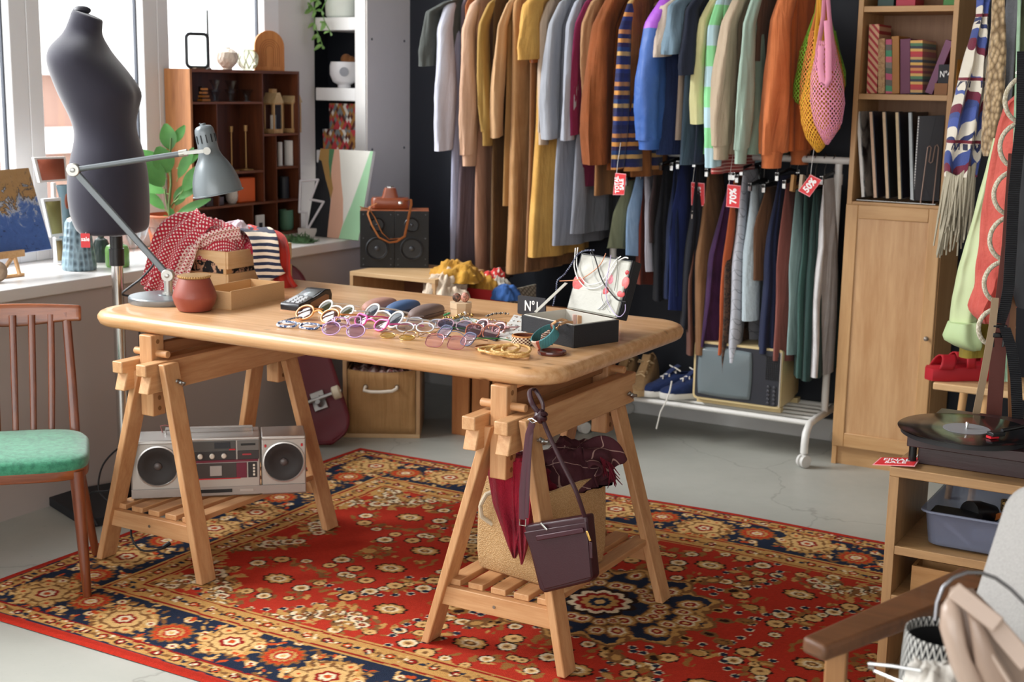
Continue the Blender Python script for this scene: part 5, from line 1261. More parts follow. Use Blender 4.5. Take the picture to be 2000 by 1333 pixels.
# inside
m = M(); b = pos(398, 195, Z1)
t = T('bottle_openers', 'small stack of orange and dark wooden pieces beside the glass cups', 'ornament', b)
s = S(b)
for k in range(4):
    M().box((0, 0, (3+k*7)*s), (14*s, (22-k)*s, 4*s), .3*k).build('bar', plain('#c27a30', .5), t)
M().box((.0, -6*s, 14*s), (10*s, 6*s, 30*s)).build('stem', plain('#241a18', .5), t)
cg = [(7, 0), (7, 1), (4, 2), (5, 6), (8, 14), (13, 22), (14, 23), (13, 23), (7, 14), (3.5, 6), (3, 3)]
for i, (u, dz, lb) in enumerate([(421, 0, 'clear footed glass cup under another, at the window end of the cabinet shelf'), (421, 19, 'clear footed glass cup stacked on top of the first one'), (452, 0, 'clear footed glass cup, lower one of the middle stack'), (452, 17, 'clear footed glass cup, upper one of the middle stack'), (482, 0, 'lone clear glass cup at the end of the cabinet shelf')]):
    b = pos(u, 196, Z1+dz*S(pos(u, 196, Z1))); s = S(b); t = T('glass_cup', lb, 'glass', b, 0, 'glass cups in the cabinet')
    M().lathe([(r*s, h*s) for r, h in cg], n=20, cap=False).build('glass', thin_glass('#f0f6fa', .72, .02), t)
def lantern(u, v, lb):
    b = pos(u, v, Z2, CX-.05); s = S(b); t = T('house_lantern', lb, 'lantern', b, 0, 'wooden house lanterns in the cabinet')
    W = wood('#b58a58', '#d2ab78', 'z', 8, .6, 12); w_, d_, h = 26*s, 26*s, 58*s
    for x in (-1, 1):
        for y in (-1, 1): M().box((x*w_/2*.9, y*d_/2*.9, h/2), (3*s, 3*s, h)).build('post', W, t)
    M().box((0, 0, 4*s), (w_, d_, 8*s)).build('base', W, t, bev=.001)
    M().box((0, 0, h-1.5*s), (w_, d_, 3*s)).build('frame_top', W, t)
    M().prism([(-15*s, 0), (15*s, 0), (4*s, 20*s), (-4*s, 20*s)], 30*s, Matrix(((0, 0, 1, -15*s), (1, 0, 0, 0), (0, 1, 0, h), (0, 0, 0, 1)))).build('roof', wood('#b99868', '#d8bd92', 'y', 8, .7, 12), t)
    M().box((0, 0, h+23*s), (8*s, 14*s, 8*s)).build('chimney', W, t)
    M().lathe([(6*s, 8*s), (6*s, 34*s), (5*s, 35*s)], n=16).build('candle', plain('#e9e4da', .6), t)
    M().b2((w_/2-.0015, -d_/2+2*s, 9*s), (w_/2-.0005, d_/2-2*s, h-3*s)).build('pane', thin_glass('#e8eef0', .5), t)
lantern(534, 258, 'wooden house lantern nearer the glass cups'); lantern(570, 257, 'wooden house lantern at the outer end of the cabinet')
for u, vt, lb in ((453, 248, 'brass candlestick with a slim stem, nearer the lamp shade'), (481, 247, 'brass candlestick beside the pigeonhole divider')):
    b = pos(u, 333, Z4, CX-.06); turn('candlestick', lb, 'candlestick', u, 0, [(15, 0), (15, 1.5), (3, 3), (1.5, 5), (1.5, 74), (3.5, 75), (4, 86), (3, 86)], plain('#b08a58', .4, .6), p=b, group='brass candlesticks in the cabinet')
for u, r, h, lb in ((547, 5, 46, 'slim white candle beside the thick one'), (567, 11.5, 48, 'thick white pillar candle in the cabinet')):
    t, s = turn('candle', lb, 'candle', u, 0, [(r, 0), (r, h-1), (r-1, h), (1, h-1)], plain('#e4e0da', .6), p=pos(u, 323, Z3), group='white candles in the cabinet')
    M().tube([(0, 0, h*s-.002), (0, 0, h*s+.006)], .0008, 5).build('wick', BLACK, t)
turn('jar', 'matt black jar with a copper coloured lid in the cabinet', 'jar', 555, 0, [(9.5, 0), (9.5, 38), (9, 40), (9.5, 40), (9.5, 42)], plain('#1f2228', .5), p=pos(555, 386, Z5))
turn('mug', 'pale green cup in the bottom corner of the cabinet', 'cup', 559, 0, [(11, 0), (14, 4), (14.5, 20), (14, 39), (13, 39), (12.5, 10)], plain('#5e8a6c', .5), p=pos(559, 452, ZS+.012))
turn('vase', 'small speckled white pot beside the orange box', 'vase', 453, 0, [(7, 0), (11, 6), (12, 14), (11, 24), (9, 26), (8, 24)], blotch('#d8d0c6', '#8c8078', None, 160, .6, .03, 0, 3, .64), p=pos(453, 398, Z5))
def boxat(name, lb, cat, u0, u1, v0, v1, z, dx, mat, bev=.002, x=None, grp=None):
    x = x or CX-.03; a = A(u0, v1, x=x); b = A(u1, v1, x=x); s = S(a); h = (v1-v0)*s
    o = M().b2((x-dx, a.y, z), (x, b.y, z+h)).build(name, mat, bev=bev); return tag(o, lb, cat, grp)
boxat('gift_box', 'bright orange box with rounded edges in the cabinet', 'box', 468, 500, 346, 395, Z5, .07, plain('#d8602a', .5), .006)
boxat('gift_box', 'flat grey box beside the speckled pot', 'box', 404, 438, 386, 402, Z5, .07, plain('#5c5660', .6))
boxat('gift_box', 'mauve pink box at the window end of the long cabinet shelf', 'box', 381, 400, 380, 406, Z5, .07, plain('#9a6c84', .6))
t = T('picture_frame', 'small white picture frame with a black mark at the bottom of the cabinet', 'frame', pos(508, 452, ZS+.012, CX-.02))
b = t.location; s = S(b)
M().box((0, 0, 19*s), (.008, 24*s, 38*s)).build('frame', plain('#dedbd6', .5), t, bev=.001)
M().box((.0045, 0, 17*s), (.001, 10*s, 12*s)).build('picture', plain('#1c1c20', .6), t)
# canvas leaning in the recess
def canvas():
    P = [A(598, 464, x=-3.685), None, None, None]
    bl = Vector((-3.70, 4.62, ZS+.002)); br = A(700, 469, z=ZS+.002); bl = A(605, 466, z=ZS+.002)
    tl = A(606, 290, y=4.985); tr = A(713, 295, y=4.985)
    bl = A(598, 460, z=ZS+.002); br = A(700, 470, z=ZS+.002)
    tl = A(606, 291, p=(bl.x, bl.y+.10, 1), n=(0, 1, 0)); tr = A(713, 296, p=(br.x, br.y+.10, 1), n=(0, 1, 0))
    t = T('abstract_canvas', 'canvas with black, ochre, peach, white and green flowing bands leaning by the recess', 'painting', (bl+br)/2)
    ex = (br-bl); W_ = ex.length; ey = ((tl+tr)/2-(bl+br)/2); H_ = ey.length; fr = frame(bl, ex, ey)
    M().prism([(0, 0), (W_, 0), (W_, H_), (0, H_)], -.016, fr).build('canvas', plain('#dfddd5', .8), t, world=True, smooth=0)
    def band(nm, pts, col, d=.0006): M().prism([(x*W_, y*H_) for x, y in pts], d, fr @ TR(0, 0, .0)).build(nm, plain(col, .8, var=.03), t, world=True, smooth=0)
    band('black_area', [(0, 0), (.41, 0), (.385, .2), (.36, .42), (.30, .52), (.20, .65), (.06, .86), (0, .88)], '#1a1b20')
    band('ochre_band', [(0, .875), (.06, .86), (.20, .65), (.30, .52), (.36, .43), (.37, .55), (.31, .66), (.24, .82), (.20, 1), (0, 1)], '#a17c46', .0008)
    band('dark_green_band', [(.17, 1), (.20, .85), (.25, .74), (.29, .64), (.27, .8), (.27, 1)], '#4e7a54', .001)
    band('peach_band', [(.41, 0), (.63, 0), (.66, .18), (.59, .44), (.49, .66), (.42, .85), (.36, 1), (.26, 1), (.27, .8), (.30, .64), (.36, .48), (.385, .2)], '#d3a48c', .0007)
    band('mint_band', [(.63, 0), (1, 0), (1, 1), (.95, 1), (.85, .66), (.76, .38), (.66, .14)], '#9cc8a0', .0007)
canvas()
def bolt():
    b = A(600, 462, z=ZS); s = S(b); t = T('lightning_bolt_sign', 'white tube lightning bolt sign on a small stand beside the canvas', 'sign', b)
    d = Vector((.75, .66, 0)); 
    M().box((0, 0, 8*s), (36*s, 12*s, 16*s), math.atan2(.66, .75)).build('stand', plain('#c9c2bc', .5), t, bev=.001)
    P = [(0, 12), (-1, 47), (-14, 48), (-11, 108), (21, 110), (7, 72), (31, 67), (0, 12)]
    m = M()
    for (x0, y0), (x1, y1) in zip(P, P[1:]):
        a, c = b+d*x0*s*1.05+Vector((0, 0, y0*s)), b+d*x1*s*1.05+Vector((0, 0, y1*s)); m.tube([a, c], 2.5*s, 8); m.ball(a, 2.5*s, 8, 6)
    m.build('tube', plain('#cfccd0', .4), t, world=True)
bolt()
def moss(name, lb, c, r, h, col, seed):
    t = T(name, lb, 'moss', c); q = random.Random(seed); m = M()
    for k in range(150):
        a = q.random()*2*PI; d = r*math.sqrt(q.random()); z = h*(1-(d/r)**2)*q.random()
        p = Vector((d*math.cos(a), d*math.sin(a)*.8, z+.003)); v = Vector([q.uniform(-1, 1) for _ in range(3)]); v.z = abs(v.z)*.6
        m.tube([p, p+v*.012, p+v*.020+Vector((q.uniform(-.008, .008), 0, .003))], [.0022, .002, .001], 4)
    m.lathe([(r*.8, 0), (r*.7, h*.45), (r*.3, h*.7)], n=14).build('moss', plain(col, .9, var=.3, vs=60), t, smooth=80)
moss('moss_clump', 'dark green moss clump in front of the lightning bolt stand', A(590, 474, z=ZS), .055, .035, '#3c5a34', 3)
moss('moss_clump', 'small pale green moss tuft between the cabinet and the bolt sign', A(562, 472, z=ZS), .030, .018, '#6f8a5c', 5)
# recess contents
def on_shelf(u, z, y=5.08): q = A(u, 100, y=y); return Vector((q.x, y, z))
b = on_shelf(666, 1.673); t, s = turn('plant_pot', 'white ribbed flower pot with a trailing plant on the top recess shelf', 'potted plant', 666, 0, [(24, 0), (29, 4), (31, 40), (32, 70), (30, 70), (28, 60)], plain('#e6ece4', .6), p=b, part='pot')
M().lathe([(29*s, 60*s), (20*s, 62*s)], n=20).build('soil', plain('#3a2c22', .9), t)
q = random.Random(4); m = M(); vine = M()
for k, path in enumerate([[(640, -10), (622, 0), (615, 18), (614, 45), (622, 68), (630, 88)], [(640, -12), (612, -8), (606, 8), (610, 20)], [(640, -5), (628, 20), (634, 42), (645, 62)]]):
    P_ = [A(u, v, y=4.975-.01*k) for u, v in path]; vine.tube(P_, .0022, 5)
    for i, p in enumerate(P_[1:]):
        for j in range(3):
            a = q.uniform(0, 6.28); leaf(m, p, (math.cos(a)*.7, -.5-.2*q.random(), -.5+.5*math.sin(a)), q.uniform(.028, .046), q.uniform(.02, .034), (math.cos(a), .3, .6))
vine.build('vine', plain('#6c9a50', .5), t, world=True); m.build('leaves', LEAF2, t, world=True, smooth=60)
b = on_shelf(672, 1.366, 5.06)
t, s = turn('face_planter', 'white round ceramic bowl with a raised round boss on the recess shelf', 'planter', 672, 0, [(12, 0), (13, 3), (12, 6), (22, 12), (28, 26), (28, 42), (26, 50), (24, 50), (25, 40)], plain('#dedde0', .4), p=b)
M().tube([Vector((.6, -.80, 0))*24*s+Vector((0, 0, 31*s)), Vector((.6, -.80, 0))*30*s+Vector((0, 0, 31*s))], 9*s, 18).build('round_boss', plain('#8d8f96', .5), t)
for i, (du, h) in enumerate(((8, 60), (17, 56))):
    o = M().ball((0, 0, 0), 11*s, 14, 9).build('coir_ball', cloth('#8a5a34', col2='#5e3a20', weave=90, bump=1.), smooth=80)
    c = b+Vector((.866, .5, 0))*(du-4)*s*1.0+Vector((0, 0, h*s-.012)); o.location = c-Vector((0, 0, 11*s)); tag(o, ['brown coir ball on the white bowl, the higher of two', 'brown coir ball on the white bowl, partly behind the shelf post'][i], 'ball')
n = NT('diamond_pattern_paper'); s_ = n.n('ShaderNodeSeparateXYZ', {0: n.co()})
hh = n.math('ADD', s_.outputs[0], s_.outputs[1]); 
a = n.math('FLOOR', n.math('MULTIPLY', n.math('ADD', n.math('MULTIPLY', hh, 1.8), s_.outputs[2]), 34.)); b_ = n.math('FLOOR', n.math('MULTIPLY', n.math('SUBTRACT', n.math('MULTIPLY', hh, 1.8), s_.outputs[2]), 34.))
k_ = n.n('ShaderNodeTexWhiteNoise', {'Vector': n.n('ShaderNodeCombineXYZ', {0: a, 1: b_}).outputs[0]}, noise_dimensions='2D').outputs[0]
n.pbr(n.ramp(k_, [(0, '#a8763c'), (.28, '#c23e46'), (.48, '#5a2a24'), (.62, '#e8e2da'), (.76, '#7c8488'), (.9, '#b4803e')], True), .6); DIA = n.m
def dbox(u0, u1, v0, v1, y, z0, lb, dy=.12):
    a = A(u0, v1, y=y); b = A(u1, v1, y=y); s = S(a); h = (v1-v0)*s
    t = T('storage_box', lb, 'box', ((a.x+b.x)/2, y+dy/2, z0), 0, 'diamond patterned boxes in the recess')
    w_ = b.x-a.x; M().box((0, 0, h*.36), (w_-.004, dy-.004, h*.72)).build('box_body', DIA, t); M().box((0, 0, h*.84), (w_, dy, h*.32)).build('lid', DIA, t, bev=.001)
    return z0+h
zb_ = dbox(630, 699, 257, 296, 5.06, 1.089, 'long diamond patterned box, lower of the two in the recess')
dbox(643, 699, 207, 257, 5.07, zb_, 'tall diamond patterned box standing on the lower one', .11)
# ----- sill, window end -----
def easel():
    t = T('table_easel', 'small wooden table easel on the sill holding the blue painting', 'easel', A(20, 545, z=ZS)); W = wood('#c79a66', '#e0b988', 'x', 8, .5, 12)
    P = lambda u, v, x: A(u, v, x=x)
    xf = -3.66
    M().bar(P(-40, 505, xf), P(46, 494, xf), .014, .022).build('ledge', W, t, world=True, bev=.001)
    M().bar(P(28, 500, xf), P(38, 536, xf), .012, .008, side=(1, 0, 0)).build('leg', W, t, world=True)
    M().bar(P(26, 500, xf-.004), P(-5, 545, xf+.02), .012, .008, side=(1, 0, 0)).build('leg', W, t, world=True)
    a, b = A(-10, 543, z=ZS+.006), A(46, 536, z=ZS+.006)
    M().bar(a, b, .014, .010).build('foot_bar', W, t, world=True, bev=.001)
    # painting
    bl, br, tr, tl = P(-48, 507, xf-.012), P(101, 486, xf-.012), P(70, 330, xf-.10), P(-60, 339, xf-.10)
    tt = T('blue_painting', 'unframed canvas with tan ground and rough blue and white brushwork on the easel', 'painting', (bl+br)/2)
    ex = br-bl; ey = (tr+tl)/2-(bl+br)/2; fr = frame(bl, ex, ey); W_, H_ = ex.length, ey.length
    n = NT('rough_blue_paint'); sp = n.n('ShaderNodeSeparateXYZ', {0: n.co()})
    nz1 = n.nz(14, 6, .7, None, 1.2); nz2 = n.nz(38, 5, .7, n.co(loc=(2, 3, 4)), 1.5)
    hgt = n.math('ADD', n.math('MULTIPLY', sp.outputs[2], 3.4), n.math('ADD', n.math('MULTIPLY', nz1, 1.3), n.math('MULTIPLY', sp.outputs[1], -.9)))
    c = n.ramp(n.math('SUBTRACT', hgt, .62), [(0, '#3f5f9c'), (.36, '#4a6cae'), (.44, '#6d86b8'), (.50, '#c9ccd2'), (.56, '#2a3040'), (.60, '#b18a58'), (.9, '#b99262')])
    c = n.mix(n.ramp(nz2, [(.60, 0.), (.66, .8)]), c, '#25304c'); n.pbr(c, .5, 0, n.bump(nz2, .5, .006))
    M().prism([(0, 0), (W_, 0), (W_, H_), (0, H_)], .012, fr @ TR(0, 0, -.012) if (fr.to_3x3() @ Vector((0, 0, 1))).x > 0 else fr).build('canvas', [n.m], tt, world=True, smooth=0)
easel()
def frames():
    t = T('picture_frame', 'tall white frame holder with three coloured cards, terracotta on top', 'frame', A(112, 512, z=ZS))
    xf = -3.80; P = lambda u, v, dx=0: A(u, v, x=xf+dx); WF = plain('#e6e4e2', .5)
    for nm, q, col in (('terracotta_card', [(66, 308), (128, 306), (132, 353), (78, 357)], '#9c4f36'), ('olive_card', [(84, 389), (119, 386), (124, 461), (100, 464)], '#8a8450'), ('tan_card', [(108, 467), (121, 466), (126, 512), (112, 514)], '#9a8458')):
        c = [P(u, v) for u, v in q]; cc = sum(c, Vector())/4
        o = M(); o.add([p for p in c]+[p+Vector((-.012, 0, 0)) for p in c], [(0, 1, 2, 3), (7, 6, 5, 4), (0, 4, 5, 1), (1, 5, 6, 2), (2, 6, 7, 3), (3, 7, 4, 0)]).build('frame', WF, t, world=True)
        M().add([cc+(p-cc)*.84+Vector((.001, 0, 0)) for p in c], [(0, 1, 2, 3)]).build(nm, plain(col, .6), t, world=True, solid=.001)
    M().bar(P(104, 357, -.02), P(110, 514, -.02), .012, .012, side=(0, 1, 0)).build('support', WF, t, world=True)
frames()
n = NT('dimpled_blue_glaze'); v_ = n.n('ShaderNodeTexVoronoi', {'Vector': n.co((1, 1, .62)), 'Scale': 62., 'Randomness': .15}).outputs[0]
n.pbr(n.mix(n.ramp(v_, [(.15, 0.), (.55, 1.)]), '#3c505c', '#8199a4'), .35, 0, n.bump(v_, 1., .008)); DIM = n.m
t, s = turn('bottle_vase', 'blue grey ceramic bottle vase with dimpled pattern and beige neck', 'vase', 155, 527, [(31, 0), (33, 3), (33, 10), (27, 60), (24, 92), (20, 99)], DIM, z=ZS)
M().lathe([(24*s, 92*s), (19*s, 100*s), (12*s, 103*s), (11*s, 108*s), (10*s, 125*s), (9*s, 127*s), (7*s, 124*s)], n=28).build('neck', plain('#c4ae94', .6), t)
t, s = turn('hourglass_vase', 'slate blue waisted vase with a rust oval behind the bottle vase', 'vase', 132, 512, [(12, 0), (15, 30), (16, 60), (13, 75), (10, 95), (10, 112), (16, 140), (18, 148), (16, 148), (9, 112)], plain('#5f7882', .5), p=A(134, 508, x=-3.86).xyz*1)
t.location.z = ZS
M().ball((13*s, -9*s, 118*s), (.006, .010, .028), 12, 8).build('rust_inlay', plain('#8a452c', .5), t)
t, s = turn('glass_bottle', 'dark grey green glass bottle between the dress form and the green vase', 'bottle', 199, 512, [(14, 0), (15, 2), (15, 36), (12, 44), (6, 48), (6, 56), (5, 56)], tinted('#5a6c66', '#4e5c58', .55), z=ZS)
t, s = turn('vase', 'apple green glass vase on the sill behind the dress form pole', 'vase', 230, 521, [(21, 0), (23, 3), (23, 34), (20, 41), (12, 44), (11, 50), (9, 50), (9, 44)], plain('#8ac46a', .25, Transmission_Weight=.3), z=ZS)
def wineglass(u, vb, H, lb, r=20):
    b = A(u, vb, z=ZS); s = S(b); t = T('goblet', lb, 'glass', b, 0, 'clear goblets on the sill')
    M().lathe([(r*.8*s, 0), (r*.75*s, 1*s), (2*s, 3*s), (2*s, H*.45*s), (r*.5*s, H*.6*s), (r*.9*s, H*.85*s), (r*s, H*s), (r*.95*s, H*s), (r*.45*s, H*.62*s)], n=24, cap=False).build('glass', thin_glass('#f4f8fa', .78), t)
wineglass(308, 502, 76, 'clear wide goblet in front of the terracotta plant pot', 22); wineglass(262, 515, 60, 'clear goblet on the sill beside the green vase', 16); wineglass(278, 505, 72, 'clear goblet behind the lamp arm on the sill', 17)
def ficus():
    b = A(337, 492, x=-3.74); b.z = ZS; s = S(b)
    t = T('potted_ficus', 'large leafed ficus in a terracotta pot on the windowsill', 'potted plant', b)
    M().lathe([(34*s, 0), (38*s, 4*s), (46*s, 52*s), (52*s, 54*s), (52*s, 74*s), (48*s, 76*s), (46*s, 68*s)], n=36).build('pot', TERRA, t)
    M().lathe([(46*s, 66*s), (20*s, 68*s), (1*s, 68*s)], n=24).build('soil', plain('#5a4432', .95, bump=.5), t)
    M().lathe([(44*s, -.0), (48*s, 2*s), (50*s, 8*s), (47*s, 8*s)], n=30).build('saucer', TERRA, t)
    st = M(); P = lambda u, v, off=0: A(u, v, p=b+Vector((-.5, .866, 0))*off)
    st.tube([P(332, 430), P(330, 400), P(334, 360), P(332, 310), P(334, 270)], [.006, .0055, .005, .004, .003], 7)
    st.tube([P(332, 428), P(326, 400), P(322, 370)], .0035, 6).tube([P(333, 405), P(345, 385), P(360, 370)], .003, 6)
    st.build('stem', plain('#5c7440', .6), t, world=True)
    m = M(); lv = M()
    L = [(335, 300, -10, -48, 44, 34, 0), (336, 285, 18, -30, 36, 20, .02), (330, 330, -45, -30, 50, 24, .0), (332, 345, -20, -50, 46, 44, -.04), (325, 372, -38, -52, 60, 44, -.05), (330, 380, -52, -22, 60, 26, .03), (345, 355, 22, -48, 58, 22, -.03), (352, 380, 34, -48, 58, 30, -.06), (340, 395, 46, -36, 62, 22, -.04), (338, 420, 58, -26, 62, 18, -.03), (328, 415, -44, -40, 52, 22, .05), (326, 350, -42, -58, 46, 26, .05), (345, 330, 30, -20, 40, 18, .04), (338, 410, 30, -60, 40, 26, .02)]
    for u, v, du, dv, ln, wd, off in L:
        p0 = P(u, v, off*.5); p1 = P(u+du, v+dv, off); d = p1-p0; nrm = d.length
        leaf(m, p0+d*.15, d, ln*s*1.15, wd*s*1.1, Vector((.5, -.75, .35)), .12, .08)
        lv.tube([p0, p0+d*.2], .0018, 5)
    m.build('leaves', LEAF, t, world=True, smooth=60); lv.build('petiole', plain('#7c9c58', .6), t, world=True)
ficus()
t, s = turn('small_potted_plant', 'little leafy plant in a white cup beside the goblet', 'potted plant', 338, 500, [(13, 0), (15, 3), (19, 40), (18, 42), (16, 40), (15, 34)], plain('#eceae6', .5), z=ZS, part='pot')
st = M(); b = t.location; m = M(); q = random.Random(8)
P = lambda u, v: A(u, v, p=b)
st.tube([P(342, 462), P(344, 445), P(340, 425)], .002, 5).build('stem', plain('#4c6c38', .6), t, world=True)
for u, v, du, dv in ((342, 450, -22, -6), (342, 448, 22, -8), (342, 440, -20, -18), (343, 438, 20, -16), (341, 430, -8, -22), (343, 432, 12, -20), (342, 446, 14, 10), (342, 452, -16, 8)):
    d = P(u+du, v+dv)-P(u, v); leaf(m, P(u, v), d, d.length*1.1, d.length*.55, (.5, -.7, .5), .1, .1)
m.build('leaves', LEAF2 if False else LEAF, t, world=True, smooth=60)
o = M().ball((0, 0, 0), .035, 16, 10).build('rope_ball', cloth('#b8a088', col2='#8a7460', weave=60, bump=1.), smooth=80); q_ = A(-6, 552, z=ZS); o.location = q_; tag(o, 'twine wrapped ball at the edge of the sill by the easel', 'ball')
# ---------- boxes, speakers, skateboard, crates under and behind the table ----------
OAK = wood('#b89468', '#cfae84', 'x', 8, .5, 12); OAKZ = wood('#a98259', '#c39d72', 'z', 8, .5, 12); INS = wood('#5e3a28', '#7a4e38', 'x', 6, .6, 12)
def cube_box(loc, rz, w, d, h, label, name='shelf_cube', mats=(OAK, OAKZ, INS)):
    t = T(name, label, 'box shelf', loc, rz); th = .016
    M().b2((0, 0, h-th), (w, d, h)).build('top_panel', mats[0], t, bev=.001)
    M().b2((0, 0, 0), (w, d, th)).build('bottom_panel', mats[0], t, bev=.001)
    M().b2((0, 0, th), (th, d, h-th)).build('side_panel', mats[1], t, bev=.001); M().b2((w-th, 0, th), (w, d, h-th)).build('side_panel', mats[1], t, bev=.001)
    M().b2((th, d-.006, th), (w-th, d, h-th)).build('back_panel', mats[2], t)
    return t
lo = A(670, 855, z=0); rr = A(820, 857, z=0); a = math.atan2(rr.y-lo.y, rr.x-lo.x); wl = (rr-lo).length
cube_box(lo, a, wl, .34, .326, 'pale oak cube box holding the fabric drawer under the table')
Lm = TR(lo.x, lo.y, 0) @ RZ(a)
def fabric_drawer():
    t = T('fabric_drawer', 'tan fabric storage drawer with a white rope handle in the oak cube', 'drawer', Lm @ Vector((wl/2, .0, .016)), a)
    w_, h = wl-.036, .262; FB = cloth('#b48a5c', col2='#a07a4e', weave=350)
    def fn(u, v): return ((u-.5)*w_, .002-.006*math.sin(u*PI)*v, v*(h-.012*math.sin(u*PI)))
    M().grid(16, 8, fn).build('front', FB, t, solid=.008)
    for sx in (-1, 1): M().box((sx*(w_/2-.004), .16, h/2), (.006, .30, h)).build('side', FB, t)
    M().box((0, .16, .004), (w_, .31, .006)).build('bottom', FB, t)
    M().tube([(-.062, .012, h*.74), (-.062, -.012, h*.74), (-.066, -.028, h*.70), (-.04, -.034, h*.685), (0, -.036, h*.685), (.045, -.034, h*.70), (.062, -.022, h*.73), (.062, -.010, h*.74), (.062, .012, h*.74)], .0065, 8).build('rope_handle', plain('#e6dccc', .9), t)
    for x in (-.062, .062): M().lathe([(.010, 0), (.010, .003), (.007, .003)], n=14, T=TR(x, -.004, h*.74) @ Matrix.Rotation(PI/2, 4, 'X')).build('eyelet', plain('#6a4c30', .5), t)
fabric_drawer()
o = M().grid(40, 12, lambda u, v: Lm @ Vector((lerp(.03, wl-.03, u), lerp(.02, .28, v), .262+.030*abs(noise.noise(Vector((u*9, v*5, 1))))+.006*math.sin(u*40)))).build('folded_cloths', blotch('#e4d4cc', '#b06a70', '#6a4a50', 40, .9, .05), smooth=80, solid=.01); tag(o, 'pinkish cloths filling the top of the fabric drawer', 'cloth')
# upper cube, set square, carrying the speakers
ub = A(683, 530, z=.662); x1 = A(850, 547, y=ub.y).x
cube_box((ub.x, ub.y, .327), 0, x1-ub.x, .36, .335, 'pale oak cube box under the black speakers', 'shelf_cube')
SA = A(703, 523, z=.663); SB = A(838, 527, z=.663); SROT = .60; SDR = Vector((math.cos(SROT), math.sin(SROT), 0))*((SB-SA).length*.985)
def speaker(k, lb, grp='black bookshelf speakers on the oak cube'):
    z0 = .663; w_ = SDR.length/2-.001; c = SA+SDR*(.25+.5*k); h = A(703, 412, p=SA).z-z0; d_ = .155
    t = T('loudspeaker', lb, 'speaker', (c.x, c.y, z0), SROT, grp)
    M().b2((-w_/2, .006, 0), (w_/2, d_, h)).build('cabinet', wood('#7a3f22', '#9a5630', 'x', 8, .5, 12), t, bev=.001)
    M().b2((-w_/2, 0, 0), (w_/2, .007, h)).build('baffle', plain('#0b0c0e', .65), t, bev=.0015)
    for zc, R, nm in ((h*.34, w_*.34, 'woofer'), (h*.76, w_*.22, 'tweeter')):
        q = TR(0, 0, zc) @ Matrix.Rotation(PI/2, 4, 'X')
        o = M().lathe([(R, 0), (R, .003), (R*.93, .005), (R*.88, .002)], n=36, T=q, cap=False).build(nm, plain('#232428', .4), t)
        M().lathe([(R*.90, .002), (R*.84, .004), (R*.75, .001), (R*.30, .0006), (.0001, .0006)], n=36, T=q).build('cone', plain('#141518', .5), o)
        M().ball((0, -.003, zc), (R*.24, .006, R*.24), 14, 8).build('dust_cap', plain('#34363c', .25), o)
    m = M()
    for x in (-1, 1):
        for zc in (h*.34-w_*.3, h*.34+w_*.3, .012, h-.014): m.ball((x*w_*.40, 0, zc), (.0028, .002, .0028), 8, 5)
    m.build('screws', plain('#5c5e62', .4, .5), t)
    return z0+h, t
zs_, _t = speaker(0, 'black loudspeaker with the leather strap hanging in front, nearer the window'); speaker(1, 'black loudspeaker nearer the hanging clothes')
def camera_case():
    b = A(762, 408, z=zs_); s = S(b); cn = Vector((math.sin(SROT), -math.cos(SROT), 0))
    t = T('camera_case', 'brown leather vintage camera case with a long strap on the speakers', 'camera case', b, SROT)
    L = plain('#8a4528', .35, bump=.15, bs=100); q = TR(0, 0, 0)
    R = []
    for z, e in ((0, -4), (2, 0), (18, 0), (22, -4)): R.append([(x*s, y*s, z*s) for x, y in rrect(74+e, 34+e, 12, 5)])
    M().rings(R).build('body', L, t, smooth=50)
    R = []
    for z, w_ in ((22, 34), (26, 30), (38, 24), (41, 20)): R.append([(x*s, y*s, z*s) for x, y in rrect(w_, 26, 7, 4)])
    M().rings(R).build('lens_cover', L, t, smooth=50)
    M().ball((20*s, -17*s, 12*s), (4.5*s, 2*s, 4.5*s), 14, 8).build('snap_button', CHROME, t)
    M().lathe([(8*s, 41*s), (8*s, 43*s), (6*s, 44*s)], n=20).build('top_ring', CHROME, t)
    yf = .006; yb = -.06
    P = lambda u, v, o=yf: A(u, v, p=SA+cn*o, n=cn)
    ST = plain('#a8683a', .5)
    M().tube([P(790, 392, -.04), P(803, 390, yf), P(803, 400), P(795, 440), P(790, 462), P(775, 472), P(760, 474), P(740, 464), P(726, 440), P(718, 418), P(722, 404), P(735, 398, -.03)], .0062, 6, flat=.3, side=(1, 0, 0)).tube([P(703, 404), P(722, 410), P(732, 425), P(746, 455), P(760, 468), P(782, 466)], .0055, 6, flat=.3, side=(1, 0, 0)).build('strap', ST, t, world=True)
camera_case()
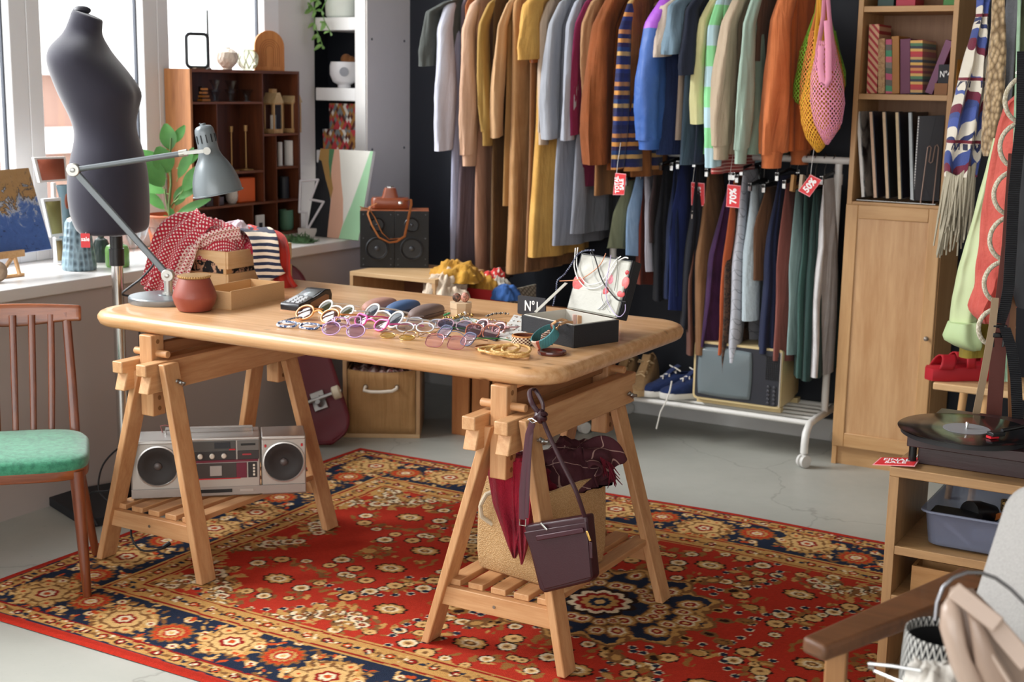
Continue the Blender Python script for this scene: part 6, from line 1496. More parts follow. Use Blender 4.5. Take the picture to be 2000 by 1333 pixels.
# skateboard leaning by the wall
def skateboard():
    bt, tp = A(651, 868, z=0.0), None
    f0 = A(651, 868, z=.006); top = A(578, 640, p=(f0.x-.10, f0.y+.16, .4), n=(-.5, .866, 0))
    ax = (top-f0).normalized(); sd = Vector((.9, .44, 0)); sd = (sd-ax*sd.dot(ax)).normalized(); nm = ax.cross(sd)
    if nm.dot(Vector((.5, -.866, 0))) < 0: nm = -nm
    t = T('skateboard', 'dark red skateboard standing on its tail against the grey wall', 'skateboard', f0)
    L_, W_ = .76, .19; R = []
    def ww(v): 
        e = min(v, 1-v)/.13
        return W_/2*(math.sqrt(max(0, 1-(1-min(1, e))**2))*.999+.001)
    def fn(off):
        def g(u, v): 
            k = max(0, .16-v)/.16; k2 = max(0, v-.84)/.16
            return f0+ax*L_*v+sd*(u-.5)*2*ww(v)+nm*(.035*(k*k+k2*k2)-.006*(2*u-1)**2*-1+off)
        return g
    M().grid(12, 40, fn(.004)).build('deck', plain('#63101f', .45, var=.1), t, world=True, solid=.010, off=-1)
    M().grid(12, 40, lambda u, v: fn(-.0045)(u, v)).build('plywood_edge', wood('#c49a68', '#d8b280', 'z'), t, world=True, solid=.004)
    for v in (.235, .765):
        c = f0+ax*L_*v+nm*.008
        tr = M().bar(c, c+nm*.012, .055, .075, side=sd).build('truck', STEEL, t, world=True, bev=.002)
        M().tube([c+nm*.045-sd*.062, c+nm*.045+sd*.062], .0085, 12).bar(c+nm*.01, c+nm*.045, .022, .030, side=sd).tube([c+nm*.02-ax*.02, c+nm*.055-ax*.012], .010, 10).build('hanger_axle', STEEL, tr, world=True)
        for sg in (-1, 1):
            w0 = c+nm*.045+sd*sg*.064; w1 = w0+sd*sg*.032
            M().tube([w0, w0+sd*sg*.004, w1-sd*sg*.004, w1], [.020, .0265, .0265, .021], 20).build('wheel', plain('#d8cdb4' if sg > 0 else '#a9aaa8', .5), t, world=True)
            M().tube([w1-sd*sg*.001, w1+sd*sg*.004], .007, 10).build('bearing', STEEL, t, world=True)
skateboard()
# upright slatted crate with the scarf pile
def slat_crate():
    a = A(882, 848, z=0); t = T('slatted_crate', 'upright orange pine slatted crate behind the table', 'crate', (a.x, a.y, 0), 0)
    W1 = wood('#a5663a', '#c58450', 'z', 7, .5, 12, 6); h = .50; w_ = .36; d_ = .30
    for k in range(4): M().b2((k*.094, 0, .0), (k*.094+.078, .014, h)).build('slat', W1, t, bev=.002)
    for z in (.01, h-.07): M().b2((0, .014, z), (w_, .028, z+.05)).build('cross_bar', W1, t)
    for x in (0, w_-.018): M().b2((x, .028, .0), (x+.018, d_, h)).build('side_panel', W1, t)
    M().b2((0, 0, h), (w_, d_, h+.012)).build('top_panel', W1, t)
    return a, h+.012
sa, sz = slat_crate()
def scarf_box():
    y0 = sa.y-.03; b0 = A(842, 600, y=y0); b1 = A(985, 592, y=y0); z0 = sz+.001; ztop = A(985, 560, y=y0).z
    t = T('red_box', 'open red and chequered box filled with scarves on the slatted crate', 'box', ((sa.x-.03+b1.x)/2+.02, y0+.12, z0))
    x0 = sa.x-.02; x1 = A(1012, 580, y=y0).x; xm = b1.x
    hw = (ztop-z0)
    M().b2((x0, y0, z0), (xm, y0+.006, ztop-.02)).build('red_side', plain('#a82024', .5), t, world=True)
    M().b2((xm-.006, y0+.0065, z0), (xm, y0+.25, ztop-.02)).build('checked_side', checks('#b8b0a0', '#a8a090', '#6a6458', .012, .3), t, world=True)
    M().b2((x0, y0+.0065, z0), (x0+.006, y0+.25, ztop-.02)).build('red_side', plain('#a82024', .5), t, world=True)
    M().b2((x0, y0, z0-.0005), (xm, y0+.25, z0+.005)).build('bottom', plain('#a82024', .5), t, world=True)
    def bn(lb, u, v0, v1, yy, rx, ry, mt, sd, amp=.2, fs=9, rz=0):
        p = A(u, v1, y=yy); q = A(u, v0, y=yy); return bunch('scarf', lb, 'scarf', p, rx, ry, (q.z-p.z)*.86, mt, sd, amp, fs, rz=rz)
    bn('cream gauze scarf bulging over the window side of the red box', 868, 522, 605, 4.42, .085, .10, cloth('#e0d0bc', col2='#c4ae96', weave=200, bump=.5), 3, .26, 11)
    bn('cream gauze scarf lying lower beside the red box', 880, 552, 610, 4.40, .075, .06, cloth('#ddcab4', col2='#bfa88e', weave=200, bump=.5), 21, .28, 13)
    bn('mustard yellow scarf twisted across the top of the pile', 890, 508, 548, 4.48, .105, .08, cloth('#c8963e', col2='#a87828', weave=200, bump=.5), 6, .25, 16, -.25)
    bn('mustard fringed scarf end lying down across the pile', 940, 530, 576, 4.62, .11, .06, cloth('#c4923c', col2='#9a6c24', weave=200), 7, .25, 22, -.45)
    bn('red dotted scarf bunched at the back of the pile', 962, 524, 570, 4.68, .07, .05, dots('#c8302c', '#e8ddd0', 60, .2), 8, .3, 8)
    bn('small white scarf knot beside the red dotted one', 976, 540, 575, 4.62, .04, .04, cloth('#e2dccf', col2='#b8b0a4'), 12, .35, 8)
    bn('bright blue scarf at the outer corner of the red box', 988, 551, 585, 4.56, .055, .05, cloth('#3c64a4', col2='#2c4c84'), 14, .2, 9)
    bn('blue cloth peeping out in the middle under the yellow scarf', 948, 556, 580, 4.60, .035, .03, cloth('#3a5c94'), 15, .2, 9)
scarf_box()
# ukulele on a purple case
def ukulele():
    p = A(1052, 850, z=0); 
    t = T('ukulele', 'small orange ukulele leaning behind the table trestle', 'ukulele', p); pl = Vector((p.x, p.y+.05, 0)); P = lambda u, v, off=0: A(u, v, p=pl+Vector((-.5, .866, 0))*off)
    o = []
    for k in range(36):
        a = 2*PI*k/36; s_ = math.sin(a); r = 42 if s_ < 0 else 33
        waist = 1-.18*math.exp(-((s_-.15)/.22)**2)
        o.append((1052+r*math.cos(a)*waist, 792-58*s_))
    f = [P(u, v, 0) for u, v in o]; b = [q+Vector((-.5, .866, 0))*.055 for q in f]; n = len(f)
    M().add(f+b, [tuple(range(n)), tuple(range(2*n-1, n-1, -1))]+[(i, n+i, n+(i+1) % n, (i+1) % n) for i in range(n)]).build('body', wood('#c07e2c', '#d8963c', 'z', 6, .3, 10), t, world=True, bev=.003)
    M().bar(P(1050, 760, -.006), P(1040, 640, -.006), .035, .016, side=(.866, .5, 0)).build('neck', plain('#2a2220', .4), t, world=True)
    c = P(1052, 775, -.002); M().lathe([(.020, 0), (.020, .001)], n=20, T=Matrix.Translation(c) @ frame((0, 0, 0), (.866, .5, 0), (0, 0, 1))).build('sound_hole', plain('#1a1210', .6), t, world=True)
    m = M()
    for k in range(4): m.tube([P(1049+k*3, 815, -.004), P(1037+k*3, 640, -.016)], .0006, 4)
    m.build('string', plain('#e0dcd0', .4), t, world=True)
    q = M().bar(P(1044, 818, -.004), P(1062, 818, -.004), .012, .006).build('bridge', plain('#2c1a12', .5), t, world=True)
    q0 = P(1010, 850, .10); q0.z = 0; w0 = P(1128, 850, .10); 
    tt = T('purple_case', 'dark violet instrument case standing behind the ukulele', 'case', ((q0.x+w0.x)/2, (q0.y+w0.y)/2, 0))
    M().box((0, 0, .23), (.30, .07, .46), .05).build('case_shell', plain('#2e2552', .6, bump=.1), tt, bev=.02, seg=4); M().tube([(-.05, -.036, .40), (-.05, -.05, .41), (.05, -.05, .41), (.05, -.036, .40)], .007, 8).build('handle', BLACK, tt)
ukulele()
# television and shoes on the rack shelf
def tv():
    z0 = .174; L = A(1378, 770, y=4.965); Rr = A(1518, 812, y=4.965)
    p0 = A(1378, 768, z=z0); 
    x0 = -2.03; x1 = A(1524, 812, y=4.95).x; y0 = 4.945; zt_ = A(1500, 690, y=y0).z; h = zt_-z0
    t = T('television', 'portable vintage television with a grey screen and cream casing on the rack', 'television', ((x0+x1)/2, y0+.15, z0))
    CR_ = plain('#d2bd8c', .45); w_ = x1-x0
    M().b2((x0+.01, y0+.02, z0), (x1-.005, y0+.05, z0+.02)).b2((x0+.01, y0+.22, z0), (x1-.005, y0+.25, z0+.02)).build('foot', CR_, t, world=True)
    R = []
    for y, e, dz in ((y0, 0, 0), (y0+.12, 0, 0), (y0+.24, .012, .01), (y0+.28, .04, .03)):
        R.append([((x0+x1)/2+x*(1-2*e/w_), y, z0+.018+h/2+q*(1-2*e/h)) for x, q in rrect(w_, h, .016, 4)])
    M().rings(R).build('casing', CR_, t, world=True, smooth=40)
    fr = frame(((x0+x1)/2, y0-.001, z0+.018+h/2), (1, 0, 0), (0, 0, 1))
    M().prism(rrect(w_-.018, h-.018, .012, 4), .004, fr @ TR(0, 0, -.002)).build('front_panel', plain('#24262e', .5), t, world=True)
    sw = w_*.66; sx = -w_*.5+.012+sw/2
    def fn(u, v):
        X_ = (u-.5)*2; Y_ = (v-.5)*2; k = 1-.05*(Y_*Y_); k2 = 1-.05*X_*X_
        return fr @ Vector((sx+X_*sw/2*k*.94, Y_*(h*.42)*k2, .004+.010*(1-max(X_*X_, Y_*Y_)*.9)))
    M().grid(16, 12, fn).build('screen', plain('#6f7a7e', .15, var=.02), t, world=True, solid=.003)
    g = M()
    for i in range(7):
        for j in range(11): g.box((w_*.5-.062+i*.0075, h*.36-j*.0085, .003), (.005, .0055, .003), T=fr)
    g.build('speaker_grille', plain('#0e0f12', .5), t, world=True)
    for j in range(5):
        for i in range(2): M().lathe([(.006, 0), (.006, .006), (.004, .007)], n=12, T=fr @ TR(w_*.5-.050+i*.024, -h*.14-j*.016, .001)).build('knob', plain('#3c3c42', .3), t, world=True)
    M().bar(fr @ Vector((w_*.5-.006, -h/2+.01, .002)), fr @ Vector((w_*.5-.006, h/2-.01, .002)), .004, .003, side=(1, 0, 0)).build('trim', plain('#c8c4bc', .3, .5), t, world=True)
tv()
def shoe(name, label, u, v, z0, ln, mat, solemat, rz, group, hi=False, lace='#e8e4dc', lacem=None, w=.088):
    b = A(u, v, z=z0); t = T(name, label, 'shoe', b, rz, group)
    # local: toe towards -y
    def sec(k, z, sc_=1): 
        y = lerp(-ln/2, ln/2, k); e = math.sqrt(max(0, 1-((.16-k)/.16)**2)) if k < .16 else (math.sqrt(max(.0, 1-((k-.90)/.10)**2)) if k > .90 else 1)
        return y, w/2*e*(1-.22*max(0, k-.35)/.65)*sc_
    ks = [0, .02, .05, .1, .16, .25, .35, .45, .55, .65, .75, .85, .92, .97, 1]
    def ring(z, sc_):
        P = [(sec(k, z, sc_)[1]+.0005, sec(k, z, sc_)[0]*lerp(1, sc_, .6), z) for k in ks]
        return P+[(-x, y, z) for x, y, z in reversed(P)]
    M().rings([ring(0, .97), ring(.003, 1), ring(.024, 1.0), ring(.026, .96)]).build('sole', solemat, t, smooth=50)
    top = [(0, .030), (.1, .040), (.25, .050), (.4, .070), (.55, .088), (.7, .094 if not hi else .128), (.85, .092 if not hi else .135), (1, .096 if not hi else .138)]
    R = []; n = 20
    for k in ks:
        y, hw = sec(k, 0, .95); hh = interp(top, k); row = []
        for i in range(n):
            a = PI*i/(n-1); row.append((hw*math.cos(a)*(1 if a else 1), y*.97, .022+(hh-.022)*math.sin(a)**.75))
        R.append(row)
    m = M(); vs = [p for r in R for p in r]
    fs = [(j*n+i, j*n+i+1, (j+1)*n+i+1, (j+1)*n+i) for j in range(len(ks)-1) for i in range(n-1) if not (ks[j] >= .62 and ks[j+1] <= .93 and 6 <= i <= 12)]
    m.add(vs, fs).build('upper', mat, t, smooth=60, solid=.003)
    tg = M().grid(4, 6, lambda a_, b_: ((a_-.5)*.036, lerp(-.03, .045, b_)*ln/.27, interp(top, .5+(lerp(-.03, .045, b_)*ln/.27)/ln)+lerp(.002, .026, b_))).build('tongue', mat, t, solid=.003)
    lm = plain(lace, .8); m = M()
    for j in range(5):
        y = lerp(-.032, .028, j/4)*ln/.27; zz = interp(top, .5+y/ln)+.006
        m.tube([(-.021, y, zz-.004), (0, y+.004, zz+.003), (.021, y+.008*(1 if j % 2 else -1), zz-.004)], .0028, 6)
    m.tube([(0, .03, zz+.004), (-.022, .01, zz+.018), (-.034, .03, zz+.004), (-.004, .032, zz+.006)], .0026, 6); m.tube([(0, .03, zz+.004), (.022, .012, zz+.018), (.034, .032, zz+.004), (.004, .032, zz+.006)], .0026, 6)
    m.build('lace', lm, t)
    return t
ZR = .172
SUE = cloth('#a4835c', col2='#8c6c48', weave=300); SOL = plain('#b3946c', .7)
shoe('ankle_boot', 'tan suede lace up shoe nearest the table on the rack shelf', 1216, 756, ZR, .25, SUE, SOL, .10, 'tan suede shoes', True, '#c9ad84')
shoe('ankle_boot', 'tan suede lace up shoe beside the blue sneakers', 1255, 764, ZR, .25, SUE, SOL, .10, 'tan suede shoes', True, '#c9ad84')
NVC = cloth('#1f2e58', col2='#182446', weave=300); SW = plain('#e2e0da', .5)
t = shoe('sneaker', 'navy canvas sneaker with a dangling white lace', 1306, 770, ZR, .25, NVC, SW, -.75, 'navy canvas sneakers')
t2 = shoe('sneaker', 'navy canvas sneaker nearer the television', 1345, 775, ZR, .25, NVC, SW, -.75, 'navy canvas sneakers')
P = lambda u, v: A(u, v, y=4.90)
M().tube([P(1312, 745), P(1309, 762), P(1302, 782), P(1290, 805), P(1282, 838)], .0032, 6).build('loose_lace', plain('#e8e4dc', .8), t, world=True)
# ---------- bookcase with a door ----------
YC = 4.995
BX0, BX1 = -1.476, -1.125
BK = wood('#b58858', '#c9a070', 'z', 7, .45, 12); BKX = wood('#b58858', '#c9a070', 'x', 7, .45, 12); BKD = wood('#b3865a', '#cda478', 'z', 6, .4, 10); BKI = wood('#8e6444', '#a67c58', 'z', 7, .5, 12)
def bookcase():
    t = T('bookcase', 'tall narrow oak veneer bookcase with a panelled door below', 'bookcase', ((BX0+BX1)/2, YC+.14, 0))
    D = .28; y1 = YC+D
    for x in (BX0, BX1-.018): M().b2((x, YC, 0), (x+.018, y1, 2.02)).build('side_panel', BK, t, world=True, bev=.001)
    M().b2((BX0+.018, y1-.006, .08), (BX1-.018, y1, 2.0)).build('back_panel', BKI, t, world=True)
    for z in (2.02, 1.69, 1.383, .995, .090): M().b2((BX0+.018, YC+.003, z-.020), (BX1-.018, y1-.006, z)).build('shelf', BKX, t, world=True, bev=.001)
    M().b2((BX0+.018, YC+.012, 0), (BX1-.018, YC+.026, .07)).build('plinth', BKX, t, world=True)
    # door: frame around a recessed panel
    z0, z1, x0, x1 = .074, .985, BX0+.003, BX1-.003; f = .045; yd = YC-.018
    d = M().b2((x0, yd+.006, z0), (x1, YC-.001, z1)); dr = d.build('door', BKD, t, world=True)
    P = lambda lo, hi, mt: M().b2(lo, hi).build('door_frame', mt, dr, world=True, bev=.003)
    P((x0, yd, z0), (x0+f, yd+.006, z1), BK); P((x1-f, yd, z0), (x1, yd+.006, z1), BK); P((x0+f, yd, z0), (x1-f, yd+.006, z0+.055), BKX); P((x0+f, yd, z1-.05), (x1-f, yd+.006, z1), BKX)
    k = A(1825, 657, y=yd); M().ball((x1-f*.45, yd-.014, .52), .009, 14, 10).tube([(x1-f*.45, yd-.012, .52), (x1-f*.45, yd, .52)], .004, 8).build('knob', plain('#9c9288', .35, .6), dr, world=True)
bookcase()
def book(lb, ub, ut, vt, th_px, mat, z0, d=.16, y=YC+.035, vb=172, page=True, name='book', grp='books in the bookcase'):
    """ub, ut: spine centre at bottom and top"""
    a = A(ub, vb, y=y); s = S(a); h = (vb-vt)*s*1.0; th = th_px*s*1.12; dx = (ut-ub)*s*1.15+.0048*0
    xb = a.x; xt = A(ut, vt, y=y).x
    dx = xt-xb
    t = T(name, lb, 'book', (xb, y+d/2, z0), 0, grp)
    up = Vector((dx, 0, h)); ln = up.length; up.normalize(); sx = Vector((up.z, 0, -up.x))
    off = abs(sx.z)*th/2
    def bx(w0, w1, y0, y1, l0, l1): return [Vector((0, 0, off))+sx*a_+up*c_+Vector((0, b_, 0)) for a_, b_, c_ in ((w0, y0, l0), (w1, y0, l0), (w1, y1, l0), (w0, y1, l0), (w0, y0, l1), (w1, y0, l1), (w1, y1, l1), (w0, y1, l1))]
    M().hexa(bx(-th/2, th/2, -d/2, -d/2+.003, 0, ln)).hexa(bx(-th/2, -th/2+.002, -d/2+.003, d/2, 0, ln)).hexa(bx(th/2-.002, th/2, -d/2+.003, d/2, 0, ln)).build('cover', mat, t, bev=.0008)
    M().hexa(bx(-th/2+.002, th/2-.002, -d/2+.003, d/2-.004, .003, ln-.004)).build('pages', plain('#d9cdb8', .9), t)
STB = stripes(['#c23034', '#e0b060', '#1e2a3c', '#4a7c54', '#e0b060', '#b02a34', '#d88a50', '#6a2434', '#e6b456', '#1e3448', '#c8a060', '#b82e3c'], .115, 2, .5)
n = NT('slanted_stripe_cover'); s_ = n.n('ShaderNodeSeparateXYZ', {0: n.co()}); f = n.math('FRACT', n.math('MULTIPLY', n.math('ADD', s_.outputs[2], n.math('MULTIPLY', s_.outputs[0], 1.1)), 38.)); n.pbr(n.ramp(f, [(0, '#d2a07c'), (.55, '#a8242c')], True), .5); SLC = n.m
book('tall book with slanted red and cream stripes, first on the shelf', 1703, 1708, 40, 18, SLC, 1.384)
book('narrow beige mottled book beside the red striped one', 1722, 1722, 67, 12, blotch('#c09a72', '#a8805c', None, 60), 1.384)
book('book with a green, grey and pink geometric spine', 1737, 1737, 68, 12, stripes(['#5c5650', '#b84a6c', '#4a5a4c', '#7c746c', '#c85a70', '#3c8a64'], .12, 2, .5, .02), 1.384)
book('ochre orange book in the middle of the shelf', 1750, 1749, 62, 13, plain('#a8702c', .5), 1.384)
book('upright plum purple book', 1769, 1769, 67, 18, plain('#6c3050', .5), 1.384)
book('thick book with many coloured horizontal stripes', 1790, 1790, 69, 22, STB, 1.384, .20)
book('purple book leaning against the orange one', 1814, 1855, 71, 13, plain('#7a4668', .5), 1.384, vb=172)
book('bright orange book at the outer end of the shelf', 1862, 1866, 76, 11, plain('#d89038', .5), 1.384)
for lb, u0, u1, h, c_ in (('dark green book base on the topmost visible shelf', 1714, 1746, .12, '#1f3a34'), ('red box base on the topmost visible shelf', 1750, 1788, .08, '#a8243c'), ('green box base on the topmost visible shelf', 1842, 1868, .08, '#3a7a34')):
    a = A(u0, 4, y=YC+.04).x; b = A(u1, 4, y=YC+.04).x; tag(M().b2((a, YC+.04, 1.691), (b, YC+.16, 1.691+h)).build('storage_box' if 'box' in lb else 'book', plain(c_, .5), bev=.002), lb, 'box' if 'box' in lb else 'book')
def chalk(name_loc, lb, P4, txt, size, thick=.006, stand=True, rot=0, z0=None, off=(0, 0)):
    bl, br, tr, tl = P4; t = T('chalkboard_sign', lb, 'sign', (bl+br)/2)
    ex = br-bl; ey = (tl-bl); fr = frame((bl+br+tr+tl)/4, ex, ey); W_, H_ = ex.length, (tl-bl).length
    if fr.to_3x3().col[2].dot(Vector((.5, -.866, 0))) < 0: print('flip')
    M().prism(rrect(W_, H_, min(W_, H_)*.08), -thick, fr).build('board', plain('#2b2c32', .7), t, world=True)
    text('chalk_lettering', txt, size, TXT, t, fr @ TR(off[0], off[1], .0004) @ RZ(rot), .0003, size*.012, world=True, sx=.75)
    return t, fr, W_, H_
q = [A(1831, 165, y=YC+.02), A(1858, 165, y=YC+.02), A(1860, 126, y=YC+.02), A(1835, 126, y=YC+.02)]
t, fr, W_, H_ = chalk(0, 'little chalkboard sign reading N\u00b04 in front of the books', q, 'N\u00b04', .030, off=(0, 0))
a = A(1838, 172, y=YC+.02); M().b2((a.x-.020, YC+.008, 1.384), (a.x+.024, YC+.030, q[0].z+.004)).build('wooden_foot', plain('#8c5c34', .6), t, world=True)
# records in a wire holder
def records():
    z0 = 1.008; yf = YC+.02
    t = T('record_holder', 'chrome wire holder for records on the bookcase shelf', 'rack', ((BX0+BX1)/2, yf+.1, .996))
    m = M(); x0 = A(1675, 395, y=yf).x; x1 = A(1828, 398, y=yf).x
    m.tube([(x0, yf-.012, .9995), (x1, yf-.012, .9995), (x1, yf+.20, .9995), (x0, yf+.20, .9995)], .0028, 8, closed=True)
    for k in range(7):
        x = lerp(x0, x1, k/6); m.tube([(x, yf-.012, 1.0), (x, yf+.002, 1.003), (x, yf+.19, 1.003), (x, yf+.20, 1.0)], .002, 6)
    m.build('base_wires', STEEL, t, world=True)
    M().tube([(x1-.052, yf-.012, 1.0), (x1-.040, yf-.012, 1.20), (x1-.034, yf-.012, 1.205), (x1-.028, yf-.012, 1.20), (x1-.032, yf-.012, 1.15), (x1-.026, yf-.012, 1.145), (x1-.020, yf-.012, 1.15), (x1-.014, yf-.012, 1.205), (x1-.008, yf-.012, 1.21), (x1-.002, yf-.012, 1.20), (x1-.008, yf-.012, 1.0)], .0022, 6).build('end_loop', plain('#9c8478', .4, .6), t, world=True)
    cov = [('#d8d6d2', '#b9b6b0', 'pale worn record sleeve at the window end'), ('#c8a890', '#1d2238', 'dark blue record sleeve with a red spot and peach edges'), ('#cdb394', '#18242c', 'dark teal record sleeve with beige edges'), ('#d2bc98', '#14162c', 'navy record sleeve with torn cream edges'), ('#b8c0c4', '#12161c', 'black record sleeve with silver edges')]
    for i, (e, c, lb) in enumerate(cov):
        ub, ut = 1685+24*i, 1674+25.5*i
        a = A(ub, 392, y=yf); xt = A(ut, 234, y=yf).x; h = .31; up = Vector((xt-a.x, 0, h)).normalized(); sx = Vector((up.z, 0, -up.x))
        tt = T('record', 'vinyl %s in the wire holder' % lb, 'record', (a.x, yf+.12, z0), 0, 'records in the wire holder')
        def bx(w0, w1, y0, y1): return [Vector((0, 0, .003))+sx*p+up*r+Vector((0, q_, 0)) for p, q_, r in ((w0, y0, 0), (w1, y0, 0), (w1, y1, 0), (w0, y1, 0), (w0, y0, h), (w1, y0, h), (w1, y1, h), (w0, y1, h))]
        M().hexa(bx(-.005, .005, -.12, .11)).build('sleeves', plain(e, .8, var=.15, vs=80), tt); M().hexa(bx(.0052, .0085, -.118, .11)).build('front_cover', blotch(c, '#0c0e16', None, 8, .35, .1), tt, bev=.0005)
    a0 = A(1786, 397, y=yf-.002); s = S(a0)
    fo = T('record_folder', 'dark grey record folder with white stitched edge at the outer end of the holder', 'folder', (a0.x, yf, z0), 0)
    d = Vector((.92, .39, 0)); up = Vector((-.055, 0, 1)).normalized(); fr = frame((a0.x-.004, yf+.004, z0), d, up)
    w_ = 44*s*1.08
    M().prism([(0, 0), (w_, 0), (w_, .305), (0, .300)], -.008, fr).build('cover', plain('#35353a', .6), fo, world=True, bev=.001)
    M().prism([(-.004, 0), (.004, 0), (.004, .300), (-.004, .300)], .003, fr @ TR(0, 0, -.004)).build('white_edge', stripes(['#f0efec', '#9a9aa0'], .010, 2, .6), fo, world=True)
    M().bar(fr @ Vector((w_*.25, .08, .001)), fr @ Vector((w_*.66, .30, .001)), .001, .0015).bar(fr @ Vector((w_*.25, .08, .001)), fr @ Vector((w_*.72, .0, .001)), .001, .0015).build('fold_line', plain('#232327', .6), fo, world=True)
records()
# ---------- second rail: shawl, knitwear, shirts, belts ----------
def hang(name, label, cat, rows, y, mat, th=.03, fold=.15, nf=4, n=40, grp=None, part='body', par=None, lean=0, seed=1, hook=True, dy=0):
    R = []; nr = Vector((-.5, .866, 0)); fin = []
    V = [r[0] for r in rows]
    for k in range(int((V[-1]-V[0])/9)+2):
        v = min(V[-1], V[0]+9*k); fin.append((v, interp([(r[0], r[1]) for r in rows], v), interp([(r[0], r[2]) for r in rows], v)))
    for i, (v, l, r) in enumerate(fin):
        yy = y+dy*(i/len(fin)); a = A(l, v, y=yy); b = A(r, v, y=yy); c = (a+b)/2; h = (b-a).length/2; e = (b-a).normalized(); row = []
        hh = min(th, h*.9)
        for q_ in range(n):
            an = 2*PI*q_/n; ca, sa = math.cos(an), math.sin(an)
            x = ca*h; w_ = math.copysign(abs(sa)**.8, sa)*hh+hh*fold*math.sin(ca*PI*nf/2+seed+v*.006)+hh*fold*.8*noise.noise(Vector((ca*2, v*.02, seed)))
            p = c+e*x+nr*w_; row.append(p)
        R.append(row)
    if par is None: t = T(name, label, cat, (c.x, c.y, c.z), 0, grp)
    else: t = par
    M().rings(R).build(part, mat, t, world=True, smooth=70)
    t['_top'] = [*((sum(R[0], Vector()))/n)]
    return t
GR = 'clothes on the second rail'
n = NT('aztec_weave'); s_ = n.n('ShaderNodeSeparateXYZ', {0: n.co()}); zz = s_.outputs[2]
zig = n.math('ADD', zz, n.math('MULTIPLY', n.math('PINGPONG', n.math('MULTIPLY', n.math('ADD', s_.outputs[0], s_.outputs[1]), 1.), .035), 1.6))
f = n.math('FRACT', n.math('DIVIDE', n.math('ADD', zig, 9.), .36))
c = n.ramp(f, [(0, '#d8d0c0'), (.10, '#6a1c34'), (.17, '#3c4c88'), (.28, '#d6cebe'), (.36, '#2c3866'), (.40, '#dcd4c4'), (.50, '#44569a'), (.60, '#3a4a84'), (.66, '#6c2038'), (.74, '#d4ccbc'), (.84, '#4a5a98'), (.88, '#dad2c2')], True)
f2 = n.math('FRACT', n.math('DIVIDE', n.math('ADD', zz, 9.), .19)); f3 = n.math('LESS_THAN', n.math('FRACT', n.math('MULTIPLY', n.math('ADD', s_.outputs[0], s_.outputs[1]), 130.)), .45)
c = n.mix(n.math('MULTIPLY', n.ramp(f2, [(0, 0.), (.80, 1.), (.90, 0.)], True), f3), c, '#2a2c44'); c = n.mix(n.ramp(f2, [(0, 0.), (.91, 1.), (.96, 0.)], True), c, '#6e1c2e')
n.pbr(c, .95, 0, n.bump(n.nz(300, 2), .4, .004), Sheen_Weight=.2); AZ = n.m
t = hang('fringed_shawl', 'blue, maroon and cream patterned shawl with a long pale fringe beside the bookcase', 'shawl', [(-60, 1912, 1945), (30, 1908, 1932), (100, 1888, 1929), (180, 1866, 1926), (250, 1850, 1921), (310, 1843, 1912), (345, 1842, 1905)], 4.42, AZ, .035, .5, 4, seed=2)
FRM = cloth('#b5ad98', col2='#9a9280', weave=200)
P = lambda u, v, y=4.40: A(u, v, y=y)
fringe([P(1846, 345), P(1862, 352), P(1885, 340), P(1905, 318)], FRM, t, 46, .22, .0042, (-.05, 0, -1), .09, 3)
fringe([P(1850, 335, 4.385), P(1870, 345, 4.385), P(1893, 325, 4.385)], FRM, t, 26, .16, .004, (-.02, 0, -1), .12, 5)
t = hang('cable_sweater', 'chunky beige knitted sweater sleeve beside the patterned shawl', 'sweater', [(-60, 1942, 1962), (0, 1938, 1962), (60, 1936, 1964), (95, 1932, 1965), (160, 1926, 1963), (230, 1920, 1958), (290, 1917, 1946), (305, 1921, 1936)], 4.36, knit('#c8ac84', '#7a6244', 75), .035, .15, 2, seed=3)
hang('knit_cardigan', 'light grey fuzzy cardigan behind the beige knitted sweater', 'cardigan', [(-60, 1972, 2000), (10, 1966, 1995), (60, 1963, 1985), (140, 1964, 1980), (200, 1962, 1976)], 4.40, cloth('#8a8c92', col2='#6c6e74', weave=120, bump=.8), .03, .2, 2, seed=4)
hang('shirt', 'olive green shirt behind the white hoops', 'shirt', [(-60, 1990, 2030), (20, 1984, 2025), (100, 1978, 2015), (200, 1968, 2010), (330, 1960, 2010)], 4.44, cloth('#5c6248', col2='#3c4030'), .02, .3, 3, seed=5)
hang('shirt', 'coral red shirt with a pointed folded cuff behind the white hoops', 'shirt', [(185, 1985, 2060), (205, 1962, 2060), (240, 1950, 2060), (300, 1938, 2055), (400, 1922, 2050), (480, 1915, 2040), (560, 1908, 2020), (590, 1897, 1990), (603, 1893, 1975), (618, 1903, 1950), (632, 1918, 1936)], 3.95, cloth('#d4685c', col2='#b84c44', weave=120, bump=.5), .035, .45, 5, seed=6)
t = hang('blouse', 'pale green satin blouse sleeve with a turned up cuff', 'blouse', [(270, 1940, 1960), (330, 1925, 1950), (400, 1906, 1940), (450, 1893, 1930), (520, 1873, 1920), (580, 1860, 1916), (634, 1855, 1906)], 4.02, plain('#c3d0a0', .45, bump=.1), .035, .25, 3, seed=7)
hang('', '', '', [(630, 1853, 1908), (645, 1848, 1912), (662, 1842, 1915), (672, 1855, 1917), (684, 1885, 1914)], 4.0, plain('#b7cc98', .5), .04, .2, 3, seed=8, par=t, part='cuff')
hang('skirt', 'mustard olive skirt hem just below the pale green cuff', 'skirt', [(560, 1905, 1950), (640, 1885, 1935), (675, 1875, 1925), (697, 1873, 1920)], 4.12, cloth('#8c7a30', col2='#6e6024'), .03, .2, 2, seed=9)
hang('tote_bag', 'mint green bag showing between the belts', 'bag', [(-70, 1990, 1996), (400, 1975, 1985), (560, 1962, 1985), (700, 1956, 1976), (745, 1957, 1972)], 3.75, cloth('#9cb89c', col2='#6c886c'), .02, .2, 2, seed=10)
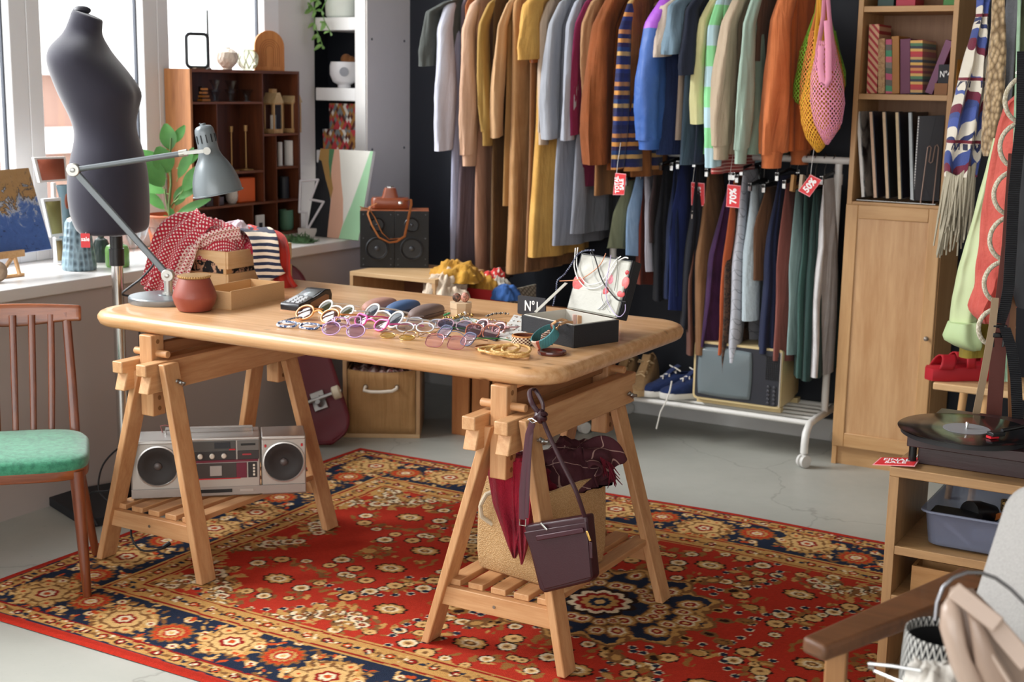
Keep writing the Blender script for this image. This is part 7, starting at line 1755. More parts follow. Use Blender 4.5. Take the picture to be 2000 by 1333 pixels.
def belt(name, label, cat, pts, w_px, y, mat, th=.003, buckle=None, grp=None):
    P_ = [A(u, v, y=y+(q[0] if q else 0)) for u, v, *q in pts]; s = S(P_[0]); t = T(name, label, cat, P_[-1], 0, grp)
    sd = Vector((.92, .39, 0))
    m = M(); R = []
    for i, p in enumerate(P_):
        a = P_[max(0, i-1)]; b = P_[min(len(P_)-1, i+1)]; tg = (b-a).normalized(); e = (sd-tg*sd.dot(tg)).normalized(); nn = tg.cross(e)
        w_ = w_px*s/2; R.append([p-e*w_-nn*th/2, p+e*w_-nn*th/2, p+e*w_+nn*th/2, p-e*w_+nn*th/2])
    m.rings(R).build('strap', mat, t, world=True, smooth=30); return t, s
n = NT('ribbed_webbing'); wv = n.n('ShaderNodeTexWave', {'Vector': n.co(), 'Scale': 62.}, bands_direction='Z').outputs[1]; n.pbr(n.mix(wv, '#0e0f12', '#26282e'), .6, 0, n.bump(wv, .8, .004)); WEB = n.m
t, s = belt('backpack', 'black backpack with a ribbed webbing strap and plastic buckle', 'bag', [(1998, 100), (1996, 230), (1988, 300), (1980, 380), (1975, 480), (1970, 560), (1963, 600), (1952, 632)], 22, 3.42, WEB)
hang('', '', '', [(215, 1998, 2080), (240, 1990, 2090), (400, 1980, 2090), (560, 1976, 2090), (600, 1986, 2080)], 3.48, plain('#121317', .7, bump=.2), .05, .15, 2, seed=11, par=t, part='bag_body')
c = A(1951, 655, y=3.41)
bk = M().box(c, (.030, .010, .012), .4).box(c+Vector((0, 0, .022)), (.034, .010, .008), .4).build('buckle', plain('#0c0d10', .25), t, world=True, bev=.002)
M().bar(c+Vector((-.014, -.004, .025)), c+Vector((-.011, -.004, -.030)), .006, .006).bar(c+Vector((.014, .002, .025)), c+Vector((.011, .002, -.028)), .006, .006).build('buckle_prong', plain('#0c0d10', .25), bk, world=True, bev=.001)
m = M(); P_ = [A(u, v, y=3.40) for u, v in ((1962, 640), (1975, 680), (1984, 740), (1988, 830), (1989, 880))]
R = []
for p in P_: R.append([p+Vector((-.012, -.005, 0)), p+Vector((.012, .005, 0)), p+Vector((.012, .008, 0)), p+Vector((-.012, -.002, 0))])
m.rings(R).build('lower_strap', WEB, t, world=True)
sf = [o for o in COL.objects if o.name == 'knitted_scarf'][0]
for rw, yy, sd in (([(892, 957, 1040), (930, 953, 1044), (985, 962, 1040), (1030, 978, 1032), (1070, 992, 1016), (1090, 1001, 1008)], 2.80, 3), ([(900, 1000, 1052), (960, 1000, 1048), (1030, 1004, 1038), (1075, 1012, 1030), (1103, 1017, 1021)], 2.79, 7)): hang('', '', '', rw, yy, cloth('#96182e', col2='#6c1022', weave=220, bump=.8), .014, .55, 5, seed=sd, par=sf, part='scarf_end')
belt('belt', 'reddish brown leather belt hanging behind the black buckle', 'belt', [(1985, 300, .05), (1972, 480, .05), (1960, 580, .05), (1949, 700, .05), (1940, 830, .05)], 30, 3.44, plain('#65342c', .5, bump=.15), grp='leather belts')
belt('belt', 'taupe stitched leather belt, straight and nearest the bookcase', 'belt', [(1944, 582), (1938, 640), (1922, 730), (1906, 812), (1900, 850)], 14, 3.40, plain('#9c8468', .5, bump=.15), grp='leather belts')
belt('belt', 'tan leather belt between the buckle and the lower black strap', 'belt', [(1978, 560, .06), (1975, 680, .06), (1976, 760, .06), (1978, 850, .06)], 15, 3.46, plain('#8a5c38', .5), grp='leather belts')
# white hoops
def hoops():
    t = T('hoop_belt', 'belt of large cream corded hoops hanging in front of the coral shirt', 'belt', A(1946, 640, y=3.52)); W = knit('#e2dac6', '#b3a78c', 260, .9, .5, .003)
    m = M()
    for k, (l, v, r) in enumerate(((1963, 195, 46), (1953, 285, 44), (1941, 378, 43), (1933, 467, 43), (1922, 552, 41), (1911, 640, 36))):
        c = A(l+r*.95, v, y=3.52); s = S(c)
        M().tube([c+Vector((.866, .5, 0))*math.cos(a*PI/14)*r*s*.95+Vector((0, 0, math.sin(a*PI/14)*r*s)) for a in range(28)], 4.6*s, 10, closed=True).build('hoop', W, t, world=True)
    h = A(1995, 148, y=3.52); s = S(h); M().tube([A(1985, 140, y=3.52), A(1992, 146, y=3.52), A(2004, 143, y=3.52), A(2006, 120, y=3.52), A(2004, -60, y=3.52)], 4*s, 8).build('top_loop', WHITE, t, world=True)
hoops()
q0 = A(1925, -75, y=4.5); q1 = A(2040, -75, y=3.3)
t = T('side_rail', 'second clothes rail above the frame carrying the shawl and belts', 'clothes rail', (q1.x, q1.y, q1.z))
M().tube([q0+Vector((0, .2, 0)), q0, q1, q1-Vector((0, .2, 0))], .012, 12).build('rail', BLACK, t, world=True)
M().tube([q0, (q0.x, q0.y, 0)], .012, 10).build('upright', BLACK, t, world=True) if False else None
# stool with the red sandal
def stool():
    y = 4.55; a = A(1822, 752, y=y); b = A(1915, 768, y=y); z = a.z
    t = T('step_stool', 'light wooden stool carrying red platform sandals beside the bookcase', 'stool', ((a.x+b.x)/2, y+.12, 0)); W = wood('#c59c6c', '#dcb88a', 'x', 8, .5, 12)
    M().b2((a.x, y, z-.016), (a.x+.34, y+.26, z+.008)).build('seat', W, t, world=True, bev=.004)
    for x, yy in ((a.x+.17, y+.03), (a.x+.30, y+.03), (a.x+.06, y+.22), (a.x+.30, y+.22)):
        M().tube([(x, yy, z-.016), (x-.03 if x < a.x+.2 else x+.02, yy, 0)], [.014, .011], 12).build('leg', plain('#c59a68', .5), t, world=True)
    zt_ = z+.009
    def sandal(u, v, lb, yy):
        p = A(u, v, y=yy); p.z = zt_; t = T('platform_sandal', lb, 'shoe', p, -1.0, 'red platform sandals'); R_ = plain('#a81020', .6, bump=.1)
        o = [(-.035, -.09), (.0, -.105), (.035, -.09), (.040, -.04), (.03, .03), (.030, .10), (0, .115), (-.030, .10), (-.03, .03), (-.040, -.04)]
        M().rings([[(x*.96, y_*.98, 0) for x, y_ in o], [(x, y_, .006) for x, y_ in o], [(x, y_, .040+.02*max(0, y_/.1)) for x, y_ in o], [(x*.95, y_*.97, .042+.02*max(0, y_/.1)) for x, y_ in o]]).build('sole', R_, t, smooth=50)
        M().grid(8, 6, lambda a_, b_: (.042*math.cos(PI*a_), -.075+.05*b_+.02*math.sin(PI*a_), .040+.040*math.sin(PI*a_))).build('toe_strap', R_, t, solid=.004)
        M().grid(8, 4, lambda a_, b_: (.040*math.cos(PI*a_), .02+.03*b_, .045+.07*math.sin(PI*a_))).build('ankle_strap', R_, t, solid=.004)
    sandal(1866, 738, 'red platform sandal at the front edge of the stool', y+.09); sandal(1893, 732, 'red platform sandal partly behind the taupe belt', y+.17)
stool()
# ---------- low cabinet with the turntable ----------
TZ = .56; K0 = A(1738, 912, z=TZ); ef = Vector((1, 0, 0)); es = Vector((0, 1, 0))
CAB = wood('#94704a', '#b28b5e', 'x', 8, .45, 12); CABZ = wood('#94704a', '#b28b5e', 'z', 8, .45, 12); CABY = wood('#9a6c38', '#b8874e', 'y', 8, .45, 12)
a_t = math.atan2(ef.y, ef.x)
tc = T('low_shelf_unit', 'low oak shelf unit carrying the turntable', 'shelf unit', (K0.x, K0.y, 0), a_t)
def F(u, v, off=0): return A(u, v, p=K0+Vector((0, 0, 0))+es*off, n=es)
LW, LD = .80, .30
def lx(p): d = p-Vector((K0.x, K0.y, 0)); return d.dot(ef), d.dot(es), d.z
zs1 = lx(F(1740, 1066))[2]; zs2 = lx(F(1735, 1162))[2]
M().b2((0, 0, TZ-.022), (LW, LD, TZ)).build('top_panel', CAB, tc, bev=.002)
M().b2((0, .001, 0), (.022, LD, TZ-.022)).build('side_panel', CABZ, tc, bev=.001); M().b2((LW-.022, .001, 0), (LW, LD, TZ-.022)).build('side_panel', CABZ, tc, bev=.001)
for z in (zs1, zs2, .06): M().b2((.022, .002, z-.020), (LW-.022, LD, z)).build('shelf', CAB, tc, bev=.001)
TM = TR(K0.x, K0.y, 0) @ RZ(a_t)
def turntable():
    c = A(1888, 836, z=.643); l = lx(c); t = T('turntable', 'dark brown record player with a glossy black record on it', 'record player', TM @ Vector((l[0], l[1], TZ)), a_t)
    DKW = wood('#2c1a1c', '#3a2426', 'x', 7, .35, 12)
    l0 = lx(A(1772, 852, z=TZ+.066)); x_, y_ = l0[0]-l[0], l0[1]-l[1]
    M().b2((x_+.022, y_+.02, .0), (x_+.42, y_+.30, .040)).build('lower_box', DKW, t, bev=.002)
    M().b2((x_, y_, .042), (x_+.43, y_+.33, .066)).build('plinth', DKW, t, bev=.002)
    for x, y in ((x_+.012, y_+.012), (x_+.012, y_+.31), (x_+.42, y_+.31)): M().lathe([(.009, 0), (.009, .042)], n=14, c=(x, y, 0)).build('foot', plain('#0c0c0e', .2), t)
    n = NT('vinyl_grooves'); s_ = n.n('ShaderNodeVectorMath', {0: n.co((1, 1, 0))}, operation='LENGTH').outputs['Value']; w_ = n.math('SINE', n.math('MULTIPLY', s_, 2600.)); n.pbr('#060607', .12, 0, n.bump(w_, .12, .001), Specular_IOR_Level=.9)
    M().lathe([(.145, 0), (.145, .010)], c=(0, 0, .067), n=48).build('platter', BLACK, t)
    r = M().lathe([(.150, 0), (.1522, .001), (.1522, .002), (.150, .003), (.060, .0026), (.001, .0026)], c=(0, 0, .078), n=64).build('record', n.m, t)
    M().lathe([(.052, 0), (.052, .0006)], c=(0, 0, .0806), n=40).build('record_label', plain('#8a8b90', .5), r)
    M().lathe([(.0035, 0), (.0035, .014), (.002, .016)], c=(0, 0, .081), n=12).build('spindle', CHROME, t)
    a = Vector((.215, .12, .066)); M().lathe([(.02, 0), (.02, .03)], c=a, n=20).build('tonearm_base', STEEL, t)
    e = Vector((.075, -.055, .092)); M().tube([a+Vector((0, 0, .035)), a.lerp(e, .6)+Vector((0, 0, .022)), e+Vector((.01, .01, .006))], .0045, 10).build('tonearm', metal('#4a4a4c', .3), t)
    h = M().box(e, (.022, .034, .010), -.7).build('headshell', plain('#141416', .3), t, bev=.002); M().box(e+Vector((-.006, -.006, -.007)), (.016, .022, .005), -.7).build('stylus_cartridge', plain('#c8202c', .4), h)
turntable()
def tag_table():
    P4 = [A(u, v, z=TZ+.006) for u, v in ((1704, 909), (1785, 912), (1798, 896), (1722, 895))]
    P4 = [A(1704, 909, z=TZ-.002), A(1787, 912, z=TZ+.006), A(1798, 896, z=TZ+.006), A(1720, 895, z=TZ+.001)]
    t = T('sale_tag', 'red FINAL SALE tag lying over the corner of the low shelf unit', 'tag', P4[1])
    up = Vector((0, 0, .0014)); fr = frame(sum(P4, Vector())/4+up*1.0, P4[1]-P4[0], P4[3]-P4[0])
    M().add(P4+[p+up for p in P4], BF).build('card', TAGE, t, world=True, smooth=0); c = sum(P4, Vector())/4
    M().add([c+(p-c)*.92+up for p in P4]+[c+(p-c)*.92+up*1.5 for p in P4], BF).build('red_face', TAGM, t, world=True, smooth=0)
    text('tag_lettering', 'FINAL\nSALE', .024, TXT, t, fr @ TR(-.002, 0, .0010), .0002, .0003, world=True, sx=.95)
    M().tube([P4[2]+Vector((-.008, 0, .003)), A(1790, 893, z=TZ+.012), A(1795, 885, z=TZ+.02)], .0008, 5).build('string', TXT, t, world=True)
tag_table()
def bin_():
    p = lx(F(1797, 1080, .03)); q = lx(F(1950, 1112, .03)); 
    t = T('plastic_bin', 'translucent grey plastic bin of small items on the low shelf', 'bin', TM @ Vector((p[0], .03, zs1)), a_t); w_, d_, h = .27, .26, .088
    n = NT('frosted_plastic'); b_ = n.pbr('#8c92a8', .3); pb = [x for x in n.t.nodes if x.type == 'BSDF_PRINCIPLED'][0]; mx = n.n('ShaderNodeMixShader', {0: .42, 1: n.n('ShaderNodeBsdfTransparent', {0: C('#d4d8e4')}).outputs[0], 2: pb.outputs[0]}); n.t.links.new(mx.outputs[0], n.out.inputs[0])
    R = []
    for z, e in ((.004, -.014), (.008, -.008), (h-.006, 0), (h, .003), (h, .008), (h-.004, .009), (h-.004, .006), (h-.002, .002), (h-.01, -.003), (.012, -.011)):
        R.append([(w_/2+x, d_/2+y, z) for x, y in rrect(w_+2*e, d_+2*e, .03, 6)])
    M().rings(R).build('tub', n.m, t, smooth=50)
    def it(name, lb, cat, bm, mt, **k): o = bm.build(name, mt, **k); tag(o, lb, cat); return o
    W = TM @ TR(p[0], .03, zs1+.013)
    it('camera_lens', 'black cylinder with a bright glass end lying in the plastic bin', 'lens', M().tube([W @ Vector((.085, .08, .062)), W @ Vector((.10, .11, .056)), W @ Vector((.125, .145, .046))], [.026, .027, .022], 20), plain('#101012', .3))
    it('leather_wallet', 'orange brown leather strap curled in the plastic bin', 'strap', M().tube([W @ Vector((.14, .12, .05)), W @ Vector((.155, .15, .05)), W @ Vector((.17, .19, .03))], .016, 10, flat=.4), plain('#a85f2c', .4))
    it('dark_pouch', 'black flat pouch at the near corner of the plastic bin', 'pouch', M().box((0, 0, 0), (.11, .07, .02), T=W @ TR(.06, .06, .055)), plain('#141418', .6), bev=.008)
    it('patterned_case', 'small gold and black patterned case at the back of the plastic bin', 'case', M().box((0, 0, 0), (.06, .03, .03), .3, T=W @ TR(.16, .22, .05)), blotch('#1c1814', '#c8a05c', None, 150), bev=.004)
    it('round_tin', 'round white rimmed dark tin in the plastic bin', 'tin', M().lathe([(.035, 0), (.037, .02), (.037, .028), (.034, .028), (.032, .02)], n=24, T=W @ TR(.21, .10, .035)), plain('#c8c6c4', .35))
    it('grey_box', 'pale square box seen through the front of the plastic bin', 'box', M().box((0, 0, 0), (.05, .05, .03), .4, T=W @ TR(.12, .06, .025)), plain('#b4bac8', .5), bev=.004)
    it('white_pen', 'white pen seen through the front of the plastic bin', 'pen', M().tube([W @ Vector((.045, .022, .045)), W @ Vector((.105, .018, .006))], .005, 8), plain('#ece8e4', .4))
    it('hair_clip', 'pink and white flower clip at the bottom of the plastic bin', 'clip', M().ball(W @ Vector((.195, .022, .012)), (.016, .006, .010), 8, 6), blotch('#f0ece8', '#d86a7c', '#b4c060', 90))
    # wooden organiser below
    p2 = lx(F(1777, 1160, .05)); t = T('wooden_organiser', 'small compartmented wooden box on the lower shelf', 'box', TM @ Vector((p2[0], .05, zs2+.0005)), a_t)
    W2 = wood('#a87844', '#c29460', 'x', 8, .5, 12); h = .062
    for lo, hi in (((0, 0, 0), (.24, .008, h)), ((0, .15, 0), (.24, .158, h)), ((0, .008, 0), (.008, .15, h)), ((.232, .008, 0), (.24, .15, h)), ((.008, .07, .0), (.232, .076, h-.006)), ((.10, .076, 0), (.106, .15, h-.006)), ((.008, .008, 0), (.232, .15, .006))):
        M().b2(lo, hi).build('panel', W2, t)
bin_()
# ---------- armchair at the front ----------
def DP(u, v, d): return CO+(cF*CF+cR*(u-1000)-cU*(v-666.5))*(d/CF)
def armchair():
    za = .60; a = A(1588, 1252, z=za); b = A(1905, 1112, z=za); dr = (b-a); L_ = dr.length; dr.normalize(); sd = Vector((-dr.y, dr.x, 0))
    t = T('armchair', 'mid century armchair with brown wooden arm and light grey cushion', 'armchair', (b.x+.1, b.y-.1, 0))
    W = wood('#553419', '#75492a', 'x', 6, .5, 10, 0, .05); WZ = wood('#855a34', '#a07244', 'z', 6, .4, 12)
    q = [A(u, v, z=za) for u, v in ((1566, 1243), (1612, 1264), (1945, 1140), (1880, 1105))]
    top = [p for p in q]; bot = [p-Vector((0, 0, .026)) for p in q]
    M().add(bot+top, BF).build('armrest', W, t, world=True, bev=.007, seg=3)
    l0 = A(1632, 1262, z=za-.026)
    M().bar((l0.x, l0.y+.01, za-.026), (l0.x, l0.y+.01, .0), .032, .036, side=(1, .2, 0)).build('leg', WZ, t, world=True, bev=.003)
    e = A(1930, 1150, z=za-.03); M().bar((e.x+.02, e.y+.02, za-.026), (e.x+.06, e.y+.07, 0), .03, .035).build('leg', WZ, t, world=True, bev=.003)
    # back cushion
    n = NT('grey_wool_upholstery'); f = n.nz(300, 3); c = n.mix(f, '#979491', '#b6b3b0'); n.pbr(c, .95, 0, n.bump(f, .4, .003)); G = n.m
    d0 = 2.15
    P_ = [DP(1918, 1260, d0-.08), DP(2180, 1330, d0-.30), DP(2210, 1010, d0-.22), DP(1948, 938, d0)]
    cc = sum(P_, Vector())/4; ex = ((P_[1]-P_[0])+(P_[2]-P_[3])).normalized(); ey = ((P_[3]-P_[0])+(P_[2]-P_[1])).normalized(); fr = frame(cc, ex, ey); w_ = (P_[1]-P_[0]).length; h_ = (P_[3]-P_[0]).length
    o = rrect(w_, h_, .045, 7); R = []
    for z, s_ in ((-.075, .90), (-.065, .975), (-.04, 1), (0, 1), (.01, .975), (.016, .90)): R.append([fr @ Vector((x*s_, y*s_, z)) for x, y in o])
    M().rings(R).build('back_cushion', G, t, world=True, smooth=70)
    s0 = A(1935, 1300, z=.40); m = M(); m.box((s0.x+.28, s0.y-.06, .37), (.50, .52, .11), -.35); m.build('seat_cushion', G, t, world=True, bev=.03, seg=4)
    m = M(); m.box((s0.x+.28, s0.y-.06, .30), (.54, .56, .03), -.35); m.build('seat_frame', W, t, world=True, bev=.005)
    return t
armchair()
def bag_front():
    t = T('leather_handbag', 'blush beige leather handbag with a big metal hoop handle on the armchair', 'bag', DP(1935, 1330, 1.72))
    BL = plain('#9c8576', .3, bump=.08, var=.05); BL2 = plain('#b09a8b', .25, bump=.05)
    d = 1.78
    hp = [(1826, 1212), (1830, 1178), (1842, 1148), (1862, 1129), (1888, 1119), (1915, 1119), (1945, 1130), (1975, 1152), (2005, 1182), (2030, 1215)]
    M().tube([DP(u, v, d) for u, v in hp], .0026, 10).build('hoop_handle', metal('#8c8c90', .25), t, world=True)
    def panel(nm, pts, dd, mt, th=.006, bulge=.02):
        P_ = [DP(u, v, dd) for u, v in pts]; c = sum(P_, Vector())/len(P_); nr = (CO-c).normalized(); n_ = len(P_); R = []
        for s_, o_ in ((1, 0), (.99, th), (.92, th+bulge*.35), (.75, th+bulge*.75), (.4, th+bulge), (.05, th+bulge)): R.append([c+(p-c)*s_+nr*o_ for p in P_])
        M().rings([[p-nr*.01 for p in P_]]+R).build(nm, mt, t, world=True, smooth=60)
    panel('back_panel', [(1850, 1175), (1870, 1150), (1900, 1150), (1940, 1190), (1990, 1250), (2040, 1340), (2020, 1420), (1940, 1400), (1880, 1340)], 1.76, BL, .01, .02)
    panel('front_panel', [(1834, 1225), (1838, 1185), (1855, 1160), (1872, 1168), (1882, 1210), (1892, 1260), (1905, 1300), (1935, 1350), (1925, 1420), (1890, 1380), (1855, 1300)], 1.72, BL2, .008, .022)
    panel('middle_gusset', [(1888, 1195), (1905, 1190), (1925, 1230), (1950, 1280), (1990, 1340), (1980, 1400), (1940, 1370), (1905, 1300)], 1.70, BL, .008, .012)
    m = M()
    for a_, b_, w_ in (((1862, 1152), (1950, 1222), .022), ((1935, 1212), (2010, 1300), .024)): 
        p, q = DP(*a_, 1.70), DP(*b_, 1.67); m.bar(p, q, .005, w_, side=(CO-p).normalized())
    m.build('shoulder_strap', BL2, t, world=True, bev=.002, seg=3)
    M().tube([DP(1856, 1172, 1.71), DP(1862, 1152, 1.71), DP(1875, 1146, 1.71), DP(1880, 1160, 1.71)], .004, 8).build('strap_loop', BL, t, world=True)
    M().tube([DP(1892, 1170, 1.69), DP(1908, 1215, 1.69), DP(1930, 1270, 1.685), (DP(1975, 1340, 1.68))], .003, 8).build('piping', plain('#b8a394', .35), t, world=True)
bag_front()
def woven_basket():
    c = A(1850, 1365, z=.36); 
    n = NT('zigzag_weave'); sp = n.n('ShaderNodeSeparateXYZ', {0: n.co()}); an = n.math('ARCTAN2', sp.outputs[1], sp.outputs[0]); zg = n.math('PINGPONG', n.math('MULTIPLY', an, 6.), .5)
    f = n.math('FRACT', n.math('MULTIPLY', n.math('ADD', sp.outputs[2], n.math('MULTIPLY', zg, .04)), 50.)); n.pbr(n.ramp(f, [(0, '#17171b'), (.62, '#dcdad4')], True), .9, 0, n.bump(f, .4, .003))
    d = 1.98; top = DP(1850, 1235, d); s = d/CF; R = 88*s
    t = T('woven_basket', 'black and white zigzag woven basket beside the armchair', 'basket', (top.x, top.y, max(0.0, top.z-.34)))
    h = top.z-max(0.0, top.z-.34)
    M().lathe([(R*.72, 0), (R*.9, h*.25), (R, h*.6), (R*.93, h*.92), (R*.9, h), (R*.87, h), (R*.90, h*.9), (R*.96, h*.6), (R*.85, h*.25), (R*.6, .01)], n=40).build('body', n.m, t)
    M().lathe([(R*.86, h*.96), (R*.84, h*.3), (R*.6, .02)], n=30, cap=False).build('lining', plain('#0c0c0f', .9), t)
    o = bunch('white_cloth', 'white cloth bundled in front of the zigzag basket', 'cloth', DP(1822, 1400, 1.86), .04, .045, .075, cloth('#e4e0da', col2='#bdb6ac'), 31, .3, 6)
    t = T('silver_tongs', 'pair of thin silver rods sticking out beside the white cloth', 'tongs', DP(1800, 1335, 1.82))
    M().tube([DP(1697, 1297, 1.90), DP(1745, 1302, 1.87), DP(1800, 1311, 1.83)], .0024, 8).build('rod', CHROME, t, world=True); M().tube([DP(1695, 1303, 1.90), DP(1706, 1306, 1.90), DP(1708, 1311, 1.90), DP(1765, 1335, 1.86), DP(1790, 1348, 1.84)], .0024, 8).build('rod', CHROME, t, world=True)
woven_basket()
# ---------- spectacles ----------
def eyewear(label, b1, b2, wp, hp, shape, fm, fr, lm, tilt=.75, cat='glasses', gr=None, tl=.125, tm=None, lift=0, name='spectacles', tspread=0):
    """b1, b2: photograph points under the two lenses; wp, hp: lens size"""
    p1 = A(*b1, z=ZT+lift); p2 = A(*b2, z=ZT+lift)
    if p1.x > p2.x: p1, p2 = p2, p1
    c = (p1+p2)/2; dx = (p2-p1); a = math.atan2(dx.y, dx.x); s = S(c); sep = dx.length; W = wp*s; H = hp*s
    W = min(W, sep*.90)
    t = T(name, label, cat, c, a, gr)
    ct, st_ = math.cos(tilt), math.sin(tilt)
    def L(x, y, z=0): # front plane leaning back
        return Vector((x, z*ct+y*st_ + .0, fr+.0005+y*ct-z*st_))
    def out(sg, k=1.0, n=26):
        P = []
        for i in range(n):
            q = 2*PI*i/n; ca, sa = math.cos(q), math.sin(q); e = {'round': 1, 'oval': .92, 'rect': .62, 'cat': .85, 'aviator': .85}[shape]
            x = math.copysign(abs(ca)**e, ca)*W/2; y = math.copysign(abs(sa)**e, sa)*H/2
            if shape == 'cat': y += .30*H*max(0, x*sg/W*2)**2*(1 if sa > 0 else .4)
            if shape == 'aviator': x *= 1-.12*(sa < 0)*abs(sa)*2; x -= sg*0
            P.append((sg*sep/2+x*k, H/2+y*k))
        return P
    for sg in (-1, 1):
        M().tube([L(x, y) for x, y in out(sg)], fr, 8, closed=True).build('rim', fm, t)
        o = out(sg, .97); R = [[L(x, y, .0) for x, y in o], [L(lerp(sg*sep/2, x, .6), lerp(H/2, y, .6), -.0016) for x, y in o], [L(lerp(sg*sep/2, x, .05), lerp(H/2, y, .05), -.002) for x, y in o]]
        m = M(); n = len(o); vs = [p for r in R for p in r]
        m.add(vs, [(i*n+k, i*n+(k+1) % n, (i+1)*n+(k+1) % n, (i+1)*n+k) for i in range(2) for k in range(n)]+[tuple(2*n+k for k in range(n))]).build('lens', lm, t)
        xo = sg*(sep/2+W*.5); h = L(xo*.99, H*.72)
        e = Vector((sg*(sep/2+W*.42+tspread), h.y+tl*.97, fr+.002))
        M().tube([L(sg*(sep/2+W*.46), H*.72), h+Vector((sg*.004, .004, 0)), h.lerp(e, .65)+Vector((0, 0, .004)), e], [fr*.9, fr*.9, fr*.8, fr*1.1], 7, flat=.8).build('temple', tm or fm, t)
    g = (sep-W)/2
    M().tube([L(-g*1.05, H*.62), L(-g*.3, H*.74, -.002), L(g*.3, H*.74, -.002), L(g*1.05, H*.62)], fr*.85, 7).build('bridge', fm, t)
    return t
def FRM_(c, r=.3): return plain(c, r, var=.04)
TG = 'glasses spread along the front of the table'
LC = thin_glass('#f2eef8', .5, .02)
eyewear('round orange framed sunglasses with brown lenses, beside the card terminal', (588, 626), (637, 634), 43, 33, 'round', FRM_('#e59a52'), .0030, tinted('#8c6454', '#4a3028', .35), .75, 'sunglasses')
eyewear('round white framed sunglasses with olive lenses behind the orange pair', (627, 615), (668, 626), 37, 32, 'round', FRM_('#f0efe8'), .0032, tinted('#6c7058', '#484a38', .5), .75, 'sunglasses')
eyewear('blue and white mottled spectacles lying flat at the window end of the glasses', (556, 641), (600, 645), 40, 20, 'rect', blotch('#2c4878', '#e4e8ee', None, 120, .3, .03, 1, 2, .52), .0034, LC, 1.25)
eyewear('big grey white sunglasses with slate blue lenses in front of the spectacle cases', (716, 626), (762, 642), 45, 36, 'oval', FRM_('#dddbd8'), .0032, tinted('#7c8898', '#3a424e', .55), .7, 'sunglasses')
eyewear('hot pink cat eye sunglasses with smoky lenses', (699, 638), (738, 648), 36, 24, 'cat', FRM_('#e25aa2'), .0028, tinted('#a08a98', '#382c34', .45), .65, 'sunglasses')
eyewear('lilac round spectacles with a purple tinted lens, nearest the table edge', (642, 656), (690, 661), 40, 30, 'round', FRM_('#b795c6'), .0016, tinted('#b9a8c4', '#6c5c78', .2), .7)
eyewear('pale lilac cat eye spectacles between the round lilac and the pink pair', (668, 641), (695, 640), 28, 22, 'cat', FRM_('#d9b0dc'), .0022, LC, .75)
eyewear('clear framed spectacles with a silver rim behind the gold wire pair', (790, 650), (829, 651), 34, 25, 'round', FRM_('#e4e6ea'), .0020, LC, .95)
eyewear('light grey spectacles lying behind the clear pair', (806, 638), (850, 642), 34, 22, 'oval', FRM_('#b4b6c0'), .0022, tinted('#c8c8d4', '#8a8c98', .2), .95)
eyewear('thin gold wire aviator glasses lying almost flat', (752, 662), (790, 666), 33, 20, 'aviator', GOLD, .0011, tinted('#d8cf9a', '#a89a58', .12), 1.2)
eyewear('small thin gold wire spectacles beside the aviators', (798, 659), (826, 661), 26, 18, 'round', GOLD, .0010, LC, 1.1)
eyewear('rose wire spectacles with squarish pink lenses, nearest the viewer', (844, 679), (887, 684), 38, 30, 'rect', metal('#b57878', .3), .0012, tinted('#f0d4d8', '#d8a8b0', .12), .7, tm=plain('#6c3a30', .3))
eyewear('blue violet rimmed spectacles with bright green temples behind the rose pair', (860, 661), (906, 676), 40, 30, 'rect', plain('#4c5470', .3, .4), .0014, tinted('#cfd0ee', '#8c90c0', .15), .75, tm=plain('#2f8a40', .3))
eyewear('dark lensed spectacles with a mauve rim beside the jewellery tray', (866, 644), (903, 648), 35, 24, 'oval', FRM_('#b090a0'), .0018, tinted('#a898b0', '#4a4454', .4), .8)
eyewear('brown and rose framed large spectacles at the bangle end of the row', (922, 659), (956, 662), 34, 28, 'rect', plain('#a8624c', .3), .0018, tinted('#d0b0b4', '#705058', .3), .7)
eyewear('transparent pink sunglasses with brown lenses beside the ring card', (935, 648), (968, 655), 32, 26, 'oval', FRM_('#e8b0b0'), .0026, tinted('#8c6470', '#3c2830', .5), .7, 'sunglasses')
def case(label, b1, b2, col):
    p, q = A(*b1, z=ZT), A(*b2, z=ZT); d = q-p; a = math.atan2(d.y, d.x); L_ = d.length
    t = T('spectacle_case', label, 'case', (p+q)/2, a, 'hard spectacle cases on the table'); mt = plain(col, .55, var=.05, bump=.08, bs=250)
    R = []; n = 22
    for j in range(15):
        k = j/14; x = (k-.5)*L_; e = math.sin(PI*min(1, max(0, k)))**.35 if 0 < k < 1 else .02; w_ = .030*e; h = .034*e
        R.append([(x, w_*math.cos(2*PI*i/n)*(abs(math.cos(2*PI*i/n))**-.25 if abs(math.cos(2*PI*i/n)) > .05 else 1), max(.0, .012+h*.65*math.sin(2*PI*i/n)) if math.sin(2*PI*i/n) > -.5 else .0) for i in range(n)])
    b = M().rings(R).build('shell', mt, t, smooth=60)
    M().box((0, -.0295, .012), (L_*.72, .002, .0012)).build('seam', plain('#3a3030', .6), t)
case('dusty pink spectacle case, first of three in a row', (712, 612), (770, 598), '#b98a7c'); case('denim blue spectacle case between the pink and taupe ones', (757, 618), (815, 602), '#4a6690'); case('taupe brown spectacle case nearest the octagonal box', (802, 627), (862, 610), '#7a6660')
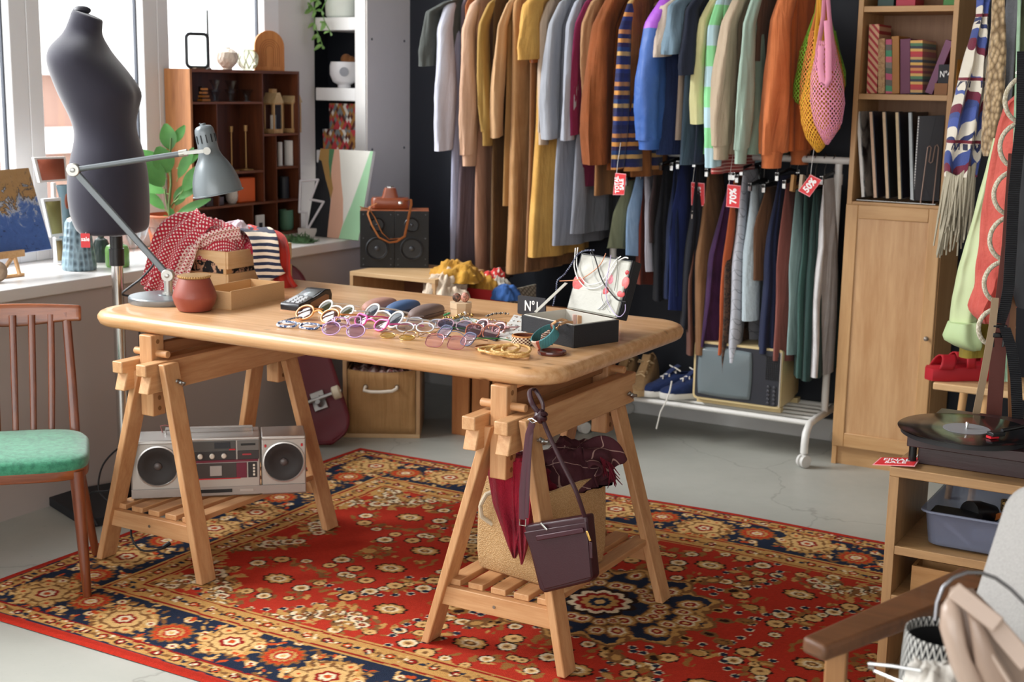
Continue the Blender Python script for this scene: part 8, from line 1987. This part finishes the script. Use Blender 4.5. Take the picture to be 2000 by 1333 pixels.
# octagonal box
b = A(900, 615, z=ZT); s = S(b); t = T('octagonal_box', 'small beige octagonal cardboard box with a lid beside the spectacle cases', 'box', b, .2); KB = plain('#d3b795', .8)
M().lathe([(21*s, 0), (21*s, 18*s)], n=8).build('box_body', KB, t, smooth=0); M().lathe([(22.5*s, 14*s), (22.5*s, 25*s), (0, 25.2*s)], n=8).build('lid', KB, t, smooth=0)
hb = ZT+25*s
for u, v, c, lb, r in ((892, 590, '#3c2c24', 'dark brown carved wooden disc earring on the octagonal box', (8.5, 4, 9)), (908, 591, '#c88a78', 'pink and brown speckled wooden bead on the octagonal box', (8.5, 8, 9.5))):
    q = A(u, v, p=b); o = M().ball((0, 0, 0), tuple(k*s for k in r), 18, 12).build('wooden_bead', blotch(c, '#8a5c48', None, 90, .5), smooth=60); o.location = (q.x, q.y, hb); o.rotation_euler = (0, 0, .5); tag(o, lb, 'bead')
# chalk sign behind the jewellery box
q = [A(1011, 613, z=ZT+.001), A(1065, 620, z=ZT+.001)]
q += [A(1064, 583, p=q[1]), A(1012, 577, p=q[0])]
chalk(0, 'slate chalkboard sign reading N\u00b01 standing behind the jewellery box', q, 'N\u00b01', .042, .005, off=(.002, -.002))
# ---------- jewellery box ----------
NB = A(1120, 681, z=ZT); RB = A(1208, 668, z=ZT); JH = .052
NT_ = A(1119, 637, p=NB); JH = NT_.z-ZT
LT = A(1004, 617, z=ZT+JH); LB = Vector((LT.x, LT.y, ZT)); 
e1 = (RB-NB); JW = e1.length; e1.normalize(); e2 = Vector((-e1.y, e1.x, 0)); JD = (LB-NB).dot(e2); 
if JD < 0: e2 = -e2; JD = -JD
JM = Matrix(((e1.x, e2.x, 0, NB.x), (e1.y, e2.y, 0, NB.y), (0, 0, 1, ZT), (0, 0, 0, 1)))
JW = JW*1.0; JB = plain('#1d1e22', .55, bump=.3, bs=400); JI = plain('#c4c0b6', .6, var=.03)
jt = T('jewellery_box', 'black jewellery box with a white satin lining and raised lid', 'jewellery box', JM @ Vector((JW/2, JD/2, 0)))
def jb(nm, lo, hi, mt, bev=.001): return M().hexa([JM @ Vector(p) for p in ((lo[0], lo[1], lo[2]), (hi[0], lo[1], lo[2]), (hi[0], hi[1], lo[2]), (lo[0], hi[1], lo[2]), (lo[0], lo[1], hi[2]), (hi[0], lo[1], hi[2]), (hi[0], hi[1], hi[2]), (lo[0], hi[1], hi[2]))]).build(nm, mt, jt, world=True, bev=bev)
W8 = .005
for lo, hi in (((0, 0, 0), (JW, W8, JH)), ((0, JD-W8, 0), (JW, JD, JH)), ((0, W8, 0), (W8, JD-W8, JH)), ((JW-W8, W8, 0), (JW, JD-W8, JH))): jb('wall', lo, hi, JB)
for lo, hi in (((W8, W8, .006), (JW-W8, W8*1.6, JH+.002)), ((W8, JD-W8*1.6, .006), (JW-W8, JD-W8, JH+.002)), ((W8, W8*1.6, .006), (W8*1.6, JD-W8*1.6, JH+.002)), ((JW-W8*1.6, W8*1.6, .006), (JW-W8, JD-W8*1.6, JH+.002)), ((W8*1.6, W8*1.6, .004), (JW-W8*1.6, JD-W8*1.6, .008))): jb('lining', lo, hi, JI)
# the lid is hinged on the side away from the near corner (local x = JW)
H0 = JM @ Vector((JW, .004, JH+.003)); hd = e2
tl_ = .32; up = (Vector((0, 0, 1))*math.cos(tl_)+e1*math.sin(tl_)); ln_n = up.cross(hd); ln_n.normalize()
if ln_n.dot(-e1) < 0: ln_n = -ln_n
LL = (A(1240, 510, p=H0, n=ln_n)-H0).dot(up); LW_ = JD-.008
def lidp(y, z, o=0): return H0+hd*y+up*z+ln_n*o
def lbox(nm, y0, y1, z0, z1, o0, o1, mt, bev=.001): return M().hexa([lidp(y, z, o) for y, z, o in ((y0, z0, o0), (y1, z0, o0), (y1, z1, o0), (y0, z1, o0), (y0, z0, o1), (y1, z0, o1), (y1, z1, o1), (y0, z1, o1))]).build(nm, mt, jt, world=True, bev=bev)
lbox('lid', 0, LW_, 0, LL, -.034, -.004, JB, .002)
lbox('lid_rim', 0, .004, 0, LL, -.004, .002, JB); lbox('lid_rim', LW_-.004, LW_, 0, LL, -.004, .002, JB); lbox('lid_rim', .004, LW_-.004, LL-.004, LL, -.004, .002, JB)
n = NT('satin_lining'); f = n.nz(22, 3); n.pbr('#b4b2a8', .5, 0, n.bump(f, .35, .01)); SAT = n.m
M().grid(20, 16, lambda u, v: lidp(lerp(.004, LW_-.004, u), lerp(0, LL-.004, v), .000+.003*noise.noise(Vector((u*6, v*5, 1))))).build('satin_lining', SAT, jt, world=True, solid=.003)
lbox('satin_pocket', .006, LW_-.006, .003, LL*.36, .002, .006, SAT, .002)
s0 = A(1106, 553, p=lidp(LW_, LL*.55), n=(-.5, .866, 0)); s1 = A(1046, 610, z=ZT+JH+.004)
M().bar(s0, s1, .009, .0015, side=(.8, .5, .2)).build('lid_strap', JI, jt, world=True)
def LPp(u, v, o=.006): return A(u, v, p=H0, n=ln_n)+ln_n*o
NK = 'necklaces hung over the open lid'
def necklace(label, pts, mat, r, bead=0, o=.008, closed=False, name='necklace', cat='necklace', strands=1, mix=None):
    P_ = [LPp(u, v, o+(q[0] if q else 0)) for u, v, *q in pts]; t = T(name, label, cat, P_[len(P_)//2], 0, NK)
    sm = []
    for i in range(len(P_)-1):
        p0 = P_[max(0, i-1)]; p1 = P_[i]; p2 = P_[i+1]; p3 = P_[min(len(P_)-1, i+2)]
        for k in range(6):
            f = k/6; sm.append(.5*((2*p1)+(p2-p0)*f+(2*p0-5*p1+4*p2-p3)*f*f+(3*p1-p0-3*p2+p3)*f**3))
    sm.append(P_[-1])
    M().tube(sm, r, 6).build('cord', mat, t, world=True)
    if bead:
        m = M(); d = 0; last = sm[0]; acc = 0
        for a, b in zip(sm, sm[1:]):
            seg = (b-a).length
            while acc <= seg: m.ball(a.lerp(b, acc/seg if seg else 0), bead, 7, 5); acc += bead*2.1
            acc -= seg
        m.build('beads', mix or mat, t, world=True)['kind'] = 'stuff'
    return t
necklace('white beaded necklace in a long double loop on the lid', [(1133, 489, .01), (1127, 500), (1126, 525), (1134, 548), (1150, 564), (1170, 564), (1186, 554), (1200, 532), (1212, 512), (1224, 505), (1236, 508, .01)], WHITE, .0012, .0021)
necklace('white beaded inner strand necklace crossing the coral disc', [(1140, 489, .012), (1132, 505), (1133, 525), (1145, 550), (1158, 558), (1180, 552), (1196, 530), (1207, 512), (1218, 503)], WHITE, .0012, .0019, .011)
necklace('black beaded necklace falling across the lid to its corner', [(1167, 493, .01), (1170, 512), (1178, 540), (1188, 560), (1202, 578), (1212, 588), (1230, 593, .004)], BLACK, .0012, .0021, .012)
necklace('dark blue stone necklace along the top of the lid and down its window side', [(1168, 492, .008), (1150, 493, .008), (1138, 500, .01), (1128, 515, .01), (1112, 540, .012), (1100, 552, .014), (1097, 575, .014), (1091, 602, .014)], plain('#24284c', .3), .001, .0026, .008, mix=blotch('#22264c', '#8c94a8', None, 200, .3))
necklace('rose gold chain running down from the lid top to the strap', [(1192, 499, .008), (1178, 518), (1158, 536), (1135, 548), (1104, 553, .012)], metal('#d89a78', .3), .0013, .0016, .010)
necklace('lilac cord necklace looping over the hinge corner', [(1203, 502, .006), (1196, 525), (1191, 555), (1191, 585), (1203, 610), (1218, 622, .004), (1229, 612, .004), (1231, 598, .006)], plain('#b9aad0', .6), .0011, 0, .013)
necklace('thin silver chain hanging in the middle of the lid', [(1160, 496, .006), (1162, 520), (1166, 545), (1176, 560), (1180, 590), (1195, 612)], STEEL, .0006, 0, .007)
necklace('grey crystal necklace hanging at the corner side of the lid', [(1212, 505, .006), (1209, 530), (1206, 555), (1203, 570)], plain('#8c8c84', .2, .4), .0008, .0014, .007)
for (u, v, rx, ry, c, lb) in ((1131, 552, 15, 18, '#cc5450', 'large flat coral red disc earring at the window side of the lid'), (1195, 542, 9, 15, '#e08a98', 'pink oval disc earring behind the white beads'), (1184, 571, 8, 10, '#c23c40', 'small crimson round earring low in the middle of the lid'), (1222, 553, 9, 13, '#cc6462', 'coral disc earring near the outer edge of the lid'), (1213, 575, 9.5, 8.5, '#c44446', 'crimson knobbly round earring at the outer bottom of the lid'), (1226, 533, 5, 5, '#b82830', 'tiny red button earring above the coral disc')):
    c0 = LPp(u, v, .0045); s = S(c0); fr = Matrix.Translation(c0) @ frame((0, 0, 0), hd, up)
    o = M().ball((0, 0, 0), (rx*s*1.15, ry*s*1.0, .0035), 20, 8, ).build('disc_earring', plain(c, .5, bump=.6, bs=160)); o.location = c0; o.rotation_euler = fr.to_euler(); tag(o, lb, 'earring', 'coral earrings pinned in the lid')
for k, (dx_, dz_) in enumerate(((0, 0), (.012, .004))):
    P_ = [LPp(1172+q*3.6+k*7, 606-q*q*.55-q*1.2, .009) for q in range(6)]
    o = M().tube(P_, .0012, 6).build('silver_cuff', STEEL); tag(o, ['thin silver curved pin, the first of two low on the lid', 'thin silver curved pin, the second of two low on the lid'][k], 'pin')
for k, (u, v, w_, lb) in enumerate(((1122, 626, .010, 'clear pink little box inside the jewellery box'), (1133, 628, .014, 'small tan leather ring box inside the jewellery box'))):
    q = A(u, v, z=ZT+JH*.6); o = M().box((q.x, q.y, ZT+.009+JH*.36), (w_, .012, JH*.72), .6).build('ring_box', plain(['#d8b4a8', '#b88a64'][k], .5), bev=.001); tag(o, lb, 'box')
# ---------- bangles, cuffs, rings ----------
BAM = blotch('#dcb878', '#c49656', None, 60, .4); BB = 'bamboo bangles piled by the table edge'
for k, (u, v, r, z, tx, lb) in enumerate(((963, 674, 27, .004, .05, 'thin copper coloured bangle at the back of the pile'), (972, 679, 29, .008, .10, 'bamboo bangle at the window end of the pile'), (985, 685, 30, .010, -.08, 'bamboo bangle in the middle of the pile'), (998, 680, 29, .015, .14, 'bamboo bangle lying on top of the middle one'), (1016, 689, 29, .005, -.04, 'bamboo bangle nearest the table edge'), (1018, 683, 30, .013, .16, 'bamboo bangle tilted against the chequered bangle'))):
    c = A(u-10, v+5, z=ZT+z); s = S(c); R_ = r*s*.92; t = T('bangle', lb, 'bangle', (c.x, c.y, ZT+z), .4*k, BB); m = M(); n_ = 40
    pts = [(R_*math.cos(2*PI*i/n_), R_*math.sin(2*PI*i/n_), tx*R_*math.cos(2*PI*i/n_)+abs(tx)*R_) for i in range(n_)]
    m.tube(pts, [.0034*(1.28 if i % 8 == 0 else 1)*(1 if k else .6) for i in range(n_)], 8, closed=True); m.build('ring', BAM if k else metal('#c98a54', .3), t)
def hoop(name, label, cat, c, R_, h, th, mat, Tm=None, inner=None, gr=None):
    t = T(name, label, cat, c, 0, gr); L = Tm or Matrix.Identity(4)
    M().lathe([(R_-th, 0), (R_, .001), (R_+.001, h*.5), (R_, h-.001), (R_-th, h), (R_-th-.0005, h*.5), (R_-th, 0)], n=40, T=L, cap=False).build('ring', mat, t, smooth=50)
    if inner: M().lathe([(R_-th-.0008, .0015), (R_-th-.0008, h-.0012)], n=40, T=L, cap=False).build('inner_face', inner, t)
    return t
c = A(1024, 672, z=ZT); s = S(c)
n = NT('chequered_inlay'); sp = n.n('ShaderNodeSeparateXYZ', {0: n.co()}); an = n.math('ARCTAN2', sp.outputs[1], sp.outputs[0])
ck = n.math('LESS_THAN', n.math('MODULO', n.math('ADD', n.math('FLOOR', n.math('MULTIPLY', n.math('ADD', an, 4.), 6.4)), n.math('FLOOR', n.math('MULTIPLY', sp.outputs[2], 240.))), 2.), .5)
edge_ = n.math('GREATER_THAN', sp.outputs[2], .0205); n.pbr(n.mix(edge_, n.mix(ck, '#e9dcc0', '#5a2418'), '#c98a50'), .3); 
hoop('bangle', 'wide chequered wood inlay bangle standing flat beside the bamboo bangles', 'bangle', (c.x, c.y, ZT), 25*s, .024, .0045, n.m, inner=plain('#6a3420', .4))
c = A(1078, 692, z=ZT); hoop('bangle', 'dark red polished wooden bangle lying flat under the teal cuff', 'bangle', (c.x, c.y, ZT), 27*s, .010, .009, plain('#4c1812', .2, Coat_Weight=.5))
n = NT('wrapped_teal_thread'); sp = n.n('ShaderNodeSeparateXYZ', {0: n.co()}); an = n.math('ARCTAN2', sp.outputs[1], sp.outputs[0]); f = n.math('FRACT', n.math('MULTIPLY', an, 9.))
n.pbr(n.mix(n.ramp(f, [(.12, 1.), (.25, 0.)]), n.ramp(n.math('FRACT', n.math('MULTIPLY', n.math('ADD', an, 4.), .34)), [(0, '#3f7c80'), (.55, '#d8b49c'), (.75, '#a4462c'), (.84, '#3f7c80')], True), '#1f3c44'), .8, 0, n.bump(f, .6, .003)); TEAL = n.m
c = A(1066, 672, z=ZT+.012); hoop('cuff_bangle', 'teal and coral thread wrapped cuff bangle leaning on the dark wooden one', 'bangle', (c.x, c.y, ZT+.032), 27*s, .026, .004, TEAL, TR(0, 0, -.006) @ Matrix.Rotation(.55, 4, 'X') @ Matrix.Rotation(-.35, 4, 'Y') @ TR(0, 0, -.008))
c = A(1068, 660, z=ZT+.03); 
t = T('patterned_cuff', 'brown and cream striped cloth cuff standing inside the teal bangle', 'bangle', (c.x, c.y+.004, ZT+.012))
M().tube([(-.012, -.004, .0), (-.010, .0, .022), (.004, .004, .034), (.014, .002, .020), (.012, -.002, .0)], .008, 12, flat=.45).build('band', stripes(['#c8a08c', '#5c3428', '#e0cbb8', '#4c2c24'], .010, 2, .8, .01, ws=90), t)
for k, (u0, v0, u1, v1, u2, v2) in enumerate(((1073, 644, 1086, 628, 1108, 627), (1084, 652, 1094, 634, 1118, 630))):
    P_ = [A(u0, v0, z=ZT+.035), A((u0+u1)/2-2, (v0+v1)/2-1, z=ZT+.054), A(u1, v1, z=ZT+JH+.012), A((u1+u2)/2, (v1+v2)/2-3, z=ZT+JH+.010), A(u2, v2, z=ZT+JH+.006)]
    o = M().tube(P_, .0036, 8).build('wooden_hoop', plain('#c99a6c', .5)); tag(o, ['curved tan cord bangle resting on the rim of the jewellery box, upper of two', 'curved tan cord bangle resting on the rim of the jewellery box, lower of two'][k], 'bangle')
# black display board and card of rings
BD = plain('#1b1c20', .7)
q = [A(856, 632, z=ZT+.006), A(968, 663, z=ZT+.006), A(1008, 640, z=ZT+.006), A(905, 617, z=ZT+.006)]
t = T('display_tray', 'flat black display tray with a pale inlay for small jewellery', 'tray', (q[0]+q[2])/2-Vector((0, 0, .006)))
M().add([p-Vector((0, 0, .006)) for p in q]+q, BF).build('board', BD, t, world=True, bev=.001)
cc = sum(q, Vector())/4; q2 = [cc+(p-cc)*.84 for p in q]; q2 = [q2[0].lerp(q2[3], .22), q2[1].lerp(q2[2], .22), q2[2], q2[3]]
M().add([p+Vector((0, 0, .0002)) for p in q2]+[p+Vector((0, 0, .0014)) for p in q2], BF).build('inlay', blotch('#dfe2da', '#b4c4ba', None, 30, .6), t, world=True)
rr_ = random.Random(2)
for i in range(12):
    f, g = (i//3+.2+.6*rr_.random())/4, (i % 3+.2+.6*rr_.random())/3; p = q2[0].lerp(q2[1], f).lerp(q2[3].lerp(q2[2], f), g)+Vector((0, 0, .004)); r = rr_.uniform(.005, .009)
    a, b = rr_.uniform(0, 3), rr_.uniform(.3, 1.2); u_ = Vector((math.cos(a), math.sin(a), 0)); w_ = Vector((-math.sin(a)*math.cos(b), math.cos(a)*math.cos(b), math.sin(b)))
    p.z += r*math.sin(b)*.6
    o = M().tube([p+u_*r*math.cos(k*PI/8)+w_*r*math.sin(k*PI/8) for k in range(16)], .0009, 5, closed=True).ball(p+w_*r, .0022, 6, 4).build('finger_ring', [GOLD, STEEL, metal('#c08a60', .3)][i % 3]); tag(o, ['gold', 'silver', 'copper coloured'][i % 3]+' finger ring on the pale display tray, '+['nearest the spectacle cases', 'second row from the spectacle cases', 'third row, towards the ring card', 'closest to the white ring card'][i//3], 'ring', 'finger rings on the display tray')
cb = [A(970, 662, z=ZT+.003), A(1022, 669, z=ZT+.003)]; ct_ = [A(1051, 624, z=ZT+.030), A(1004, 615, z=ZT+.030)]
t = T('ring_card', 'white card of small hoop earrings leaning against the jewellery box', 'display card', (cb[0]+cb[1])/2); nn = (cb[1]-cb[0]).cross(ct_[1]-cb[0]).normalized()
if nn.z < 0: nn = -nn
M().add([p-nn*.003 for p in cb+ct_]+[p for p in cb+ct_], BF).build('card', plain('#c9c6c0', .7), t, world=True)
hm = None; cp_ = metal('#b98a62', .35)
for i in range(6):
    for j in range(4):
        f, g = (j+.5+.25*math.sin(i*3.1))/4, (i+.5)/6; p = cb[0].lerp(cb[1], f).lerp(ct_[1].lerp(ct_[0], f), g)+nn*.001; r = .0048
        u_ = (cb[1]-cb[0]).normalized(); w_ = (ct_[1]-cb[0]).normalized(); a = i+j*2
        M().tube([p+(u_*math.cos(a+k*PI/5)+w_*math.sin(a+k*PI/5))*r for k in range(8)], .0008, 5).build('hoop_earring', cp_ if (i+j) % 2 else STEEL, t, world=True)
def bracelet(label, pts, r, mats, bead):
    P_ = [A(u, v, z=ZT+.004+h) for u, v, h in pts]; t = T('bracelet', label, 'bracelet', P_[0], 0, 'bracelets behind the glasses')
    L = 0; k = 0
    for a, b in zip(P_, P_[1:]):
        n_ = max(1, int((b-a).length/(bead*1.9)))
        for i in range(n_):
            M().ball(a.lerp(b, i/n_), bead*(1 if k % 2 else .8), 8, 5).build('link', mats[k % len(mats)], t, world=True) if k < 60 else None
            k += 1
bracelet('olive and gold linked bracelet at the window end of the jewellery', [(862, 626, .004), (872, 620, .010), (886, 622, .012), (900, 617, .010)], .004, [plain('#8a8a5c', .3, .5), GOLD], .0045)
bracelet('gold and pearl coiled bracelet beside the octagonal box', [(880, 628, .004), (893, 618, .014), (908, 612, .016), (922, 616, .010), (930, 618, .006)], .004, [GOLD, plain('#efe2da', .3), metal('#caa070', .3)], .0050)
bracelet('green beaded bracelet peeping out behind the gold ones', [(868, 616, .010), (878, 612, .012), (884, 614, .01)], .004, [plain('#3c9a5c', .3)], .0035)
bracelet('silver linked bracelet lying behind the white ring card', [(950, 618, .002), (965, 613, .006), (982, 612, .006), (998, 614, .002)], .004, [STEEL, plain('#55585c', .3, .8)], .0035)
bracelet('tangled white and gold chain on the near side of the ring card', [(930, 628, .006), (948, 624, .008), (965, 626, .008), (985, 630, .006), (1000, 634, .006)], .004, [GOLD, plain('#ece8e0', .3), STEEL], .0030)
